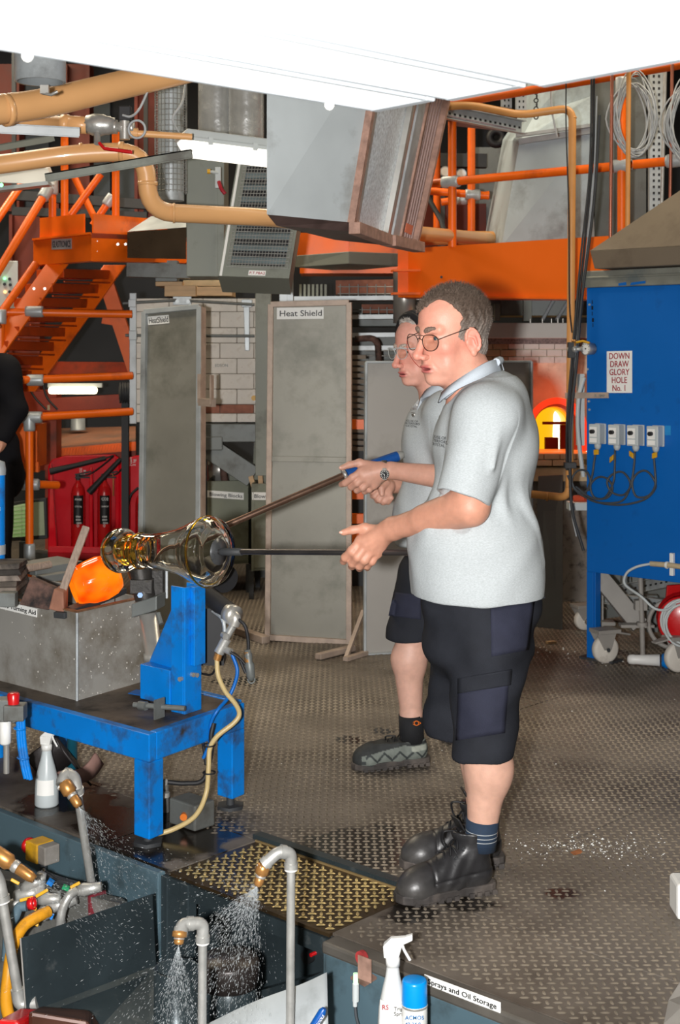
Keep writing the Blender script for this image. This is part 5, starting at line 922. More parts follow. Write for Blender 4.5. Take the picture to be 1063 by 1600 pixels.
part('wheel_guard', M_['greypaint'], t, lambda b: b.torus(P(1052,975,7.1), (.15,1,0), .12, .012, 24, 6, arc=(1.2, 4.6)))
t = thing('hose_nozzle', 'grey tube clipped to the lower edge of the blue cabinet', 'nozzle', FQ(1040,881))
part('tube', M_['brick_tan'], t, lambda b: b.tube([FQ(1025,879,.05), FQ(1052,881,.05), FQ(1075,884,.05)], .013, 12))
part('clip', M_['white'], t, lambda b: (b.lathe(FQ(1049,881,.05), D1, [(0,.0135),(0,.018),(.012,.018),(.012,.0135)], 12), b.box(FQ(1054,881,.02), (.02,.02,.11), D1, D2)), bevel=.002)
obj1(lambda b: (b.box(FL(1066,1400,.05), (.05,.1,.1))), 'white_box', M_['white'], 'white box corner standing on the plate floor at the right edge', 'box', FL(1066,1405), bevel=.01)
obj1(lambda b: (b.hexa([FL(1036,1600), FL(1062,1640), FL(1120,1600), FL(1080,1560)], [FL(1044,1575)+UP*.02, FL(1068,1606)+UP*.05, FL(1120,1570)+UP*.05, FL(1070,1545)+UP*.04])), 'grey_wedge', M_['greypaint'], 'grey metal wedge on the floor in the bottom right corner', 'wedge', FL(1060,1600), bevel=.004)
# ================================================================== WORK BENCH
bu, bv = Vector((-.75,.66,0)), Vector((.55,.83,0)); BC = Vector((-.606,4.47,0)); ZT = .36
def Bq(s, t, z): return BC+bu*s+bv*t+UP*z
def bbox(b, s0, s1, t0, t1, z0, z1): b.hexa([Bq(s1,t0,z0), Bq(s0,t0,z0), Bq(s0,t1,z0), Bq(s1,t1,z0)], [Bq(s1,t0,z1), Bq(s0,t0,z1), Bq(s0,t1,z1), Bq(s1,t1,z1)])
BL2 = M_['blue2']
bench = thing('work_bench', 'blue steel work bench with a grimy top carrying the steel tank', 'bench', Bq(.5,.25,0))
part('top', mat('grimy_steel_top', srgb(104, 92, 80), .55, .3, var=.3, scale=12, dirt=srgb(40, 36, 32), damt=.5, dscale=6, bump=.2), bench, lambda b: bbox(b, .03, 1.5, .03, .50, ZT-.03, ZT))
part('front_rail', BL2, bench, lambda b: bbox(b, 0, 1.53, 0, .035, ZT-.085, ZT+.004), bevel=.004)
part('end_rail', BL2, bench, lambda b: bbox(b, 0, .035, .035, .50, ZT-.085, ZT+.004), bevel=.004)
part('rear_rail', BL2, bench, lambda b: bbox(b, .035, 1.53, .49, .525, ZT-.085, ZT+.004), bevel=.004)
for (s, t, z0) in ((.0, .0, .03), (.0, .43, .045), (1.36, .0, .0), (1.0, .46, .0)):
    part('leg', BL2, bench, lambda b: (bbox(b, s, s+.075, t, t+.07, z0, ZT-.085)), bevel=.004)
part('foot', M_['dark'], bench, lambda b: (b.cyl(Bq(.04,.035,0), Bq(.04,.035,.03), .016, seg=10), b.cyl(Bq(.04,.035,0), Bq(.04,.035,.012), .05, seg=6), b.cyl(Bq(.04,.465,0), Bq(.04,.465,.05), .014, seg=10), b.cyl(Bq(.04,.465,0), Bq(.04,.465,.012), .05, seg=6)))
part('teal_leg', mat('teal_pipe_paint', srgb(28, 96, 116), .45, var=.12, dirt=srgb(60, 60, 58), damt=.25), bench, lambda b: b.cyl(FL(113,1216,0), P(113,1110,4.95), .0185, seg=16))
part('blue_patch', M_['blue'], bench, lambda b: b.slab([P(200,1083,4.98), P(236,1089,4.92), P(233,1080,5.0), P(213,1077,5.04)], .002, -UP))
part('crossbar', M_['greypaint'], bench, lambda b: b.tube(spline([P(48,1112,4.9), P(70,1119,4.88), P(84,1116,4.9)]), .008, 8))
# steel tank
TS, TT = .519, .136; tz0, tz1 = ZT, .668
M_['tank'] = mat('spattered_steel', srgb(172, 170, 164), .42, .3, var=.1, scale=3, dirt=srgb(118, 110, 96), damt=.4, dscale=3, bump=.04)
tank = thing('steel_tank', 'spattered open steel tank on the blue bench marked for turning aids', 'tank', Bq(TS+.4,TT+.18,ZT))
part('front_wall', M_['tank'], tank, lambda b: bbox(b, TS, TS+1.0, TT, TT+.008, tz0, tz1))
part('side_wall', M_['tank'], tank, lambda b: (bbox(b, TS, TS+.008, TT+.008, TT+.36, tz0, tz1), bbox(b, TS+.992, TS+1.0, TT+.008, TT+.36, tz0, tz1)))
part('rear_wall', M_['tank'], tank, lambda b: bbox(b, TS, TS+1.0, TT+.36, TT+.368, tz0, tz1))
part('bottom', M_['galv_dk'], tank, lambda b: bbox(b, TS+.01, TS+.99, TT+.008, TT+.36, tz0+.002, tz0+.01))
part('weld_seam', M_['galv'], tank, lambda b: b.cyl(Bq(TS,TT,tz0), Bq(TS,TT,tz1), .005, seg=8))
part('rim', mat('rusty_rim', srgb(120, 86, 62), .7, .2, var=.3, scale=20, bump=.3), tank, lambda b: (bbox(b, TS-.003, TS+1.0, TT-.003, TT+.014, tz1, tz1+.006), bbox(b, TS-.003, TS+.014, TT+.014, TT+.37, tz1, tz1+.006)))
part('water', mat('dark_dirty_water', srgb(34, 32, 30), .08, var=.1), tank, lambda b: bbox(b, TS+.01, TS+.99, TT+.01, TT+.36, tz1-.075, tz1-.07))
def spat(b):
    for k in range(110):
        if k < 85: p = Bq(TS, TT+random.random()*.34, tz0+random.random()*.29); n = -bu
        else: p = Bq(TS+random.random()*.5, TT, tz0+random.random()*.29); n = -bv
        r = random.choice((.001,.0013,.0016,.0024)); x = n.cross(UP).normalized()
        b.slab([p+n*.001+x*r*math.cos(a)+UP*r*random.uniform(1,1.8)*math.sin(a) for a in (0,1.2,2.5,3.8,5.1)], .0008, -n)
part('spatter', mat('white_spatter', srgb(206, 202, 194), .7), tank, spat, kind='stuff')
fb_ = bu.copy(); fn_ = bu.cross(UP).normalized(); fn_ = fn_ if fn_.y < 0 else -fn_
fT = lambda px, py: FP(px, py, org=Bq(TS,TT,0)+fn_*.001, d=bu)
label_on(tank, fT(-14,934), fT(58,951), fT(-14,947), 'Blowers Turning Aid', 0, fn_, M_['ink'], width_k=.95)
tb_ = tz1
# wooden paddle standing in the tank, charred block, wet newspaper pad
t = thing('wooden_paddle', 'weathered wooden paddle handle leaning up out of the steel tank', 'paddle', Bq(TS+.12,TT+.12,tb_-.2))
part('handle', M_['wood_old'], t, lambda b: b.bar(P(96,928,5.02), P(135,823,5.12), .028, .022, Vector((0,-1,0))), bevel=.004)
part('blade', mat('reddish_wood', srgb(150, 104, 84), .8, var=.25, scale=14, bump=.3), t, lambda b: b.hexa([P(76,952,4.99), P(100,958,4.97), P(106,950,5.06), P(84,944,5.08)], [P(84,920,4.99), P(99,926,4.98), P(107,917,5.05), P(94,914,5.07)]), bevel=.004)
obj1(lambda b: b.hexa([P(30,945,5.02), P(76,954,4.99), P(86,946,5.08), P(40,936,5.1)], [P(47,903,5.03), P(88,921,5.0), P(92,917,5.03), P(51,899,5.06)]), 'burnt_block', M_['wood_char'], 'scorched wooden block with a black face leaning in the tank', 'block', P(50,945,5.05), bevel=.004)
obj1(lambda b: b.bar(P(92,962,4.96), P(190,922,5.28), .05, .022), 'dark_bar', M_['dark'], 'dark flat bar lying across inside the tank rim', 'bar', P(100,945,5.0), bevel=.003)
obj1(lambda b: b.box(P(168,940,5.22), (.07,.006,.05), bv, bu), 'pale_plate', M_['greypaint'], 'small pale plate standing inside the tank under the hot glass', 'plate', P(168,945,5.22))
t = thing('wet_pad', 'stack of charred wet newspaper pads on the tank corner at the left edge', 'pad', P(15,895,5.25))
for k in range(6):
    part('sheet', mat('charred_paper%d' % k, srgb(*[(70,64,58),(120,110,100),(88,80,72),(140,128,118),(58,54,50),(104,96,88)][k]), .9, var=.35, scale=20, bump=.6, bscale=25, dirt=srgb(40,36,34), damt=.5, dscale=8), t, lambda b: b.hexa([P(-60,938-k*9,5.1), P(26+k*1.4+random.uniform(-4,4),936-k*9.3,5.1), P(44+random.uniform(-5,3),918-k*7.5,5.5), P(-50,918-k*7.5,5.5)], [P(-60,929-k*9,5.1), P(24+k*1.4,927-k*9.3,5.1), P(42,910-k*7.5,5.5), P(-50,910-k*7.5,5.5)]), bevel=.004)
obj1(lambda b: b.tube([P(38,889,5.6), P(78,882,5.7)], .016, 8), 'wood_stick', M_['wood_old'], 'short wooden stick lying behind the wet pads', 'stick', P(40,889,5.6))
obj1(lambda b: (b.bar(P(0,936,5.0), P(26,936,5.0), .05, .05), b.bar(P(36,890,5.75), P(110,878,5.9), .2, .03), b.bar(P(60,905,5.6), P(215,884,5.9), .05, .03)), 'steel_bars', M_['galv_dk'], 'dull steel bars behind the tank and wet pads', 'bar', P(60,900,5.6), bevel=.003)
# stand with upright, gusset and rollers
st = thing('bench_post', 'blue steel post with a gusset plate at the bench end under the glass vase', 'post', Bq(.10,.30,ZT))
ptop = P(300,914,4.79).z
part('channel', BL2, st, lambda b: (bbox(b, .075, .083, .255, .345, ZT, ptop), bbox(b, .083, .145, .255, .263, ZT, ptop), bbox(b, .083, .145, .337, .345, ZT, ptop), bbox(b, .055, .075, .285, .345, ZT+.16, ptop)), bevel=.003)
part('gusset', BL2, st, lambda b: b.slab([Bq(.145,.28,ptop-.05), Bq(.145,.28,ZT+.12), Bq(.31,.30,ZT+.12), Bq(.29,.30,ZT+.16)], .008, bv), bevel=.002)
part('base_box', BL2, st, lambda b: (bbox(b, .145, .30, .25, .36, ZT+.02, ZT+.14), bbox(b, .30, .36, .36, .38, ZT, ZT+.15)), bevel=.004)
part('bolt', M_['steel'], st, lambda b: [b.cyl(p-bu*0, p+n*.012, .008, seg=8) for p, n in ((Bq(.075,.29,ZT+.13), -bu), (Bq(.075,.31,ZT+.125), -bu), (Bq(.09,.255,ZT+.12), -bv))])
part('clamp_bracket', M_['galv_dk'], st, lambda b: (b.box(Bq(.12,.17,ZT+.03), (.006,.05,.07), bu, bv), b.cyl(Bq(.22,.14,ZT+.035), Bq(.04,.22,ZT+.035), .009, seg=10), b.cyl(Bq(.20,.15,ZT+.035), Bq(.17,.155,ZT+.035), .016, seg=6)))
part('roller', M_['black'], st, lambda b: (b.cyl(P(352,905,4.95), P(330,890,5.05), .05, seg=24)))
part('roller_arm', M_['black'], st, lambda b: (b.tube([P(318,925,4.9), P(360,957,4.8)], .032, 16), b.box(P(330,990,5.0), (.10,.12,.2))))
b_ = st
# burner torch
t = thing('gas_burner', 'steel gas burner with a sooty head standing between tank and blue post', 'burner', P(240,1030,5.0))
part('tube', M_['steel'], t, lambda b: b.lathe(P(241,1032,5.0), P(232,960,5.0)-P(241,1032,5.0), [(0,0),(0,.036),(.03,.036),(.03,.030),(.17,.033),(.17,0)], 20))
part('collar', M_['galv_dk'], t, lambda b: (b.box(P(232,945,5.0), (.10,.09,.05), Vector((.9,-.2,.3)).normalized()), b.cyl(P(247,958,4.95), P(252,975,4.93), .010, seg=8)), bevel=.004)
part('head', mat('sooty_steel', srgb(54, 52, 50), .5, .4, var=.4, scale=16, bump=.3), t, lambda b: (b.lathe(P(228,942,5.0), P(218,888,5.02)-P(228,942,5.0), [(0,0),(0,.034),(.03,.038),(.07,.036),(.12,.045),(.12,0)], 16), b.box(P(222,915,5.0), (.08,.06,.05)), b.box(P(246,915,5.05), (.05,.06,.12))), bevel=.003)
part('blue_nut', M_['blue2'], t, lambda b: b.cyl(P(219,930,4.95), P(219,930,4.93), .010, seg=6))
part('side_plate', M_['galv'], t, lambda b: b.slab([P(250,935,5.1), P(262,935,5.1), P(262,890,5.1), P(242,890,5.1)], .02, Vector((0,1,0))))
# air fittings and hoses on the right of the post
t = thing('air_fittings', 'chain of silver pipe fittings and thin hoses hanging beside the blue post', 'fitting', P(360,970,4.8))
part('elbow', M_['steel'], t, lambda b: (b.lathe(P(356,958,4.8), P(366,962,4.78)-P(356,958,4.8), [(0,0),(0,.034),(.02,.036),(.04,.034),(.04,0)], 16), b.tube(spline([P(362,960,4.78), P(368,966,4.77), P(365,977,4.77)]), .020, 12)))
part('tee', M_['pipesteel'], t, lambda b: (b.tube([P(364,978,4.77), P(351,1000,4.77)], .014, 10), b.tube([P(354,998,4.77), P(342,1020,4.77)], .018, 12), b.tube([P(349,1013,4.77), P(361,1019,4.75)], .012, 10), b.cyl(P(349,992,4.75), P(353,995,4.73), .012, seg=8)))
part('brass_tail', M_['brass'], t, lambda b: (b.tube([P(342,1021,4.77), P(339,1031,4.77)], .014, 8), b.tube([P(387,1018,4.75), P(388,1034,4.75)], .012, 8)))
part('coupling', M_['galv_dk'], t, lambda b: (b.lathe(P(387,1015,4.75), P(393,1062,4.75)-P(387,1015,4.75), [(0,0),(0,.010),(.02,.014),(.04,.011),(.05,.016),(.09,.015),(.105,.009),(.105,0)], 12), b.torus(P(393,1062,4.75), (0,1,0), .012, .003, 12, 5)))
part('thin_hose', M_['black'], t, lambda b: (b.tube(spline([P(372,967,4.76), P(383,978,4.75), P(388,1000,4.75), P(388,1018,4.75)]), .006, 7), b.tube(spline([P(360,1019,4.75), P(374,1028,4.75), P(385,1040,4.75)]), .005, 7), b.tube(spline([P(358,1018,4.76), P(372,1026,4.77), P(384,1052,4.76)]), .005, 7), b.tube(spline([P(314,1052,5.0), P(330,1054,4.95), P(338,1042,4.8)]), .004, 6)))
part('blue_hose', M_['blue'], t, lambda b: b.tube(spline([P(362,1020,4.77), P(371,1050,4.76), P(360,1085,4.75), P(340,1110,4.7), P(330,1130,4.7), P(328,1160,4.7), P(318,1185,4.7)]), .0065, 8))
part('strap', M_['galv'], t, lambda b: b.tube(spline([P(333,955,4.85), P(348,968,4.78), P(352,992,4.77)]), .007, 6))
t = tag(MB().tube(spline([P(339,1030,4.77), P(341,1055,4.76), P(352,1080,4.74), P(368,1100,4.72), P(374,1116,4.7), P(365,1130,4.69), P(340,1150,4.68), P(328,1170,4.68), P(326,1200,4.67), P(322,1240,4.66), P(305,1275,4.62), P(270,1296,4.58), P(236,1305,4.57)]), .0085, 10).build('air_hose', mat('beige_hose', srgb(190, 168, 118), .4, var=.08), loc=P(339,1030,4.77)), 'beige air hose curving from the fittings down the bench leg', 'hose')
obj1(lambda b: (b.tube(spline([P(334,1130,4.7), P(330,1150,4.69), P(330,1178,4.69), P(318,1218,4.68), P(290,1224,4.68), P(262,1222,4.68)]), .008, 8), b.tube(spline([P(312,1135,4.75), P(318,1165,4.72), P(322,1195,4.69)]), .006, 7), [b.torus(P(327,y,4.67), (0,0,1), .02, .003, 14, 5) for y in (1164, 1207)]), 'black_hose', M_['black'], 'black hoses strapped along the inside of the bench end leg', 'hose', P(330,1178,4.69))
t = thing('foot_valve', 'metal foot valve box with an orange lamp on the plates under the bench end', 'valve', FL(298,1270))
part('case', M_['galv_dk'], t, lambda b: b.box(FL(300,1268,.045), (.13,.09,.085), D1), bevel=.006)
part('orange_lamp', mat('amber_lens', srgb(206, 110, 40), .3), t, lambda b: b.cyl(FL(290,1268,.045)-Vector((.0,.04,0)), FL(290,1268,.045)-Vector((.0,.06,0)), .012, seg=12))
part('inlet', M_['pipesteel'], t, lambda b: (b.cyl(FL(259,1268,.0), P(258,1222,4.7), .012, seg=10), b.cyl(P(258,1245,4.7), P(258,1238,4.7), .016, seg=8)))
# pneumatic valve on the left
t = thing('air_regulator', 'grimy air regulator with a red cap and white bowl at the left edge', 'regulator', P(15,1115,4.55))
part('red_cap', M_['red2'], t, lambda b: b.lathe(P(21,1102,4.5), UP, [(0,.018),(.035,.020),(.04,.016),(.04,0)], 16))
part('body', M_['galv_dk'], t, lambda b: (b.box(P(24,1112,4.5), (.065,.06,.05)), b.box(P(4,1108,4.52), (.05,.06,.07)), b.cyl(P(22,1128,4.48), P(22,1121,4.48), .010, seg=8)), bevel=.005)
part('bowl', M_['white'], t, lambda b: b.lathe(P(8,1164,4.52), UP, [(0,0),(.002,.014),(.008,.019),(.082,.019),(.085,.012)], 18))
part('drain_tube', M_['steel'], t, lambda b: b.cyl(P(10,1208,4.52), P(10,1163,4.52), .010, seg=12))
obj1(lambda b: ([b.tube(spline([P(28+k*4,1124,4.5), P(30+k*4,1160,4.5), P(35+k*4,1195,4.5), P(40+k*4,1216+k,4.5)]), .0075, 8) for k in range(3)], [b.torus(P(x,y,4.5), (.1,0,1), .018, .003, 14, 5) for x, y in ((31,1138), (36,1184))]), 'air_hose', M_['blue2'], 'bundle of blue air hoses tied together at the left edge', 'hose', P(34,1170,4.5))
def curved(name, lb, pts, w, m, thick=.006):
    b = MB(); pts = [Vector(p) for p in pts]; w = Vector(w); n = len(pts); b.add(pts+[p+w for p in pts], [(i, i+1, n+i+1, n+i) for i in range(n-1)], True); o = b.build(name, m, loc=pts[0], solid=thick); return tag(o, lb, 'sheet')
curved('leather_apron', 'dark leather apron folded on the plates behind the spray bottle', spline([P(40,1185,4.95), P(62,1168,4.95), P(86,1152,4.98), P(98,1172,4.95), P(112,1190,4.95)], 5), Vector((.06,.05,-.10)), mat('black_leather', srgb(42, 38, 38), .45, var=.2, bump=.2), .008)
curved('curved_leather', 'reddish curved leather pad standing behind the teal pipe', spline([P(90,1206,4.95), P(118,1204,4.93), P(136,1194,4.96), P(149,1176,5.0)], 5), Vector((.02,.05,-.055)), mat('dusty_leather', srgb(150, 116, 106), .7, var=.2, bump=.2), .008)
# ------------------------------------------------------------------ spray bottles and can
def bottle(name, lb, base, h, r, liq, m_body, nozzle, lab=None):
    t = thing(name, lb, 'bottle', base); base = Vector(base); k = h/.25
    part('body', m_body, t, lambda b: b.lathe(base, UP, [(0,0),(0,r*.9),(.006*k,r),(.06*k,r*.97),(.10*k,r*.9),(.14*k,r*.68),(.17*k,r*.48),(.195*k,r*.38),(.20*k,r*.38)], 24))
    part('collar', M_['white'], t, lambda b: b.lathe(base+UP*.195*k, UP, [(0,r*.40),(.0,r*.46),(.018*k,r*.46),(.022*k,r*.36),(.022*k,0)], 16))
    hd_ = base+UP*.215*k; d = Vector(nozzle).normalized(); s = d.cross(UP)
    q = lambda a, z, w: hd_+d*a*k+UP*z*k+s*w*k
    def trig(b):
        b.hexa([q(-.02,0,-.011), q(.014,0,-.011), q(.014,0,.011), q(-.02,0,.011)], [q(-.022,.028,-.012), q(.022,.030,-.012), q(.022,.030,.012), q(-.022,.028,.012)])
        b.hexa([q(-.022,.028,-.012), q(.022,.030,-.012), q(.022,.030,.012), q(-.022,.028,.012)], [q(-.004,.045,-.008), q(.040,.050,-.007), q(.040,.050,.007), q(-.004,.045,.008)])
        b.hexa([q(.022,.030,-.008), q(.046,.042,-.008), q(.046,.042,.008), q(.022,.030,.008)], [q(.03,.050,-.007), q(.046,.055,-.007), q(.046,.055,.007), q(.03,.050,.007)])
    part('head', M_['white'], t, trig, bevel=.002)
    part('trigger', M_['white'], t, lambda b: b.tube(spline([q(.022,.030,0), q(.026,.018,0), q(.034,.004,0), q(.04,-.006,0)]), .0035*k, 8))
    part('dip_tube', M_['greyplastic'], t, lambda b: b.cyl(base+UP*.02, base+UP*.2*k, .002, seg=6))
    if lab:
        def l(b):
            n = 10; vs = []
            for i in range(n+1):
                a = lab[0]+(lab[1]-lab[0])*i/n; c = Vector((math.cos(a), math.sin(a), 0))
                vs += [base+c*(r*1.0+.001)+UP*lab[2]*k, base+c*(r*.93+.0012)+UP*lab[3]*k]
            b.add(vs, [(2*i, 2*i+2, 2*i+3, 2*i+1) for i in range(n)], True)
        part('label_plate', M_['label'], t, l)
    return t
M_['milky'] = mat('milky_plastic', srgb(190, 198, 200), .35, var=.05, scale=10)
bottle('spray_bottle', 'milky spray bottle standing on the platform edge under the bench', FL(73,1258), .247, .042, .5, M_['milky'], (.9,-.2,0), (-2.25,-.75,.045,.098))
SBY = 3.42; sb_base = Vector((P(614,0,SBY).x, SBY, P(614,1640,SBY).z))
b2 = bottle('spray_bottle', 'white spray bottle with a red-logo label in front of the blue-grey fascia', sb_base, .262, .038, .5, mat('clear_milky_plastic', srgb(206, 208, 206), .3, var=.05), (.95,-.1,.0), (-2.6,-.55,.03,.125))
kk = .262/.25
lettering('RS', b2, sb_base+Vector((-.028,-.039,.110*kk)), (1,0,0), UP, .016, M_['inkred'])
lettering('Trigger\nSpray', b2, sb_base+Vector((.001,-.0405,.108*kk)), (1,0,0), UP, .013, M_['ink'])
can_b = Vector((P(648,0,3.38).x, 3.38, P(648,1642,3.38).z)); cz = P(648,1530,3.38).z-can_b.z
t = thing('spray_can', 'white aerosol can with a bright blue cap beside the white spray bottle', 'can', can_b)
part('can', M_['white'], t, lambda b: b.lathe(can_b, UP, [(0,0),(0,.029),(.003,.031),(cz-.062,.031),(cz-.058,.0315),(cz-.055,.029)], 26))
part('cap', mat('bright_blue_cap', srgb(0, 136, 214), .3, var=.03), t, lambda b: b.lathe(can_b, UP, [(cz-.058,.0312),(cz-.006,.0300),(cz-.001,.0285),(cz,.026),(cz,0)], 30))
part('rim', M_['steel'], t, lambda b: b.lathe(can_b, UP, [(cz-.064,.0312),(cz-.061,.0325),(cz-.058,.0312)], 26))
for k, (tx, s) in enumerate((('ACMOS', .013), ('43-24 0', .012))): lettering(tx, t, can_b+Vector((-.024,-.0318,cz-.082-.015*k)), (1,0,0), UP, s, mat('blue_ink', srgb(30, 110, 170), .5) if k == 0 else bpy.data.materials['blue_ink'])
obj1(lambda b: b.slab([P(530,1650,3.25), P(680,1650,3.25), P(680,1636,3.5), P(530,1636,3.6)], .02, -UP), 'ledge', M_['galv_dk'], 'steel ledge below the frame carrying the spray bottle and can', 'shelf', P(620,1640,3.5))
# ------------------------------------------------------------------ water standpipes and nozzles
PS = M_['pipesteel']
def standpipe(lb, vert, elbows, noz, r=.0105, bend=.028):
    t = thing('water_standpipe', lb, 'pipe', vert[0], 'water standpipes')
    part('riser', PS, t, lambda b: b.tube([vert[0], vert[1]], r, 14))
    el = fillet([vert[1]]+elbows, bend, 6)
    part('elbow', PS, t, lambda b: b.tube(el, r*1.38, 14))
    part('elbow_collar', PS, t, lambda b: [b.cyl(p, p+(q-p).normalized()*.014, r*1.6, seg=14) for p, q in ((vert[1], vert[0]), (elbows[0]*.55+elbows[1]*.45, elbows[1]), (elbows[-1], elbows[-2]))])
    part('ptfe_tape', M_['white'], t, lambda b: [b.cyl(p, p+(q-p).normalized()*.004, r*1.52, seg=14) for p, q in ((vert[1]-(vert[1]-vert[0]).normalized()*.014, vert[0]), (elbows[-1], noz[1]))])
    d = (noz[1]-noz[0]); L = d.length; d.normalize()
    part('nozzle', M_['brass'], t, lambda b: b.lathe(noz[0], d, [(0,0),(0,r*1.2),(L*.06,r*1.65),(L*.42,r*1.7),(L*.46,r*1.3),(L*.52,r*1.05)], 8))
    part('swivel', M_['steel'], t, lambda b: b.lathe(noz[0]+d*L*.5, d, [(0,0),(0,r*1.1),(L*.03,r*1.25),(L*.09,r*1.25),(L*.12,r*1.1)], 12))
    part('jet_tip', M_['brass'], t, lambda b: b.lathe(noz[0]+d*L*.6, d, [(0,0),(0,r*.95),(L*.04,r*1.15),(L*.3,r*1.1),(L*.4,r*.8),(L*.4,0)], 8))
    return t
standpipe('tall steel standpipe in front of the brassy tread plate, nozzle spraying down left', [P(453,1680,3.4), P(455,1348,3.4)], [P(455,1333,3.4), P(436,1330,3.39), P(412,1352,3.38)], [P(413,1350,3.38), P(403,1384,3.38)])
standpipe('short steel standpipe in the middle of the bottom edge with a drooping nozzle', [P(315,1680,3.3), P(317,1462,3.3)], [P(317,1442,3.3), P(284,1444,3.28), P(282,1460,3.26)], [P(281,1454,3.26), P(279,1476,3.25)])
standpipe('leaning steel standpipe by the platform edge beside the spray bottle', [P(152,1440,4.25), P(120,1232,4.1)], [P(116,1212,4.1), P(100,1210,4.08), P(98,1226,4.06)], [P(99,1222,4.06), P(124,1260,4.03)], r=.0125)
t = standpipe('steel standpipe at the left edge with a big bronze nozzle', [P(30,1562,3.75), P(2,1400,3.75)], [P(-4,1370,3.75), P(-24,1350,3.75), P(-18,1330,3.75)], [P(-14,1328,3.75), P(54,1374,3.72)], r=.0135)
part('foot_elbow', PS, t, lambda b: b.tube(fillet([P(27,1545,3.75), P(31,1572,3.75), P(58,1566,3.75)], .03), .018, 14))
# splash guards and pit fittings
sg = thing('splash_guard', 'tall dark wet splash guard sheet at bottom left', 'sheet', P(130,1600,3.9))
gL, gR = P(32,1466,3.72), P(237,1397,4.06)
part('sheet', M_['wetdark'], sg, lambda b: b.slab([P(44,1680,3.72), P(250,1640,4.06), gR, P(40,1464,3.73), gL], .004, Vector((.5,1,0))))
part('fold', M_['wetdark'], sg, lambda b: b.slab([P(44,1582,3.71), P(244,1508,4.05), P(246,1700,3.6), P(30,1740,3.3)], .004, -UP))
part('rim', M_['steel'], sg, lambda b: (b.tube([P(46,1660,3.715), P(32,1467,3.715)], .0025, 6),))
curved('curved_guard', 'pale curved steel splash guard at the bottom centre', spline([P(300,1612,3.45), P(390,1568,3.45), P(470,1538,3.46), P(511,1519,3.47)], 5), Vector((.01,-.12,-.28)), M_['galv'], .004)
pd = thing('recess_panel', 'dark wet steel panel in the recess under the brassy tread plate', 'panel', G(-.36,.2,-.5))
part('panel', M_['wetdark'], pd, lambda b: gquad(b, -.62, -.06, .20, .215, -.6, -.02))
part('black_knob', M_['black'], pd, lambda b: b.cyl(FP(485,1493,.2), FP(485,1493,.2)-D2*.02, .02, seg=14))
part('red_dot', M_['red2'], pd, lambda b: b.cyl(FP(493,1489,.2), FP(493,1489,.2)-D2*.02, .006, seg=10))
part('ledge_pipe', M_['wetdark'], pd, lambda b: b.bar(FP(330,1575,.12), FP(500,1530,.12), .05, .03))
dr = thing('dark_drum', 'dark round drum standing in the wet pit behind the standpipes', 'drum', P(360,1640,3.85))
part('drum', M_['wetdark'], dr, lambda b: b.lathe(P(358,1650,3.85), UP, [(0,0),(0,.075),(.20,.075),(.205,.07)], 24))
part('lid', mat('dark_brown_lid', srgb(52, 46, 44), .4, .2, var=.2), dr, lambda b: b.lathe(P(358,1650,3.85), UP, [(.200,.0),(.200,.083),(.26,.083),(.268,.078),(.27,0)], 28))
t = thing('column_pipe', 'wide dark steel tube under the drooping nozzle', 'tube', P(270,1640,3.7))
part('tube', M_['wetdark'], t, lambda b: b.lathe(P(276,1720,3.7), UP, [(0,.06),(.35,.06),(.35,.055),(.0,.055)], 22))
obj1(lambda b: b.hexa([P(44,1640,3.5), P(150,1640,3.5), P(170,1620,3.7), P(60,1610,3.7)], [P(44,1580,3.5), P(140,1596,3.5), P(140,1578,3.7), P(60,1572,3.7)]), 'rusty_box', mat('rusty_brown_steel', srgb(76, 46, 34), .4, .2, var=.3), 'rusty brown box at the bottom left corner below the guard', 'box', P(90,1640,3.6), bevel=.01)
obj1(lambda b: b.bar(P(10,1612,3.45), P(46,1592,3.6), .06, .05), 'red_pipe', M_['red2'], 'red pipe end in the bottom left corner', 'pipe', P(20,1610,3.5), bevel=.01)
obj1(lambda b: b.bar(P(150,1600,3.75), P(240,1584,3.9), .05, .03), 'drain_bar', M_['wetdark'], 'wet dark bar along the foot of the splash guard', 'bar', P(150,1600,3.75), bevel=.01)
t = thing('blue_tool', 'blue tool handle with white lettering sticking up at the bottom edge', 'tool', P(490,1610,3.3))
part('handle', mat('blue_handle', srgb(10, 76, 150), .35), t, lambda b: b.tube([P(476,1626,3.3), P(504,1581,3.3), P(507,1576,3.3)], [.010,.010,.006], 12))
lettering('WERA TOOLS', t, P(485,1616,3.3)+Vector((.003,-.011,0)), P(504,1585,3.3)-P(484,1616,3.3), UP-Vector((.9,0,0)), .009, M_['white'])
# valve manifold in the pit
mf = thing('valve_manifold', 'dirty grey valve manifold with yellow levers below the platform fascia', 'manifold', P(70,1500,4.2))
part('block', mat('wet_grey_casting', srgb(104, 104, 100), .5, .3, var=.25, scale=10, dirt=srgb(60, 58, 56), damt=.4, dscale=8, bump=.3), mf, lambda b: b.hexa([P(-10,1640,4.2), P(250,1640,4.0), P(240,1620,4.15), P(-10,1600,4.5)], [P(-10,1370,4.25), P(190,1412,4.1), P(196,1404,4.25), P(-10,1355,4.5)]), bevel=.008)
for i, (x0, y0, x1, y1) in enumerate(((31,1407,52,1402), (56,1401,75,1390), (17,1374,30,1381), (110,1387,125,1379), (49,1418,57,1421), (52,1442,60,1446))):
    part('lever', M_['yellow'], mf, lambda b: b.bar(P(x0,y0,4.0), P(x1,y1,4.0), .009, .006, Vector((.2,-.9,.4))), bevel=.002)
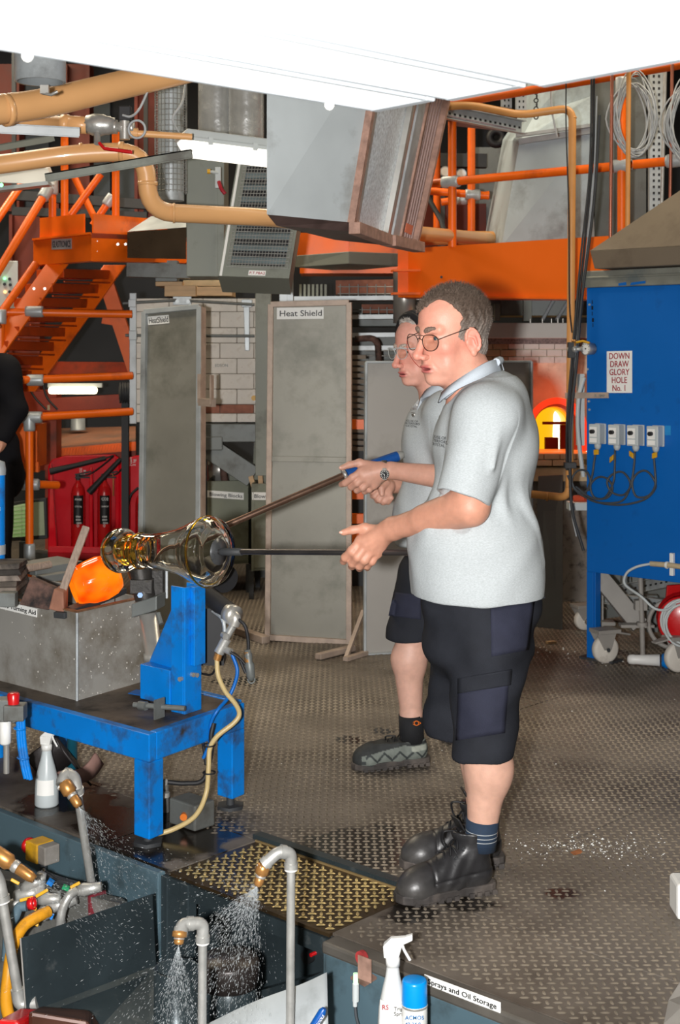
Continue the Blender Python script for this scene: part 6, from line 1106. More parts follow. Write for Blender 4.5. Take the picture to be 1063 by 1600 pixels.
part('ball_valve', PS, mf, lambda b: [b.lathe(P(x,y,4.06), d, [(0,0),(0,.016),(.02,.02),(.04,.016),(.07,.014),(.07,0)], 10) for x, y, d in ((24,1400,(.8,-.2,.2)), (36,1390,(.8,-.2,.5)), (60,1405,(.8,-.2,.1)), (70,1420,(.9,-.2,.3)), (84,1418,(.8,0,.3)), (122,1392,(.9,-.1,.2)), (36,1410,(-.9,-.1,-.2)), (58,1400,(.2,-.1,.9)))])
part('red_ring', M_['red2'], mf, lambda b: b.lathe(P(46,1412,4.0), (.9,-.2,.2), [(0,.012),(0,.018),(.016,.018),(.016,.012)], 14))
part('blue_tab', M_['blue2'], mf, lambda b: (b.bar(P(75,1376,4.05), P(83,1381,4.05), .02, .012), b.bar(P(77,1430,4.0), P(83,1433,4.0), .02, .01)))
part('green_tab', mat('green_plastic', srgb(20, 140, 90), .5), mf, lambda b: b.bar(P(98,1385,4.05), P(108,1389,4.05), .016, .010))
part('steel_hose', PS, mf, lambda b: b.tube(spline([P(118,1392,4.05), P(108,1400,4.03), P(98,1420,4.02), P(94,1448,4.02), P(92,1500,4.05)]), .013, 12))
part('blue_hose', mat('blue_grey_hose', srgb(86, 108, 120), .5), mf, lambda b: (b.tube(spline([P(42,1416,4.0), P(30,1418,4.0), P(24,1432,3.98), P(14,1450,3.96), P(10,1500,3.95)]), .014, 10), b.tube(spline([P(14,1440,3.9), P(17,1500,3.85), P(24,1540,3.85)]), .010, 8)))
part('red_panel', mat('dusty_red_paint', srgb(150, 40, 56), .6, var=.2), mf, lambda b: b.slab([P(138,1430,4.08), P(166,1426,4.2), P(164,1395,4.3), P(137,1396,4.12)], .02, Vector((0,1,0))))
obj1(lambda b: b.tube(spline([P(76,1424,3.98), P(58,1433,3.95), P(36,1448,3.92), P(20,1480,3.88), P(12,1530,3.84), P(10,1570,3.8), P(20,1605,3.76), P(40,1650,3.7)]), .0165, 12), 'yellow_hose', M_['hose_y'], 'yellow hose curving from the manifold down to the bottom left corner', 'hose', P(76,1424,3.98))
part('hose_clip', PS, bpy.data.objects['yellow_hose'], lambda b: (b.cyl(P(66,1429,3.97), P(72,1426,3.98), .020, seg=12)))
es = thing('emergency_stop', 'yellow emergency stop box with a red mushroom button on the fascia', 'switch', FP(60,1330,-.03))
ec = FP(62,1328,-.075)
part('case', M_['yellow'], es, lambda b: b.box(ec, (.065,.07,.065), D1), bevel=.005)
part('back_box', M_['greypaint'], es, lambda b: b.box(ec+D1*.05, (.04,.06,.06), D1), bevel=.004)
part('collar', M_['dark'], es, lambda b: b.cyl(ec-D1*.03, ec-D1*.055, .018, seg=16))
part('button', M_['red2'], es, lambda b: b.lathe(ec-D1*.05, -D1, [(0,0),(0,.018),(.006,.026),(.016,.026),(.022,.02),(.024,0)], 18))
part('cable', M_['cable'], es, lambda b: (b.cyl(ec-UP*.032+D1*.02, ec-UP*.06+D1*.02, .012, seg=10), b.tube(spline([ec-UP*.055+D1*.02, P(74,1368,4.3), P(90,1378,4.2), P(112,1382,4.1)]), .006, 7)))
obj1(lambda b: [b.tube(spline([P(72+k*4,1362+k*2,4.35), P(84+k*6,1374,4.25), P(100+k*8,1380,4.15), P(126+k*4,1386,4.1)]), .004, 6) for k in range(4)], 'cable_bundle', M_['cable'], 'loose grey cables under the emergency stop box', 'cable', P(90,1375,4.25))
# ------------------------------------------------------------------ water sprays: droplets and streaks
M_['drop'] = mat('water_droplet', (.85, .9, .92), .05, var=.02, trans=.55, ior=1.33)
def spray(lb, o, d, spread, L, n, fall=.35, size=.0010):
    o = Vector(o); d = Vector(d).normalized(); u = d.cross(UP)
    if u.length < .1: u = Vector((1,0,0))
    u.normalize(); w = d.cross(u); b = MB()
    for k in range(n):
        a = random.random()*2*math.pi; r = math.sqrt(random.random())*spread; s = (random.random()**1.7)*L
        dr = (d+(u*math.cos(a)+w*math.sin(a))*r).normalized(); p = o+dr*s-UP*fall*s*s; v = (dr-UP*2*fall*s).normalized()
        h = random.uniform(.4,1.0)*size*(1 if s > .05 else .7); ln = random.uniform(1.5,7)*size*(1 if random.random() < .6 else .4)
        e = v.cross(Vector((.3,.8,.1))).normalized(); g = v.cross(e)
        b.add([p-v*ln, p+e*h*.5, p+g*h*.5, p-e*h*.5, p-g*h*.5, p+v*ln], [(0,2,1),(0,3,2),(0,4,3),(0,1,4),(5,1,2),(5,2,3),(5,3,4),(5,4,1)], True)
    return tag(b.build('water_spray', M_['drop'], loc=o), lb, 'spray', kind='stuff')
spray('fan of water spraying from the tall standpipe by the tread plate', P(402,1386,3.38), (-.40,.05,-.75), .62, .42, 5200)
spray('scattered droplets flying over the pit from the tall standpipe', P(402,1386,3.38), (-.6,.25,-.6), 1.5, .75, 1500)
spray('water falling from the drooping nozzle at the bottom centre', P(279,1478,3.25), (-.05,.0,-1), .35, .22, 1500)
spray('water spraying down from the leaning standpipe beside the bottle', P(124,1262,4.03), (.5,.05,-.8), .45, .30, 1200)
spray('thin spray of water from the bronze nozzle at the left edge', P(56,1376,3.72), (.75,.15,-.5), .5, .3, 600)
# ------------------------------------------------------------------ glass crumbs on the floor
def chips(lb, c, sx, sy, n, smax=.009):
    b = MB()
    for k in range(n):
        x, y = random.gauss(0, sx), random.gauss(0, sy); s = random.uniform(.0015, smax)*(random.random()**1.5+.25); a = random.random()*6.28
        p = Vector((c.x+x, c.y+y, 0)); e = Vector((math.cos(a), math.sin(a), 0)); f = Vector((-e.y, e.x, 0))
        b.add([p+e*s, p+f*s*.6, p-e*s*.8, p-f*s*.7, p+UP*s*.7+e*s*.2], [(0,1,4),(1,2,4),(2,3,4),(3,0,4)])
    return tag(b.build('glass_crumbs', bpy.data.materials.get('glass_crumb') or mat('glass_crumb', srgb(222, 224, 220), .2, var=.05), loc=c), lb, 'debris', kind='stuff')
chips('scatter of white glass crumbs on the plates right of the boots', FL(905,1322), .12, .06, 330, .006)
chips('thinner scatter of glass crumbs near the right edge of the plates', FL(975,1330), .10, .09, 90, .005)
chips('bright glass crumbs near the foot of the furnace', FL(850,1015), .16, .12, 60, .012)
chips('sparse glass crumbs over the middle of the plates', FL(840,1170), .9, .8, 130, .006)
chips('glass crumbs under the blue cabinet around the plug', FL(1020,1030), .22, .12, 160, .007)
obj1(lambda b: b.bar(FL(855,1004,.008), FL(868,1003,.008), .03, .012), 'wood_chip', M_['wood'], 'small orange-brown wood chip on the plates near the blue cabinet leg', 'chip', FL(860,1004))
obj1(lambda b: b.slab([FL(892,1331,.003), FL(906,1326,.003), FL(911,1331,.003), FL(898,1335,.003)], .003, -UP), 'rust_flake', mat('rust_flake', srgb(150, 92, 52), .8, var=.3, scale=40), 'rusty flake among the white glass crumbs', 'flake', FL(900,1331))
# ================================================================== GLASS ON THE BLOWPIPES
HP = P(560,863,4.30); VR = P(341,862,4.62); VL = P(172,860,4.885); vax = (VL-VR).normalized(); VLn = (VL-VR).length
t = thing('blowpipe', 'dark steel blowpipe held level by the near man, glass vase on its end', 'pipe', HP, 'blowpipes')
pipe_end = HP+(HP-VR).normalized()*.185
part('tube', mat('dark_pipe_steel', srgb(96, 92, 92), .32, .85, var=.2, scale=14), t, lambda b: b.tube([pipe_end, VR-vax*.0], .0095, 14))
part('collar', M_['dark'], t, lambda b: b.lathe(VR-vax*.10, vax, [(0,.0095),(0,.012),(.085,.013),(.09,.010)], 16))
t = thing('glass_vase', 'clear blown glass vase with an amber knob, turned on the near blowpipe', 'vase', VR+vax*.2)
M_['glass'] = mat('clear_glass', (1.0, .985, .93), .02, var=0, rvar=0, trans=1., ior=1.5)
M_['amber'] = mat('amber_glass', (1.0, .62, .05), .02, var=0, rvar=0, trans=1., ior=1.5)
k = VLn/.467
outer = [(0,0),(0,.085),(.004,.098),(.014,.110),(.03,.1165),(.05,.1165),(.075,.108),(.11,.094),(.15,.080),(.20,.068),(.25,.061),(.29,.0575),(.315,.058),(.33,.061),(.34,.058),(.35,.050),(.362,.048),(.372,.054),(.382,.066),(.40,.076),(.42,.078),(.44,.073),(.455,.062),(.464,.046),(.467,.0)]
part('bowl', M_['glass'], t, lambda b: b.lathe(VR, vax, [(s*k, r) for s, r in outer], 48))
inner = [(.022,0),(.022,.06),(.03,.09),(.05,.098),(.075,.092),(.11,.078),(.15,.066),(.20,.056),(.25,.049),(.29,.044),(.31,.036),(.32,.0)]
part('cavity', M_['glass'], t, lambda b: b.lathe(VR, vax, [(s*k, r) for s, r in inner][::-1], 40))
part('amber_knob', M_['amber'], t, lambda b: b.lathe(VR, vax, [(s*k, r) for s, r in [(.335,0),(.336,.02),(.345,.030),(.36,.028),(.375,.026),(.39,.034),(.405,.038),(.42,.032),(.43,.0)]], 36), label='amber glass core of the knob')
part('rim_bead', M_['amber'], t, lambda b: (b.torus(VR+vax*.04*k, vax, .1155, .0045, 48, 10), b.torus(VR+vax*.33*k, vax, .060, .0035, 40, 8)))
part('base_disc', mat('grey_base_disc', srgb(84, 86, 88), .3, .4, var=.2, scale=30), t, lambda b: b.lathe(VR-vax*.004, vax, [(0,0),(0,.044),(.003,.044),(.003,0)], 36))
# hot gather on the far blowpipe
GB, GA = P(186,893,5.16), P(122,917,5.10); FH = P(570,730,5.40); gax = (GA-P(560,734,5.36)).normalized()
t = thing('hot_glass', 'glowing orange hot glass barrel on the far blowpipe, left of the vase', 'glass', (GA+GB)/2)
def hot_mat():
    m = bpy.data.materials.new('molten_glass'); m.use_nodes = True; nt = m.node_tree; N = nt.nodes; L = nt.links; b = N['Principled BSDF']
    tc = N.new('ShaderNodeTexCoord'); nz = N.new('ShaderNodeTexNoise'); nz.inputs['Scale'].default_value = 9; nz.inputs['Detail'].default_value = 2; L.new(tc.outputs['Object'], nz.inputs[0])
    rp = N.new('ShaderNodeValToRGB'); rp.color_ramp.elements[0].position = .36; rp.color_ramp.elements[1].position = .66
    rp.color_ramp.elements[0].color = (1.0, .06, .001, 1); rp.color_ramp.elements[1].color = (1.0, .27, .006, 1); L.new(nz.outputs['Fac'], rp.inputs[0])
    L.new(rp.outputs[0], b.inputs['Emission Color']); b.inputs['Emission Strength'].default_value = 1.0; b.inputs['Base Color'].default_value = (.05, .01, .0, 1); b.inputs['Roughness'].default_value = .08; b.inputs['Coat Weight'].default_value = .2
    return m
MH = hot_mat(); gl = (GA-GB).length+.02
part('gather', MH, t, lambda b: b.lathe(GB, (GA-GB), [(0,0),(0,.03),(.006,.058),(.03,.074),(.07,.082),(.11,.079),(gl-.012,.070),(gl-.002,.063),(gl,.056),(gl-.012,.045),(gl-.02,0)], 36))
part('ring', MH, t, lambda b: b.torus(GB+(GA-GB).normalized()*(gl-.03), (GA-GB), .069, .005, 36, 8))
t = thing('blowpipe', 'far blowpipe with a blue grip held by the man with the watch', 'pipe', FH, 'blowpipes')
pe = P(627,711,5.46); pw = P(541,741,5.365)
part('tube', mat('coppery_pipe_steel', srgb(140, 112, 96), .3, .85, var=.2, scale=14), t, lambda b: b.tube([pe, pw, GB], [.012,.0125,.0125], 14))
part('blue_grip', mat('blue_sleeve', srgb(16, 72, 140), .4, var=.06), t, lambda b: b.tube([pe+(pw-pe)*.07, pw], .0205, 18))
part('steel_tip', M_['steel'], t, lambda b: b.lathe(pe+(pw-pe)*.08, pe-pw, [(0,.018),(.012,.018),(.03,.012),(.035,.0)], 16))
part('collar', M_['steel'], t, lambda b: b.lathe(pw, GB-pw, [(0,.0205),(.0,.0215),(.012,.0215),(.014,.0135)], 16))
# ================================================================== PEOPLE: smooth implicit bodies meshed with surface nets
from mathutils.bvhtree import BVHTree
A3 = lambda v: np.array(v, np.float32)
def axis(lo, hi, zones, h0):
    out = [lo]; x = lo
    while x < hi:
        h = h0
        for a, b, h1 in zones:
            if a <= x < b: h = h1
        x += h; out.append(x)
    return np.array(out, np.float32)
class Field:
    def __init__(s, xs, ys, zs): s.ax = [xs, ys, zs]; s.d = np.full((len(xs), len(ys), len(zs)), .5, np.float32)
    def op(s, fn, lo, hi, k=.0, sub=False):
        m = k+.012; sl = tuple(slice(max(0, int(np.searchsorted(a, l-m))-1), int(np.searchsorted(a, h+m))+1) for a, l, h in zip(s.ax, lo, hi))
        X, Y, Z = s.ax[0][sl[0]][:,None,None], s.ax[1][sl[1]][None,:,None], s.ax[2][sl[2]][None,None,:]
        if X.size*Y.size*Z.size == 0: return
        d = fn(X, Y, Z); a = s.d[sl]
        if sub:
            d = -d
            if k: h = np.clip(.5+.5*(d-a)/k, 0, 1); s.d[sl] = a+(d-a)*h+k*h*(1-h)
            else: s.d[sl] = np.maximum(a, d)
        else:
            if k: h = np.clip(.5+.5*(a-d)/k, 0, 1); s.d[sl] = a+(d-a)*h-k*h*(1-h)
            else: s.d[sl] = np.minimum(a, d)
    def cone(s, a, b, r1, r2, k=.01, sub=False, flat=None, cap=None):      # tapering limb; flat=(axis, factor); cap: cut flat at b
        a, b = A3(a), A3(b); ba = b-a; L2 = float(ba.dot(ba)); R = max(r1, r2)
        def fn(X, Y, Z):
            x, y, z = X-a[0], Y-a[1], Z-a[2]; tt = (x*ba[0]+y*ba[1]+z*ba[2])/L2; t = np.clip(tt, 0, 1)
            x, y, z = x-ba[0]*t, y-ba[1]*t, z-ba[2]*t; q = x*x+y*y+z*z
            if flat is not None:
                n, f = flat; qn = x*n[0]+y*n[1]+z*n[2]; q = q+qn*qn*(1/(f*f)-1)
            d = np.sqrt(np.maximum(q, 1e-12))-(r1+(r2-r1)*t)
            if cap: d = np.maximum(d, (tt-1)*math.sqrt(L2))
            return d
        rr = R*(max(1, flat[1]) if flat is not None else 1)
        s.op(fn, np.minimum(a, b)-rr, np.maximum(a, b)+rr, k, sub)
    def ell(s, c, r, R=None, k=.01, sub=False):
        c, r = A3(c), A3(r); M = np.eye(3, dtype=np.float32) if R is None else np.array(R, np.float32)      # columns of M: local axes
        def fn(X, Y, Z):
            x, y, z = X-c[0], Y-c[1], Z-c[2]; l = [x*M[0,i]+y*M[1,i]+z*M[2,i] for i in range(3)]
            k0 = np.sqrt(sum((l[i]/r[i])**2 for i in range(3))+1e-9); k1 = np.sqrt(sum((l[i]/(r[i]*r[i]))**2 for i in range(3))+1e-9)
            return k0*(k0-1)/k1
        m = np.sqrt(((M*r[None,:])**2).sum(1)); s.op(fn, c-m, c+m, k, sub)
    def chain(s, pts, rs, k=.01, **kw):
        for i in range(len(pts)-1): s.cone(pts[i], pts[i+1], rs[i], rs[i+1], k, **kw)
    def cut(s, p, n):      # keep the side where (x-p).n < 0
        X, Y, Z = s.ax[0][:,None,None], s.ax[1][None,:,None], s.ax[2][None,None,:]
        np.maximum(s.d, (X-p[0])*n[0]+(Y-p[1])*n[1]+(Z-p[2])*n[2], out=s.d)
    def mesh(s):
        d = s.d; ins = d < 0; nx, ny, nz = d.shape
        c = np.zeros((nx-1, ny-1, nz-1), np.uint8)
        for i in (0,1):
            for j in (0,1):
                for k in (0,1): c += ins[i:nx-1+i, j:ny-1+j, k:nz-1+k]
        act = (c > 0) & (c < 8); I = np.argwhere(act); idx = np.full(act.shape, -1, np.int32); idx[act] = np.arange(len(I))
        cv = {}
        for i in (0,1):
            for j in (0,1):
                for k in (0,1): cv[(i,j,k)] = d[I[:,0]+i, I[:,1]+j, I[:,2]+k]
        acc = np.zeros((len(I), 3), np.float64); cnt = np.zeros(len(I))
        for ax_ in range(3):
            for u in (0,1):
                for v in (0,1):
                    a = [u, v]; a.insert(ax_, 0); b = [u, v]; b.insert(ax_, 1); va, vb = cv[tuple(a)], cv[tuple(b)]
                    m = (va < 0) != (vb < 0); t = np.where(m, va/np.where(m, va-vb, 1), 0); p = np.tile(np.array(a, np.float64), (len(I), 1)); p[:,ax_] = t
                    acc += p*m[:,None]; cnt += m
        pos = I+acc/np.maximum(cnt, 1)[:,None]
        V = np.stack([np.interp(pos[:,q], np.arange(len(s.ax[q])), s.ax[q]) for q in range(3)], 1)
        Q = []
        for ax_ in range(3):
            sl0 = [slice(None)]*3; sl1 = [slice(None)]*3; sl0[ax_] = slice(0, -1); sl1[ax_] = slice(1, None)
            e = ins[tuple(sl0)] != ins[tuple(sl1)]; o1, o2 = [(1,2), (2,0), (0,1)][ax_]
            E = np.argwhere(e); ok = (E[:,o1] > 0) & (E[:,o2] > 0) & (E[:,o1] < d.shape[o1]-1) & (E[:,o2] < d.shape[o2]-1); E = E[ok]
            sgn = ins[E[:,0], E[:,1], E[:,2]]
            def cell(a, b): q = E.copy(); q[:,o1] -= a; q[:,o2] -= b; return idx[q[:,0], q[:,1], q[:,2]]
            f = np.stack([cell(1,1), cell(0,1), cell(0,0), cell(1,0)], 1); f[~sgn] = f[~sgn][:, ::-1]; Q.append(f)
        return V, np.concatenate(Q)
def np_obj(name, V, Q, m, parent, col=None, disp=None):
    off = np.array(ORG[parent.name]); me = bpy.data.meshes.new(name); me.vertices.add(len(V)); me.vertices.foreach_set('co', (V-off).ravel())
    me.loops.add(Q.size); me.loops.foreach_set('vertex_index', Q.ravel()); me.polygons.add(len(Q)); me.polygons.foreach_set('loop_start', np.arange(len(Q))*4)
    me.polygons.foreach_set('use_smooth', np.ones(len(Q), bool)); me.update(calc_edges=True)
    if disp is not None:
        n = np.zeros(len(V)*3, np.float32); me.vertices.foreach_get('normal', n); n = n.reshape(-1, 3); V = V+n*disp(V, n)[:,None]; me.vertices.foreach_set('co', (V-off).ravel()); me.update()
    if col is not None:
        c = np.ones((len(V), 4), np.float32); c[:,:3] = col(V); at = me.attributes.new('col', 'FLOAT_COLOR', 'POINT'); at.data.foreach_set('color', c.ravel())
    me.materials.append(m); o = bpy.data.objects.new(name, me); COL.objects.link(o); o.parent = parent; ORG[o.name] = ORG[parent.name]
    return o
def lin(r, g, b): return np.array(srgb(r, g, b)[:3])
def blend(c, w, t): return c*(1-w[:,None])+np.array(t)[None]*w[:,None]
gs = lambda V, c, r: np.exp(-((V-np.array(c))**2).sum(1)/(r*r))
M_['skin'] = attr_mat('skin', .5, .25, 260, sss=.12, var=.07, spec=.45, vscale=45)
M_['hairm'] = attr_mat('hair_strands', .55, .8, 600, var=.35, spec=.3, vscale=220)
M_['lens'] = bpy.data.materials.new('spectacle_lens'); M_['lens'].use_nodes = True
def lens_nodes(nt):
    N = nt.nodes; N.remove(N['Principled BSDF']); a = N.new('ShaderNodeBsdfTransparent'); g = N.new('ShaderNodeBsdfGlossy'); g.inputs['Roughness'].default_value = .03; x = N.new('ShaderNodeMixShader'); x.inputs[0].default_value = .07
    a.inputs[0].default_value = (.97,.97,.95,1); nt.links.new(a.outputs[0], x.inputs[1]); nt.links.new(g.outputs[0], x.inputs[2]); nt.links.new(x.outputs[0], N['Material Output'].inputs[0])
lens_nodes(M_['lens'].node_tree)
M_['wireframe'] = mat('dark_wire_frame', srgb(60, 50, 44), .35, .6, var=.1)
def shirt_mat(name, base, dark):
    m = mat(name, base, .85, var=.13, scale=170, stretch=(1,1,3.2), spec=.15, bump=.25, bscale=900, detail=3)
    return m
M_['shirt'] = shirt_mat('heather_grey_cotton', srgb(178, 184, 186), 0)
M_['collarm'] = mat('pale_blue_grey_rib', srgb(182, 190, 198), .85, var=.05, scale=300, spec=.1)
M_['shorts'] = mat('black_work_cotton', srgb(36, 38, 44), .8, var=.18, scale=14, spec=.2, bump=.3, bscale=500)
M_['shorts2'] = mat('navy_work_panel', srgb(44, 46, 60), .8, var=.15, scale=14, spec=.2, bump=.3, bscale=500)
class Frame:      # a head's own frame: x forward, y left, z up, in head heights
    def __init__(s, c, H, yaw, pitch=0., roll=0.):
        f = Vector((-math.cos(yaw), -math.sin(yaw), 0)); l = Vector((math.sin(yaw), -math.cos(yaw), 0)); f2 = f*math.cos(pitch)-UP*math.sin(pitch); u = UP*math.cos(pitch)+f*math.sin(pitch)
        l2 = l*math.cos(roll)+u*math.sin(roll); u2 = u*math.cos(roll)-l*math.sin(roll)
        s.c, s.H, s.f, s.l, s.u = Vector(c), H, f2, l2, u2; s.R = np.array([[f2[i], l2[i], u2[i]] for i in range(3)], np.float32)
    def w(s, x, y, z): return s.c+(s.f*x+s.l*y+s.u*z)*s.H
    def loc(s, V): return ((V-np.array(s.c))@s.R)/s.H
def rotm(R, ax, a):
    c, q = math.cos(a), math.sin(a); M = np.eye(3); i, j = [(1,2), (2,0), (0,1)][ax]; M[i,i] = c; M[i,j] = -q; M[j,i] = q; M[j,j] = c; return R@M
def build_head(F_, fr, mouth=.010, jowl=1., brow=1., thin=1.):
    H = fr.H; w = fr.w
    E = lambda c, r, k, sub=False, R=None: F_.ell(w(*c), [q*H for q in r], fr.R if R is None else R, k*H, sub)
    Cn = lambda a, b, r1, r2, k, sub=False: F_.cone(w(*a), w(*b), r1*H, r2*H, k*H, sub)
    E((-.06,0,.16), (.40,.305,.335), .05); E((.07,0,-.05), (.275,.25*thin,.37), .06); E((.09,0,-.28), (.235,.215*thin,.20), .06)
    E((.255,0,-.425), (.085,.10,.075), .06); E((.05,0,-.43), (.16,.15,.09), .08) if jowl else None
    for s in (-1, 1):
        Cn((-.05,.205*s,-.22), (.19,.085*s,-.42), .06*jowl, .065, .07); E((.19,.165*s,-.10), (.09,.085,.085), .07); E((.16,.15*s,-.28), (.10,.08,.12), .06)
    for s in (-1, 1): Cn((.31,.02*s,.065), (.265,.17*s,.085), .045*brow, .04, .04)
    Cn((.318,0,.055), (.438,0,-.155), .033, .044, .03); E((.446,0,-.170), (.046,.044,.042), .03)
    for s in (-1, 1): E((.388,.050*s,-.188), (.052,.032,.033), .018)
    for s in (-1, 1): E((.415,.032*s,-.224), (.028,.015,.016), .010, True)
    E((.235,0,-.30), (.12,.15,.12), .05); E((.27,0,-.245), (.085,.05,.05), .03)
    for s in (-1, 1): E((.365,.112*s,-.004), (.115,.088,.056), .026, True)
    for s in (-1, 1): E((.238,.120*s,.0), (.066,.066,.064), .012)
    for s in (-1, 1): E((.320,.112*s,-.004), (.085,.056,.0165), .003, True)
    for s in (-1, 1): Cn((.285,.08*s,-.060), (.255,.165*s,-.062), .018, .014, .02)      # bags below the eyes
    for s in (-1, 1): Cn((.372,.085*s,-.200), (.312,.150*s,-.325), .016, .014, .026, True)
    E((.338,0,-.288), (.038,.10,.023), .014); E((.332,0,-.338), (.040,.088,.027), .014)
    E((.385,0,-.312), (.075,.082,mouth), .006, True)
    Cn((.37,-.07,-.378), (.37,.07,-.378), .016, .016, .03, True)
    for s in (-1, 1):      # ears
        R = rotm(rotm(fr.R, 2, -.42*s), 1, .20)
        c = Vector((-.040,.315*s,-.05)); E(c, (.085,.026,.14), .012, False, R)
        ex, ey, ez = [Vector(R[:,i]) for i in range(3)]; cw = w(*c)
        hp = [cw+(ex*(-math.cos(a)*.070)+ez*math.sin(a)*.122+ey*(.016*s))*H for a in [(-1.1+4.0*i/9) for i in range(10)]]
        F_.chain(hp, [.014*H]*10, .008*H)
        F_.ell(cw+(ex*.008+ey*.034*s-ez*.012)*H, [.036*H,.024*H,.062*H], R, .012*H, True)
        F_.chain([cw+(ex*.03+ey*.018*s+ez*.05)*H, cw+(ex*-.02+ey*.022*s+ez*.02)*H, cw+(ex*-.025+ey*.022*s-ez*.06)*H], [.012*H,.013*H,.012*H], .008*H)
        F_.ell(cw+(ex*.025-ez*.125+ey*.01*s)*H, [.034*H,.022*H,.04*H], R, .012*H); F_.ell(cw+(ex*.062+ey*.012*s-ez*.015)*H, [.016*H,.014*H,.028*H], R, .012*H)
def head_color(fr, V, base, tan=1., stubble=.0):
    L_ = fr.loc(V); c = base
    c = blend(c, np.clip(.55*gs(L_, (.43,0,-.16), .10)+.40*(gs(L_, (.22,.19,-.12), .14)+gs(L_, (.22,-.19,-.12), .14))+.6*(gs(L_, (-.07,.33,-.05), .13)+gs(L_, (-.07,-.33,-.05), .13))+.25*gs(L_, (.25,0,.22), .2), 0, .9), lin(214, 118, 104))
    lip = np.clip(1.35*np.exp(-((L_[:,2]+.312)/.040)**4)*np.exp(-(L_[:,1]/.080)**4)*(L_[:,0] > .27), 0, .85); c = blend(c, lip, lin(186, 92, 92))
    ins = np.exp(-((L_[:,2]+.312)/.010)**2)*np.exp(-(L_[:,1]/.08)**4)*(L_[:,0] > .24)*(L_[:,0] < .345); c = blend(c, np.clip(ins, 0, .9), lin(84, 30, 32))
    if stubble:
        st = np.clip(1.2*gs(L_*[1,1,1.2], (.22,0,-.46), .26)-lip, 0, 1)*stubble; c = blend(c, st, lin(150, 120, 112))
    return c
def eyes(fr, parent, iris):
    for s in (-1, 1):
        c = fr.w(.241,.120*s,0); d = (fr.f+fr.u*-.05).normalized(); r = .055*fr.H
        e = part('eye', bpy.data.materials.get('eye_white') or mat('eye_white', srgb(214, 204, 196), .15, var=.03), parent, lambda b: b.ball(c, r, 18))
        part('iris', bpy.data.materials.get('iris_'+iris) or mat('iris_'+iris, srgb(*((70,90,100) if iris == 'grey' else (84,60,40))), .15, var=.2), e, lambda b: b.lathe(c+d*r*.93, d, [(.0,.026*fr.H),(.012*fr.H*.6,.016*fr.H),(.0105*fr.H,0)], 16))
        part('pupil', M_['black'], e, lambda b: b.lathe(c+d*(r*.93+.0095*fr.H), d, [(0,.011*fr.H),(.0012,0)], 12))
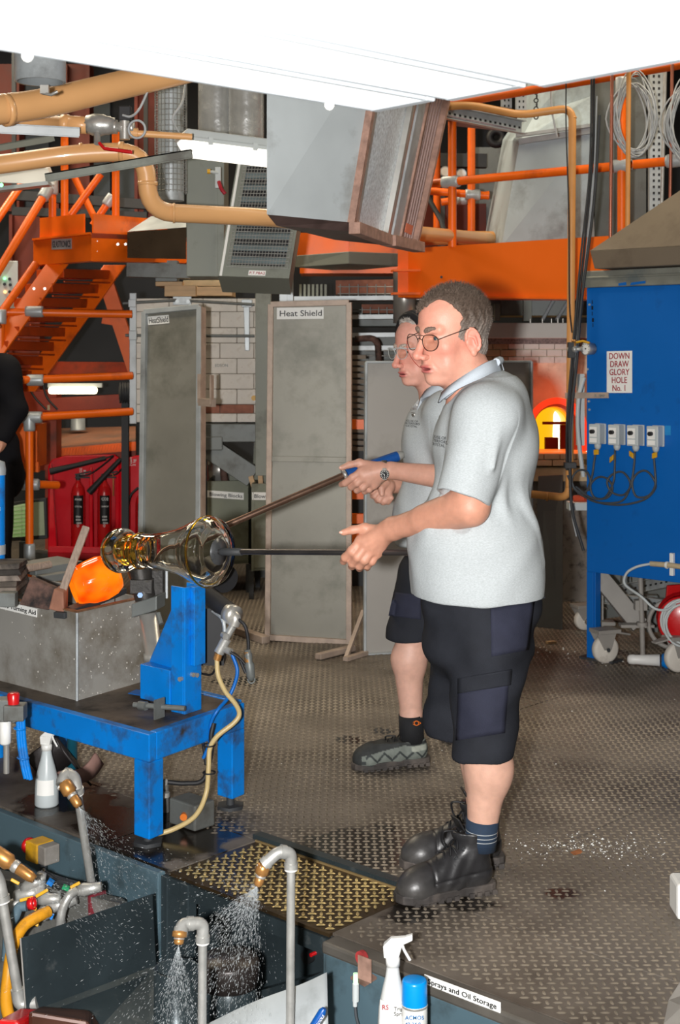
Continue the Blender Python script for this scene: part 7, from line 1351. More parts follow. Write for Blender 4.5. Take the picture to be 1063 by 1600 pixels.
def make_hair(fr, parent, front, cols, n_str, infl=.024, seed=1, length=.010, thick=.0008, fore=.0):
    """front: list of (z, x limit) hairline; the hair keeps what lies behind it"""
    H = fr.H; lo = fr.c-Vector((.55,.55,.6))*H; hi = fr.c+Vector((.55,.55,.62))*H; h = .0026
    Fh = Field(*[axis(lo[i], hi[i], [], h) for i in range(3)])
    Fh.ell(fr.w(-.06,0,.16), [(.40+infl)*H, (.305+infl)*H, (.335+infl*1.15)*H], fr.R, .0); Fh.ell(fr.w(-.12,0,-.12), [.30*H,.265*H,.26*H], fr.R, .05*H)
    X, Y, Z = np.meshgrid(*Fh.ax, indexing='ij'); P_ = np.stack([X, Y, Z], -1).reshape(-1, 3); L_ = fr.loc(P_); zz = np.array([q[0] for q in front]); xx = np.array([q[1] for q in front]); o = np.argsort(zz)
    ph = np.random.RandomState(seed).rand(12)*6.28
    wob = .012*np.sin(L_[:,1]*38+ph[0])+.010*np.sin(L_[:,2]*47+ph[1])+.008*np.sin(L_[:,1]*90+L_[:,2]*60+ph[2])
    lim = np.interp(L_[:,2], zz[o], xx[o])+fore*np.exp(-((L_[:,1]+.09)/.17)**4)*np.clip((L_[:,2]-.23)/.03, 0, 1); side = (np.abs(L_[:,1])/.31)
    d = Fh.d.reshape(-1); d[:] = np.maximum(d, (L_[:,0]-lim+wob+ .0*side)*H*.7)
    tuft = .010*np.sin(L_[:,0]*60+L_[:,1]*25+ph[3])*np.sin(L_[:,1]*55+L_[:,2]*30+ph[4])+.006*np.sin(L_[:,0]*110+ph[5]+L_[:,2]*80)
    d += tuft*H*.45; d[:] = np.maximum(d, (-.36-L_[:,2])*H)
    V, Q = Fh.mesh()
    def col(V):
        l = fr.loc(V); g = np.clip((-.05-(l[:,2]-.16))*3.0+.35+.4*np.sin(l[:,0]*50+l[:,1]*30)*.4, 0, 1); return blend(np.tile(np.array(cols[0]), (len(V), 1)), g, cols[1])
    o = np_obj('hair', V, Q, M_['hairm'], parent, col)
    # short strands standing off the scalp
    rs = np.random.RandomState(seed+5); me = o.data; fc = rs.randint(0, len(Q), n_str); p = V[Q[fc]].mean(1); a, b_, c_ = V[Q[fc,0]], V[Q[fc,1]], V[Q[fc,2]]; n = np.cross(b_-a, c_-a); n /= np.linalg.norm(n, axis=1)[:,None]+1e-9
    l = fr.loc(p); outw = p-np.array(fr.w(-.06,0,.1)); outw /= np.linalg.norm(outw, axis=1)[:,None]; keep = (n*outw).sum(1) > .15; p, n, l = p[keep], n[keep], l[keep]
    comb = -np.array(fr.f)*.35+np.array(fr.u)*np.clip(l[:,2:3]*1.2, -.9, .5); dr = n*.9+comb+rs.randn(len(p), 3)*.38; dr /= np.linalg.norm(dr, axis=1)[:,None]
    ln = length*(.5+rs.rand(len(p), 1))*np.clip(.55+l[:,2:3]*1.6, .35, 1.25); t1 = np.cross(dr, [[0,0,1.]]); t1 /= np.linalg.norm(t1, axis=1)[:,None]+1e-9; t2 = np.cross(dr, t1)
    base = p-n*.002; VV = np.stack([base+t1*thick, base-t1*thick*.5+t2*thick*.87, base-t1*thick*.5-t2*thick*.87, base+dr*ln], 1).reshape(-1, 3); k = np.arange(len(p))*4
    T = np.concatenate([np.stack([k, k+1, k+3], 1), np.stack([k+1, k+2, k+3], 1), np.stack([k+2, k, k+3], 1)])
    off = np.array(ORG[parent.name]); me = bpy.data.meshes.new('hair_strand'); me.from_pydata((VV-off).tolist(), [], T.tolist()); cc = np.ones((len(VV), 4), np.float32); cc[:,:3] = col(VV)*(.7+.7*np.repeat(rs.rand(len(p)), 4))[:,None]
    at = me.attributes.new('col', 'FLOAT_COLOR', 'POINT'); at.data.foreach_set('color', cc.ravel()); me.materials.append(M_['hairm']); so = bpy.data.objects.new('hair_strand', me); COL.objects.link(so); so.parent = o; so['kind'] = 'stuff'; ORG[so.name] = ORG[parent.name]
    return o
def eyebrows(fr, parent, col):
    m = mat('eyebrow_hair', col, .8, var=.4, scale=200, bump=.6, bscale=300)
    for s in (-1, 1):
        pts = [fr.w(.343,.036*s,.072), fr.w(.340,.085*s,.092), fr.w(.315,.14*s,.102), fr.w(.266,.195*s,.080)]
        part('eyebrow', m, parent, lambda b: b.tube(spline(pts, 6), [.0066+.0016*math.sin(k*.35)-.0018*(k > 12)*(k-12)/6+.0008*math.sin(k*2.1) for k in range(19)], 12))
def blob_disp(seed, comps, amp):
    rs = np.random.RandomState(seed)
    W = [(np.array(v), rs.rand()*6.28, a) for v, a in comps]
    return lambda V, n: amp*sum(a*np.sin(V@v+ph+1.3*np.sin(V@(v[[1,2,0]]*.37)+ph*2)) for v, ph, a in W)
def project_text(txt, target, parent, o, x, y, ray, size, m, align='CENTER', width=None):
    t = lettering(txt, parent, o, x, y, size, m, align, width, ext=.0)
    me = target.data; bv_ = BVHTree.FromPolygons([v.co for v in me.vertices], [p.vertices[:] for p in me.polygons]); ray = Vector(ray).normalized()
    bm = bmesh.new(); bm.from_mesh(t.data); bmesh.ops.subdivide_edges(bm, edges=[e for e in bm.edges if e.calc_length() > .012], cuts=2); bm.to_mesh(t.data); bm.free()
    bm = bmesh.new(); bm.from_mesh(t.data); gone = []
    for v in bm.verts:
        h = bv_.ray_cast(v.co-ray*.4, ray)
        if h[0] is not None and abs(h[1].dot(ray)) > .08: v.co = h[0]-ray*.0018
        else: gone.append(v)
    bmesh.ops.delete(bm, geom=gone, context='VERTS'); bm.to_mesh(t.data); bm.free()
    t.data.update(); return t
def collar(parent, path, drop, out, m, closed=False, name='collar'):      # folded shirt collar: top edge path, falling outward
    b = MB(); n = len(path); path = [Vector(p) for p in path]; c = sum(path, Vector())/n; rows = [[], [], [], []]
    for i, p in enumerate(path):
        o = (p-c); o.z = 0; o.normalize(); dr = drop[i] if isinstance(drop, list) else drop
        rows[0].append(p-UP*.02-o*.004); rows[1].append(p); rows[2].append(p+o*out*.35+UP*.002); rows[3].append(p+o*out-UP*dr)
    vs = sum(rows, []); b.add(vs, [(r*n+i, r*n+i+1, (r+1)*n+i+1, (r+1)*n+i) for r in range(3) for i in range(n-1)], True)
    return b.build(name, m, parent, solid=.004)
def finger(F_, pts, r0, r1, k=.004): F_.chain(pts, [r0+(r1-r0)*i/(len(pts)-1) for i in range(len(pts))], k)
# ------------------------------------------------------------------ footwear in its own frame: x towards the toe
def shoe_frame(heel, toe): h, q = Vector(heel), Vector(toe); x = (q-h); L = x.length; x.normalize(); y = UP.cross(x); y.normalize(); z = x.cross(y); return h, x, y, z, L
def make_boot(parent, heel, toe, style):
    h, x, y, z, L = shoe_frame(heel, toe); k = L/.29; Rm = np.array([[x[i], y[i], z[i]] for i in range(3)], np.float32); w = lambda a, b, c: h+(x*a+y*b+z*c)*k
    top = .165 if style == 'boot' else .085
    cs = [w(a, b, c) for a in (-.03,.32) for b in (-.08,.08) for c in (-.01,top+.05)]
    Fb = Field(*[axis(min(c[i] for c in cs), max(c[i] for c in cs), [], .0032) for i in range(3)])
    fl = (A3(y), .88)
    Fb.cone(w(.045,0,.055), w(.13,0,.055), .046*k, .044*k, .02); Fb.cone(w(.13,0,.05), w(.225,0,.048), .045*k, .047*k, .02); Fb.ell(w(.232,.004,.040), [.060*k,.052*k,.046*k], Rm, .015)
    Fb.cone(w(.085,0,.105), w(.19,0,.060), .042*k, .038*k, .025)
    if style == 'boot':
        Fb.cone(w(.055,0,.07), w(.055,0,.175), .047*k, .052*k, .02); Fb.cone(w(.04,0,.165), w(.085,0,.172), .036*k, .034*k, .012); Fb.cone(w(.062,0,.13), w(.062,0,.24), .038*k, .043*k, .004, True)
        for i in range(5): Fb.cone(w(.035-.0*i,.0,.150+.0), w(.03,0,.150), .001, .001, .001)
    else:
        Fb.cone(w(.05,0,.06), w(.055,0,.10), .044*k, .046*k, .02); Fb.cone(w(.062,0,.085), w(.062,0,.2), .036*k, .042*k, .004, True)
    Fb.cut(w(0,0,.018), -z); Fb.cut(w(0,0,top+.012), z)
    V, Q = Fb.mesh()
    lo = lambda V: ((V-np.array(h))@Rm)/k
    if style == 'boot':
        def col(V):
            l = lo(V); c = np.tile(lin(36, 36, 38), (len(V), 1)); d = np.exp(-((l[:,0]-.27)/.05)**2)*.55+np.exp(-((l[:,2]-.03)/.02)**2)*.4; c = blend(c, np.clip(d, 0, .8), lin(74, 72, 70)); return c
        m = bpy.data.materials.get('black_leather_boot') or attr_mat('black_leather_boot', .38, .35, 60, var=.25, spec=.5, vscale=30)
        def dsp(V, n): l = lo(V); return -.0035*np.exp(-((l[:,2]-.062-.1*(.12-l[:,0]))/.0035)**2)*(l[:,0] < .2)-.003*np.exp(-((l[:,0]-.195)/.004)**2)*(l[:,2] > .05)+.0016*np.sin(l[:,0]*150+l[:,2]*90)*np.exp(-((l[:,0]-.13)/.05)**2)
    else:
        def col(V):
            l = lo(V); c = np.tile(lin(112, 118, 112), (len(V), 1)); zig = .035+.030*np.abs(((l[:,0]*17) % 1)-.5)*2*(l[:,0] < .25); band = (np.abs(l[:,2]-zig) < .0055)|(l[:,2] < .026); c[band] = lin(56, 60, 60)
            dk = (l[:,0] > .265)|((l[:,2] > .086+.16*(.10-l[:,0]).clip(-.3,.0))&(l[:,0] > .09))|((l[:,2] > .082)&(l[:,2] < .094)&(l[:,0] < .09)); c[dk] = lin(52, 54, 54); hl = (l[:,2] > .06)&(l[:,2] < .08)&(l[:,0] < .07)&(l[:,0] > .01); c[hl] = lin(150, 154, 144); return c
        m = bpy.data.materials.get('grey_green_trainer') or attr_mat('grey_green_trainer', .7, .3, 120, var=.12, spec=.2)
        dsp = lambda V, n: .0012*np.sin(lo(V)[:,0]*120)
    o = np_obj('boot' if style == 'boot' else 'shoe', V, Q, m, parent, col, dsp)
    out = [(0,-.036),(.02,-.044),(.08,-.043),(.13,-.040),(.19,-.050),(.24,-.054),(.275,-.045),(.293,-.02),(.297,.005),(.288,.03),(.265,.047),(.22,.054),(.16,.047),(.10,.041),(.05,.045),(.015,.043),(0,.036),(-.008,.018),(-.009,-.018)]
    ms = bpy.data.materials.get('rubber_sole') or mat('rubber_sole', srgb(58, 54, 52), .7, var=.25, scale=20, bump=.3, dirt=srgb(92, 84, 78), damt=.4, dscale=10)
    so = part('sole', ms, o, lambda b: b.slab([w(a, c, .030) for a, c in out], .025*k, -z), bevel=.004)
    part('tread_block', ms, o, lambda b: [b.box(w(a, s*.030, .007), (.016*k, .038*k, .013*k), x, y, z) for a in [.01+.024*i for i in range(12) if i not in (4,)] for s in (-1, 1) if a < .27], kind='stuff')
    def lc(b):
        n = 6 if style == 'boot' else 4
        for i in range(n):
            f = i/(n-1); c0 = (.195-.105*f, .052+.076*f) if style == 'boot' else (.185-.085*f, .050+.030*f)
            hw = .026; off_ = .038 if style == 'boot' else .036
            b.tube(spline([w(c0[0]+.006, -hw, c0[1]+.020), w(c0[0], -hw*.4, c0[1]+off_), w(c0[0]-.008, hw*.4, c0[1]+off_), w(c0[0]-.014, hw, c0[1]+.022)], 4), .0026*k, 6)
            b.tube(spline([w(c0[0]-.014, -hw, c0[1]+.026), w(c0[0]-.008, -hw*.4, c0[1]+off_+.003), w(c0[0], hw*.4, c0[1]+off_+.003), w(c0[0]+.006, hw, c0[1]+.022)], 4), .0026*k, 6)
        tz = (.085,.165) if style == 'boot' else (.10,.100)
        b.tube(spline([w(tz[0]+.02,.0,tz[1]+.012), w(tz[0]+.05,-.03,tz[1]+.006), w(tz[0]+.045,-.045,tz[1]-.03), w(tz[0]+.03,-.04,tz[1]-.05)], 5), .0028*k, 6)
        b.tube(spline([w(tz[0]+.02,.0,tz[1]+.012), w(tz[0]+.055,-.01,tz[1]+.012), w(tz[0]+.055,-.02,tz[1]-.01)], 5), .0028*k, 6)
    part('lace', M_['black'], o, lc, kind='stuff')
    if style == 'boot':
        part('eyelet', M_['dark'], o, lambda b: [b.torus(w(.18-.105*f, s*.034, .072+.085*f), y, .005*k, .0018*k, 10, 5) for f in (0,.25,.5,.75,1) for s in (-1, 1)], kind='stuff')
        part('tongue', M_['black'], o, lambda b: b.slab([w(.095,-.026,.18), w(.095,.026,.18), w(.115,.024,.215), w(.115,-.024,.215)], .006), bevel=.002)
    return o
def sock(parent, a, b_, r0, r1, m, stripes=None):
    o = part('sock', m, parent, lambda q: q.lathe(a, Vector(b_)-Vector(a), [(0,r0*.98),(0,r0),((Vector(b_)-Vector(a)).length*.5,(r0+r1)/2*1.01),((Vector(b_)-Vector(a)).length,r1),((Vector(b_)-Vector(a)).length,r1*.9)], 28))
    if stripes:
        d = (Vector(b_)-Vector(a)); L = d.length; d.normalize()
        for f in stripes: part('stripe', M_['cable_lt'], o, lambda q: q.lathe(Vector(a)+d*L*f, d, [(0,r0+(r1-r0)*f+.0006),(.0022,r0+(r1-r0)*f+.0006)], 28))
    return o
# ================================================================== THE NEAR MAN
man = thing('person', 'heavy-set man in grey polo shirt, black shorts and black boots holding the near blowpipe', 'person', FL(740,1385))
f1 = Frame(P(704,523,4.19), .288, math.radians(33), math.radians(7), math.radians(-2))
B1_ = Field(axis(-.05,.68,[(-.05,.46,.0025)],.0042), axis(3.84,4.66,[(4.06,4.36,.0026)],.0048), axis(.04,1.83,[(.9,1.10,.0024),(1.40,1.83,.0024),(.55,.9,.009),(1.10,1.40,.007)],.0046))
build_head(B1_, f1, mouth=.017, jowl=1.12, brow=1.1)
hipL, hipR = P(762,985,4.10), P(740,985,4.30); kneL, kneR = P(752,1145,4.08), P(738,1140,4.33); ankL, ankR = P(753,1302,4.12), P(752,1288,4.335)
B1_.cone(f1.w(-.10,0,-.25), P(752,640,4.2), .072, .082, .03); B1_.ell(P(757,700,4.2), (.14,.19,.19), None, .05); B1_.ell(P(742,850,4.19), (.17,.18,.17), None, .05); B1_.ell(P(752,945,4.2), (.15,.17,.13), None, .05)
B1_.cone(P(765,652,4.04), P(745,650,4.36), .07, .07, .04)
for hp, kn, ca, an, in ((hipL, kneL, P(762,1200,4.10), ankL), (hipR, kneR, P(756,1195,4.335), ankR)):
    B1_.cone(hp, kn, .095, .066, .03); B1_.cone(kn, ca, .064, .064, .025); B1_.cone(ca, an, .063, .041, .03); B1_.cone(an, an-UP*.07+Vector((-.03,0,0)), .042, .040, .02)
    B1_.ell(ca+Vector((.018,0,.0)), (.052,.050,.085), None, .03)
# arms
shL, elL, wrL = P(764,655,4.03), P(735,792,3.985), P(614,826,4.205)
fa = (wrL-elL).normalized(); fn2 = fa.cross(UP).normalized()
B1_.cone(shL, elL, .062, .050, .02); B1_.cone(elL, wrL, .0515, .0325, .03); B1_.cone(elL+(wrL-elL)*.15+UP*.006, elL+(wrL-elL)*.55, .046, .036, .03)
shR, elR, wrR = P(748,650,4.38), P(760,800,4.46), P(722,868,4.40)
B1_.cone(shR, elR, .06, .05, .02); B1_.cone(elR, wrR, .05, .03, .02); B1_.ell(wrR+Vector((-.04,-.01,0)), (.045,.028,.04), None, .02)
for kz in range(4): finger(B1_, [wrR+Vector((-.07,-.02,.03-.018*kz)), wrR+Vector((-.098,-.02,.028-.018*kz)), wrR+Vector((-.105,-.045,.026-.018*kz)), wrR+Vector((-.085,-.055,.025-.018*kz))], .0095, .008)
finger(B1_, [wrR+Vector((-.04,-.03,.03)), wrR+Vector((-.065,-.05,.035)), wrR+Vector((-.085,-.058,.03))], .012, .009)
# left hand: back towards us, fingers wrapping over the pipe
q = lambda x, y, dy: P(x, y, 4.30+dy)
hw = q(606,829,-.075)
mcp = [q(564,845,-.050), q(573,851,-.060), q(582,857,-.058), q(590,863,-.046)]
B1_.cone(wrL, hw, .032, .031, .02, flat=(A3(fn2), .85))
for i, m_ in enumerate(mcp): B1_.cone(hw+(m_-hw)*.1+Vector((0,.006*(i-1.5),0)), m_, .024, .0180, .016)
B1_.cone(q(598,836,-.062), q(578,838,-.045), .022, .018, .015)
finger(B1_, [mcp[0], q(550,861,-.054), q(540,871,-.032), q(537,877,-.010)], .0155, .0115, .006)
finger(B1_, [mcp[1], q(559,870,-.062), q(551,880,-.036), q(550,885,-.008)], .0158, .0118, .006)
finger(B1_, [mcp[2], q(570,875,-.058), q(562,884,-.032), q(562,888,-.004)], .0152, .0114, .006)
finger(B1_, [mcp[3], q(581,877,-.046), q(574,884,-.022), q(574,887,.0)], .0135, .0104, .006)
finger(B1_, [q(592,829,-.060), q(570,825,-.050), q(551,828,-.046), q(537,832,-.044)], .0165, .0098, .008)
for i, m_ in enumerate(mcp): B1_.ell(m_+Vector((-.002,-.006,.003)), (.010,.010,.010), None, .008)
for i, m_ in enumerate(mcp): B1_.cone(hw+(m_-hw)*.35+Vector((0,-.020,.004)), m_+Vector((0,-.014,.002)), .0035, .0040, .010)      # tendons
V, Q = B1_.mesh()
def skin_col(fr, arm, leg, face, zs, stub):
    def col(V):
        c = np.tile(arm, (len(V), 1)); wl = 1/(1+np.exp((V[:,2]-.55)/.02)); c = blend(c, wl, leg); wf = 1/(1+np.exp(-(V[:,2]-zs)/.01)); hc_ = head_color(fr, V, np.tile(face, (len(V), 1)), 1, stub); c = c*(1-wf[:,None])+hc_*wf[:,None]
        r = np.random.RandomState(3); return c
    return col
body = np_obj('body', V, Q, M_['skin'], man, skin_col(f1, lin(200,144,120), lin(206,162,142), lin(214,156,134), 1.40, .22)); body['label'] = 'bare skin of head, arms and legs'
# nails
M_['nail'] = mat('finger_nail', srgb(226, 178, 160), .3, var=.04)
part('finger_nail', M_['nail'], man, lambda b: b.ball(q(533.5,832,-.050), .0062, 10, (.0075,.004,.005)))
eyes(f1, man, 'grey'); eyebrows(f1, man, srgb(120, 100, 88))
make_hair(f1, man, [(.62,.30),(.50,.28),(.44,.25),(.40,.20),(.34,.13),(.26,.085),(.18,.07),(.10,.09),(.04,.11),(-.02,.09),(-.08,.05),(-.10,-.08),(-.2,-.12),(-.36,-.16),(-.5,-.4)], (lin(90,76,66), lin(150,140,132)), 11000, seed=3, fore=.2)
# teeth
part('teeth', mat('teeth', srgb(176, 158, 140), .25, var=.08), man, lambda b: b.ball(f1.w(.278,0,-.327), .1, 14, (.022*f1.H*1.2,.05*f1.H,.011*f1.H)))
# spectacles
gl_ = thing  # (spectacles are worn: a part of the man)
def lens_loop(fr, s, cx, cz, hw_, hh, n=28, cy=.122):
    pts = []
    for i in range(n):
        a = 2*math.pi*i/n; e = 2.6; ca, sa = math.cos(a), math.sin(a); x_ = hw_*abs(ca)**(2/e)*(1 if ca > 0 else -1); z_ = hh*abs(sa)**(2/e)*(1 if sa > 0 else -1)
        if z_ < 0: x_ *= 1-.18*(-z_/hh)
        pts.append(fr.w(cx-abs(x_+cy)*.0-max(0, x_)*.28, s*(cy+x_), cz+z_+.0))
    return pts
loops = [lens_loop(f1, s, .392, -.035, .112, .082, cy=.150) for s in (-1, 1)]
sp = part('spectacles', M_['wireframe'], man, lambda b: ([b.tube(l, .0012, 8, closed=True) for l in loops], b.tube(spline([f1.w(.392,.040,-.01), f1.w(.405,0,.010), f1.w(.392,-.040,-.01)]), .0013, 8), b.tube(spline([f1.w(.391,.06,.035), f1.w(.400,0,.042), f1.w(.391,-.06,.035)]), .0011, 8),
    [b.tube(spline([f1.w(.362,s*.255,-.005), f1.w(.34,s*.268,.004), f1.w(.20,s*.290,.035), f1.w(.02,s*.318,.07), f1.w(-.06,s*.33,.075), f1.w(-.10,s*.33,.03)]), .0013, 8) for s in (-1, 1)]), label='dark wire spectacles')
for l in loops: part('lens', M_['lens'], sp, lambda b: b.slab(l, .0012))
part('strap_cord', mat('red_cord', srgb(150, 50, 40), .5), sp, lambda b: b.tube(spline([f1.w(.40,-.215,-.02), f1.w(.39,-.235,-.10), f1.w(.36,-.22,-.20), f1.w(.28,-.22,-.30), f1.w(.2,-.22,-.34)]), .001, 6))
# shirt
S1 = Field(axis(.10,.66,[],.0038), axis(3.82,4.62,[(3.82,4.1,.0034)],.0056), axis(.82,1.60,[],.004))
S1.ell(P(757,700,4.2), (.152,.205,.20), None, .0); S1.ell(P(741,850,4.185), (.198,.205,.19), None, .09); S1.ell(P(748,915,4.19), (.187,.20,.12), None, .06); S1.cone(P(748,905,4.19), P(749,990,4.19), .186, .184, .05)
S1.ell(P(785,690,4.2), (.085,.17,.17), None, .06); S1.ell(P(772,618,4.2), (.085,.16,.075), None, .06); S1.ell(P(736,625,4.2), (.06,.07,.06), None, .04)
S1.cone(P(762,650,4.04), P(748,648,4.37), .088, .088, .05)
slA, slB = P(760,655,4.03), P(723,778,3.975); S1.cone(slA, slB, .092, .0775, .045, cap=True); srA, srB = P(748,650,4.38), P(735,775,4.46); S1.cone(srA, srB, .09, .076, .04, cap=True)
ad = (slB-slA).normalized(); S1.cone(slB-ad*.016, slB+ad*.05, .064, .069, .0, True); ad2 = (srB-srA).normalized(); S1.cone(srB-ad2*.03, srB+ad2*.05, .058, .064, .0, True)
# folds pulled from the armpit over the chest and belly
for a_, b2_, r_ in ((P(775,700,4.005), P(800,880,4.06), .008), (P(790,690,4.02), P(835,840,4.12), .007), (P(706,700,4.02), P(676,830,4.07), .007), (P(812,730,4.08), P(842,880,4.14), .007), (P(775,660,3.955), P(772,730,3.925), .005)):
    S1.cone(a_, b2_, r_*.6, r_*.6, .03)
S1.cut((0,0,.858), (0,0,-1)); S1.cone(P(752,930,4.2)-UP*.05, P(752,985,4.2)-UP*.2, .178, .178, .0, True)
S1.cone(f1.w(-.12,0,-.35), P(735,612,4.2), .082, .085, .012, True)
V, Q = S1.mesh()
shirt = np_obj('shirt', V, Q, M_['shirt'], man, None, blob_disp(4, [((18,9,-26),.8),((-22,14,-14),.7),((9,-30,30),.6),((40,22,-38),.35),((-31,50,27),.3)], .0022)); shirt['label'] = 'heather grey polo shirt'
npx = [(778,563,4.17),(762,566,4.11),(742,577,4.085),(722,592,4.085),(706,604,4.10),(694,614,4.14)]
nfx = [(694,612,4.19),(705,604,4.26),(725,592,4.30),(750,574,4.31),(768,564,4.27),(778,561,4.22)]
collar(shirt, spline([P(*a) for a in npx], 4), .030, .018, M_['collarm']); collar(shirt, spline([P(*a) for a in nfx], 4), .034, .02, M_['collarm'])
part('collar_back', M_['collarm'], shirt, lambda b: b.tube(spline([P(776,566,4.15), P(782,563,4.2), P(777,564,4.25)]), .012, 8))
project_text('HOUSE OF\nWATERFORD\nCRYSTAL', shirt, man, P(680,690,4.0), Vector((1,-.35,0)), UP, (.12,1,0), .012, M_['ink'], 'CENTER')
# shorts
H1 = Field(axis(.20,.66,[],.005), axis(3.88,4.56,[],.005), axis(.36,.93,[],.005))
H1.ell(P(752,945,4.2), (.180,.190,.12), None, .0); H1.ell(P(748,1000,4.2), (.168,.185,.12), None, .04)
H1.cone(P(764,1000,4.1), P(753,1225,4.075), .118, .080, .03); H1.cone(P(734,1000,4.3), P(710,1180,4.33), .115, .083, .03)
H1.cone(P(700,1010,4.18), P(680,1130,4.31), .03, .03, .05)
zl, zr = P(752,1184,4.07).z, P(706,1147,4.33).z
def hemcut(X, Y, Z):
    zc = np.where(Y < 4.205, zl+(X-.4)*.05, zr); return zc-Z
H1.d[...] = np.maximum(H1.d, hemcut(H1.ax[0][:,None,None], H1.ax[1][None,:,None], H1.ax[2][None,None,:]))
H1.cone(P(753,1150,4.075), P(753,1230,4.075), .071, .075, .0, True); H1.cone(P(712,1115,4.33), P(708,1185,4.33), .074, .077, .0, True); H1.cut(P(0,938,4.1)+UP*.04, (0,0,1))
V, Q = H1.mesh()
shorts = np_obj('shorts', V, Q, M_['shorts'], man, None, blob_disp(9, [((12,14,-40),.8),((-28,10,-22),.8),((30,-20,50),.5),((60,20,-44),.3)], .003)); shorts['label'] = 'black knee-length work shorts'
def patch(target, px, m, name, th=.004, Y0=4.0):      # cloth panel laid on the near side of the shorts
    me = target.data; bv_ = BVHTree.FromPolygons([v.co for v in me.vertices], [p.vertices[:] for p in me.polygons]); off = ORG[target.name]; eye = Vector((0,0,CH))-off; b = MB(); n = 10; c = [P(*a, Y0) for a in px]; g = []
    for i in range(n+1):
        for j in range(n+1):
            u, v = i/n, j/n; p = (c[0]*(1-u)+c[1]*u)*(1-v)+(c[3]*(1-u)+c[2]*u)*v; h = bv_.ray_cast(eye, (p-off-eye).normalized()); g.append((h[0] if h[0] else p-off)+off-(p-off-eye).normalized()*.002)
    b.add(g, [(i*(n+1)+j, (i+1)*(n+1)+j, (i+1)*(n+1)+j+1, i*(n+1)+j+1) for i in range(n) for j in range(n)], True); return b.build(name, m, target, solid=th)
patch(shorts, [(767,950),(835,940),(826,1015),(768,1026)], M_['shorts2'], 'hip_panel')
patch(shorts, [(716,1082),(795,1068),(789,1145),(713,1157)], M_['shorts2'], 'cargo_pocket')
patch(shorts, [(716,1060),(800,1046),(798,1070),(716,1084)], M_['shorts'], 'pocket_flap', .006)
patch(shorts, [(805,952),(826,949),(825,963),(805,966)], mat('green_tag', srgb(30, 70, 48), .7, var=.5, scale=120), 'green_tag', .002)
part('belt_loop', M_['shorts'], shorts, lambda b: b.bar(P(838,938,4.15), P(851,931,4.15), .012, .01))
make_boot(man, FL(766,1388), FL(628,1412)+Vector((-.012,0,0)), 'boot'); make_boot(man, FL(783,1348), FL(633,1360)+Vector((-.01,.02,0)), 'boot')
mk = mat('navy_sock', srgb(34, 50, 70), .85, var=.12, scale=200)
sock(man, P(751,1325,4.12), P(754,1279,4.115), .046, .0475, mk, (.35,.48,.62)); sock(man, P(757,1315,4.335), P(755,1262,4.335), .045, .0465, mk)
# ================================================================== THE FAR MAN
man2 = thing('person', 'grey-haired man behind, in safety glasses, grey polo shirt, wristwatch and trainers', 'person', FL(640,1195))
f2 = Frame(P(655,545,5.5), .272, math.radians(32), math.radians(9), 0)
B2_ = Field(axis(-.02,.66,[(-.02,.40,.0026)],.005), axis(5.10,5.98,[(5.28,5.66,.0028)],.005), axis(.04,1.76,[(.98,1.24,.0026),(1.42,1.76,.0026),(.6,.98,.009),(1.24,1.42,.007)],.005))
build_head(B2_, f2, mouth=.008, jowl=1., brow=1., thin=.95)
B2_.cone(f2.w(-.10,0,-.25), P(692,640,5.52), .062, .075, .03); B2_.ell(P(693,690,5.52), (.135,.185,.18), None, .05); B2_.ell(P(690,800,5.5), (.16,.17,.16), None, .05); B2_.ell(P(688,890,5.5), (.14,.16,.13), None, .05); B2_.cone(P(700,645,5.35), P(692,645,5.68), .062, .062, .04)
hl, kl, cl, al = P(668,915,5.40), P(648,985,5.35), P(638,1030,5.35), P(643,1118,5.36)
hr, kr, cr, ar = P(700,925,5.62), P(728,1030,5.70), P(748,1075,5.74), P(768,1120,5.76)
for hp, kn, ca, an in ((hl, kl, cl, al), (hr, kr, cr, ar)):
    B2_.cone(hp, kn, .090, .060, .03); B2_.cone(kn, ca, .060, .060, .025); B2_.cone(ca, an, .060, .040, .03); B2_.cone(an, an-UP*.09, .040, .036, .02); B2_.ell(ca+Vector((.014,0,0)), (.052,.05,.08), None, .03)
sl2, el2, wl2 = P(702,650,5.34), P(712,748,5.27), P(611,735,5.345)
fa2 = (wl2-el2).normalized(); fm2 = fa2.cross(UP).normalized()
B2_.cone(sl2, el2, .058, .050, .02); B2_.cone(el2, wl2, .050, .0315, .03)
g2 = lambda x, y, dy: P(x, y, 5.38+dy)
h2 = g2(600,735,-.035); B2_.cone(wl2, h2, .030, .029, .015, flat=(A3(fm2), .8))
mc2 = [g2(564,738,-.050), g2(569,745,-.054), g2(576,752,-.048), g2(584,758,-.036)]
for i, m_ in enumerate(mc2): B2_.cone(h2+(m_-h2)*.1+Vector((0,.005*(i-1.5),0)), m_, .024, .0180, .016)
B2_.cone(g2(592,731,-.035), g2(568,731,-.03), .023, .020, .015)
finger(B2_, [mc2[0], g2(551,746,-.052), g2(539,755,-.036), g2(534,757,-.018)], .0155, .0115, .005)
finger(B2_, [mc2[1], g2(558,755,-.050), g2(549,761,-.028), g2(549,760,-.004)], .0155, .0115, .005)
finger(B2_, [mc2[2], g2(567,762,-.044), g2(558,766,-.020), g2(559,763,.004)], .0150, .0112, .005)
finger(B2_, [mc2[3], g2(577,765,-.030), g2(570,768,-.008), g2(571,764,.012)], .0132, .0102, .005)
finger(B2_, [g2(584,728,-.03), g2(562,723,-.030), g2(547,726,-.034), g2(534,731,-.036)], .0170, .0100, .008)
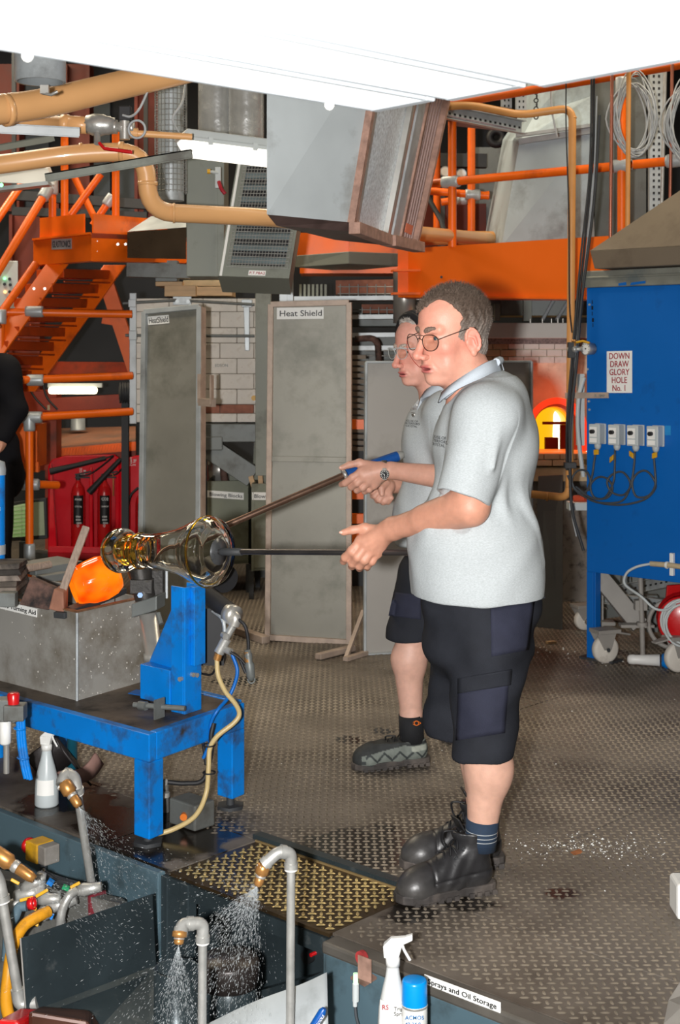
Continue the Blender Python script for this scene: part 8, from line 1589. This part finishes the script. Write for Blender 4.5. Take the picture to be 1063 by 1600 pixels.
# right hand, loosely closed
sr2, er2, wr2 = P(690,650,5.70), P(705,760,5.76), P(617,758,5.60)
B2_.cone(sr2, er2, .058, .05, .02); B2_.cone(er2, wr2, .048, .030, .02)
r2 = lambda x, y, dy: P(x, y, 5.58+dy); B2_.cone(wr2, r2(606,760,-.01), .029, .028, .015)
for i, (a_, b2_, c2_, d2_) in enumerate((((592,757,-.04),(581,766,-.04),(583,775,-.02),(592,776,-.03)), ((596,764,-.045),(586,775,-.045),(590,782,-.03),(599,779,-.04)), ((601,769,-.045),(593,781,-.045),(599,785,-.035),(606,780,-.045)), ((607,772,-.04),(602,783,-.04),(607,784,-.035),(612,778,-.045)))):
    B2_.cone(r2(606,760,-.02), r2(*a_), .022, .017, .012); finger(B2_, [r2(*a_), r2(*b2_), r2(*c2_), r2(*d2_)], .0130, .0098, .005)
finger(B2_, [r2(604,755,-.04), r2(596,763,-.065), r2(597,772,-.07)], .0150, .0105, .006)
V, Q = B2_.mesh()
body2 = np_obj('body', V, Q, M_['skin'], man2, skin_col(f2, lin(200,150,130), lin(208,164,146), lin(216,160,142), 1.42, .0)); body2['label'] = 'bare skin of head, arms and legs'
part('finger_nail', M_['nail'], man2, lambda b: b.ball(g2(532.5,731,-.042), .006, 10, (.0075,.004,.005)))
eyes(f2, man2, 'brown'); eyebrows(f2, man2, srgb(176, 160, 148))
make_hair(f2, man2, [(.62,.34),(.50,.30),(.44,.26),(.38,.14),(.30,.0),(.2,-.03),(.12,.0),(.05,.03),(-.05,.03),(-.10,-.10),(-.36,-.16),(-.5,-.4)], (lin(176,168,160), lin(196,192,188)), 3500, seed=8, infl=.018)
l2 = [lens_loop(f2, s, .405, -.01, .105, .075, cy=.128) for s in (-1, 1)]
sg2 = part('safety_glasses', M_['greyplastic'], man2, lambda b: (b.tube(spline([f2.w(.36,.25,.06), f2.w(.415,.13,.078), f2.w(.43,0,.07), f2.w(.415,-.13,.078), f2.w(.36,-.25,.06)]), .0018, 8), [b.tube(l, .0011, 6, closed=True) for l in l2], [b.tube(spline([f2.w(.37,s*.24,.05), f2.w(.2,s*.29,.05), f2.w(-.02,s*.32,.06), f2.w(-.09,s*.33,.03)]), .002, 8) for s in (-1, 1)]), label='clear safety glasses')
for l in l2: part('lens', M_['lens'], sg2, lambda b: b.slab(l, .0014))
hb = part('headband', M_['black'], man2, lambda b: (b.tube([f2.w(.10,.335*math.cos(a),.13+.372*math.sin(a)) for a in [math.pi*i/16 for i in range(17)]], .015, 10), b.tube([f2.w(.04,.335*math.cos(a),.12+.396*math.sin(a)) for a in [math.pi*i/16 for i in range(17)]], .015, 10), [b.lathe(f2.w(-.04,s*.30,.02), f2.l*s, [(0,0),(0,.035),(.014,.042),(.032,.04),(.045,.028),(.048,0)], 20) for s in (-1, 1)]), label='black ear defender headband')
S2 = Field(axis(.16,.66,[],.005), axis(5.12,5.98,[],.0055), axis(.80,1.52,[],.005))
S2.ell(P(688,690,5.51), (.150,.20,.195), None, .0); S2.ell(P(690,800,5.5), (.190,.195,.18), None, .09); S2.cone(P(690,850,5.5), P(692,930,5.5), .18, .175, .05); S2.ell(P(705,690,5.52), (.12,.17,.17), None, .06); S2.cone(P(700,645,5.36), P(692,645,5.68), .082, .082, .05); S2.ell(P(690,628,5.52), (.07,.12,.06), None, .05)
s2A, s2B = P(702,650,5.34), P(712,735,5.275); S2.cone(s2A, s2B, .088, .078, .04, cap=True); S2.cone(P(690,650,5.70), P(704,740,5.755), .088, .078, .04, cap=True)
for a_, b2_, r_ in ((P(660,660,5.42), P(668,760,5.36), .004),): S2.cone(a_, b2_, r_, r_, .03)
S2.cut((0,0,.83), (0,0,-1)); S2.cone(P(690,885,5.5)-UP*.02, P(690,960,5.5)-UP*.1, .165, .165, 0, True); S2.cone(f2.w(-.12,0,-.35), P(675,630,5.5), .072, .075, .012, True)
V, Q = S2.mesh()
shirt2 = np_obj('shirt', V, Q, M_['shirt'], man2, None, blob_disp(14, [((18,9,-26),.8),((-22,14,-14),.7),((9,-30,30),.6),((40,22,-38),.35)], .0024)); shirt2['label'] = 'grey polo shirt with a small black chest crest'
collar(shirt2, spline([P(*a) for a in [(712,590,5.46),(700,592,5.41),(688,598,5.39),(676,605,5.40),(667,612,5.43),(660,622,5.46)]], 4), .034, .02, M_['collarm']); collar(shirt2, spline([P(*a) for a in [(660,620,5.50),(668,610,5.56),(680,602,5.61),(695,594,5.63),(708,590,5.60)]], 4), .034, .02, M_['collarm'])
part('placket', M_['collarm'], shirt2, lambda b: b.tube(spline([P(660,622,5.45), P(654,640,5.44), P(650,655,5.43)]), .006, 8))
part('button', M_['white'], shirt2, lambda b: [b.ball(P(x,y,5.405), .004, 8) for x, y in ((652,633), (648,648))])
project_text('HOUSE OF\nWATERFORD\nCRYSTAL', shirt2, man2, P(646,664,5.2), Vector((1,-.30,0)), UP, (.02,1,0), .0105, M_['ink'], 'CENTER')
project_text('\u2766', shirt2, man2, P(649,655,5.2), Vector((1,-.30,0)), UP, (.02,1,0), .022, M_['ink'], 'CENTER')
H2 = Field(axis(.12,.62,[],.005), axis(5.2,5.92,[],.0055), axis(.42,.92,[],.005))
H2.ell(P(690,890,5.5), (.165,.185,.12), None, 0); H2.cone(P(672,905,5.42), P(634,1030,5.335), .125, .092, .03); H2.cone(P(700,905,5.6), P(722,1010,5.69), .12, .09, .03)
zc2 = P(634,990,5.33).z
H2.d[...] = np.maximum(H2.d, (zc2+.03*(H2.ax[0][:,None,None]-.25)-.02)-H2.ax[2][None,None,:]); H2.cut((0,0,.90), (0,0,1))
V, Q = H2.mesh()
sh2 = np_obj('shorts', V, Q, M_['shorts'], man2, None, blob_disp(19, [((12,14,-40),.8),((-28,10,-22),.8),((30,-20,50),.5)], .003)); sh2['label'] = 'black work shorts'
patch(sh2, [(616,925),(658,930),(658,968),(608,962)], M_['shorts2'], 'cargo_pocket', .004, 5.2)
make_boot(man2, FL(668,1196)+Vector((.0,.0,.012)), FL(552,1203), 'shoe'); make_boot(man2, Vector((P(800,0,5.78).x,5.78,0)), Vector((P(692,0,5.70).x,5.70,0)), 'shoe')
bs = mat('black_sock', srgb(24, 25, 28), .85, var=.15, scale=200)
s_ = sock(man2, P(644,1158,5.365), P(642,1116,5.36), .047, .047, bs); sock(man2, ar-UP*.07, ar+UP*.05, .045, .046, bs)
mo = mat('orange_thread', srgb(222, 110, 30), .6)
part('orange_mark', mo, s_, lambda b: (b.torus(P(651,1130,5.31), (0,1,0), .008, .0016, 12, 5), b.tube(spline([P(644,1130,5.318), P(651,1126.5,5.309), P(658,1130,5.316)]), .0016, 5), b.tube(spline([P(644,1130,5.318), P(651,1133.5,5.309), P(658,1130,5.316)]), .0016, 5)))
# wristwatch
wd = (h2-wl2).normalized(); wc = P(600.5,735,5.355); nv = (Vector((0,0,CH))-wc); nv = (nv-wd*nv.dot(wd)).normalized(); nv = (nv-UP*.35).normalized(); nv = (nv-wd*nv.dot(wd)).normalized(); tv = wd.cross(nv)
wt = part('watch_strap', mat('worn_brown_strap', srgb(92, 82, 72), .6, var=.2), man2, lambda b: b.lathe(wc-wd*.009, wd, [(0,.033),(0,.0385),(.019,.0385),(.019,.033)], 28), label='brown watch strap')
cw_ = wc+nv*.0385
part('watch_case', M_['steel'], wt, lambda b: (b.lathe(cw_-nv*.003, nv, [(0,0),(0,.018),(.006,.0195),(.010,.0185),(.011,.0165)], 26), b.cyl(cw_+wd*.018, cw_+wd*.024, .004, seg=10), b.box(cw_+tv*.019, (.016,.008,.006), wd, tv, nv), b.box(cw_-tv*.019, (.016,.008,.006), wd, tv, nv)))
part('watch_dial', M_['black'], wt, lambda b: b.cyl(cw_+nv*.004, cw_+nv*.0072, .0165, seg=26))
part('watch_mark', M_['label'], wt, lambda b: ([b.box(cw_+nv*.0075+(wd*math.cos(a)+tv*math.sin(a))*.0125, (.0045,.0018,.0006), (wd*math.cos(a)+tv*math.sin(a)), None, nv) for a in [k*math.pi/6 for k in range(12)]], b.box(cw_+nv*.008-tv*.003, (.0016,.009,.0005), wd, tv, nv), b.box(cw_+nv*.008+wd*.004+tv*.002, (.010,.0014,.0005), wd+tv*.5, None, nv)))
# ================================================================== PERSON IN A DARK SUIT AT THE LEFT EDGE
m3 = thing('person', 'person in a dark suit at the left edge, only one arm and side showing', 'person', FL(-12,960))
Y3 = 8.3; p3 = lambda x, y, dy=0.: P(x, y, Y3+dy)
f3 = Frame(p3(-30,500), .25, math.radians(170), 0, 0)
B3 = Field(axis(-2.5,-1.75,[],.008), axis(7.9,8.7,[],.008), axis(.02,2.0,[],.008)); build_head(B3, f3)
B3.cone(f3.w(-.1,0,-.3), p3(-28,570), .06, .07, .03); B3.ell(p3(-22,620), (.13,.16,.22), None, .05); B3.ell(p3(-18,720), (.12,.15,.2), None, .05)
for s, x in ((-1, -8), (1, -32)):
    B3.cone(p3(x,760,.09*s), p3(x,840,.09*s), .08, .065, .03); B3.cone(p3(x,840,.09*s), P(x,3476/Y3+545,Y3+.09*s), .06, .05, .03); B3.cone(Vector((p3(x,0).x,Y3+.09*s,.04)), Vector((p3(x,0).x-.12,Y3+.09*s,.03)), .045, .04, .02)
B3.chain([p3(10,575,-.1), p3(24,640,-.13), p3(3,690,-.2)], [.055,.045,.032], .02); B3.ell(p3(0,694,-.22), (.03,.03,.045), None, .02)
for k_ in range(4): finger(B3, [p3(-1-1.5*k_,698,-.235+.012*k_), p3(-2-1.5*k_,706,-.235+.012*k_), p3(-4-1.5*k_,712,-.22+.012*k_)], .010, .008)
finger(B3, [p3(3,694,-.24), p3(0,704,-.25)], .011, .009)
V, Q = B3.mesh(); np_obj('body', V, Q, M_['skin'], m3, lambda V: np.tile(lin(206,150,124), (len(V), 1)))
make_hair(f3, m3, [(.62,.30),(.5,.28),(.4,.2),(.3,.1),(.1,.08),(-.08,.03),(-.1,-.1),(-.36,-.16),(-.5,-.4)], (lin(60,50,44), lin(70,60,54)), 600, seed=21)
S3 = Field(axis(-2.5,-1.75,[],.007), axis(7.9,8.7,[],.007), axis(.06,1.68,[],.007))
S3.ell(p3(-22,620), (.16,.19,.26), None, .0); S3.ell(p3(-18,700), (.14,.18,.22), None, .06); S3.cone(p3(-30,575,.1), p3(8,572,-.08), .07, .075, .05); S3.chain([p3(10,578,-.1), p3(22,640,-.13), p3(4,682,-.19)], [.082,.074,.058], .025)
S3.cone(p3(-10,700), p3(-4,742), .15, .16, .04)
V, Q = S3.mesh(); sj = np_obj('suit_jacket', V, Q, mat('black_suit_cloth', srgb(24, 24, 28), .85, var=.12, scale=40, spec=.15), m3, None, blob_disp(24, [((18,9,-26),.8),((-22,14,-14),.7),((30,-20,40),.5)], .004))
S4 = Field(axis(-2.5,-1.75,[],.008), axis(7.9,8.7,[],.008), axis(.04,1.0,[],.008))
for s, x in ((-1, -4), (1, -30)): S4.cone(p3(x,740,.08*s), Vector((p3(x-1,0).x,Y3+.08*s,.07)), .105, .085, .03)
V, Q = S4.mesh(); np_obj('trousers', V, Q, bpy.data.materials['black_suit_cloth'], m3, None, blob_disp(27, [((18,9,-26),.8)], .003))
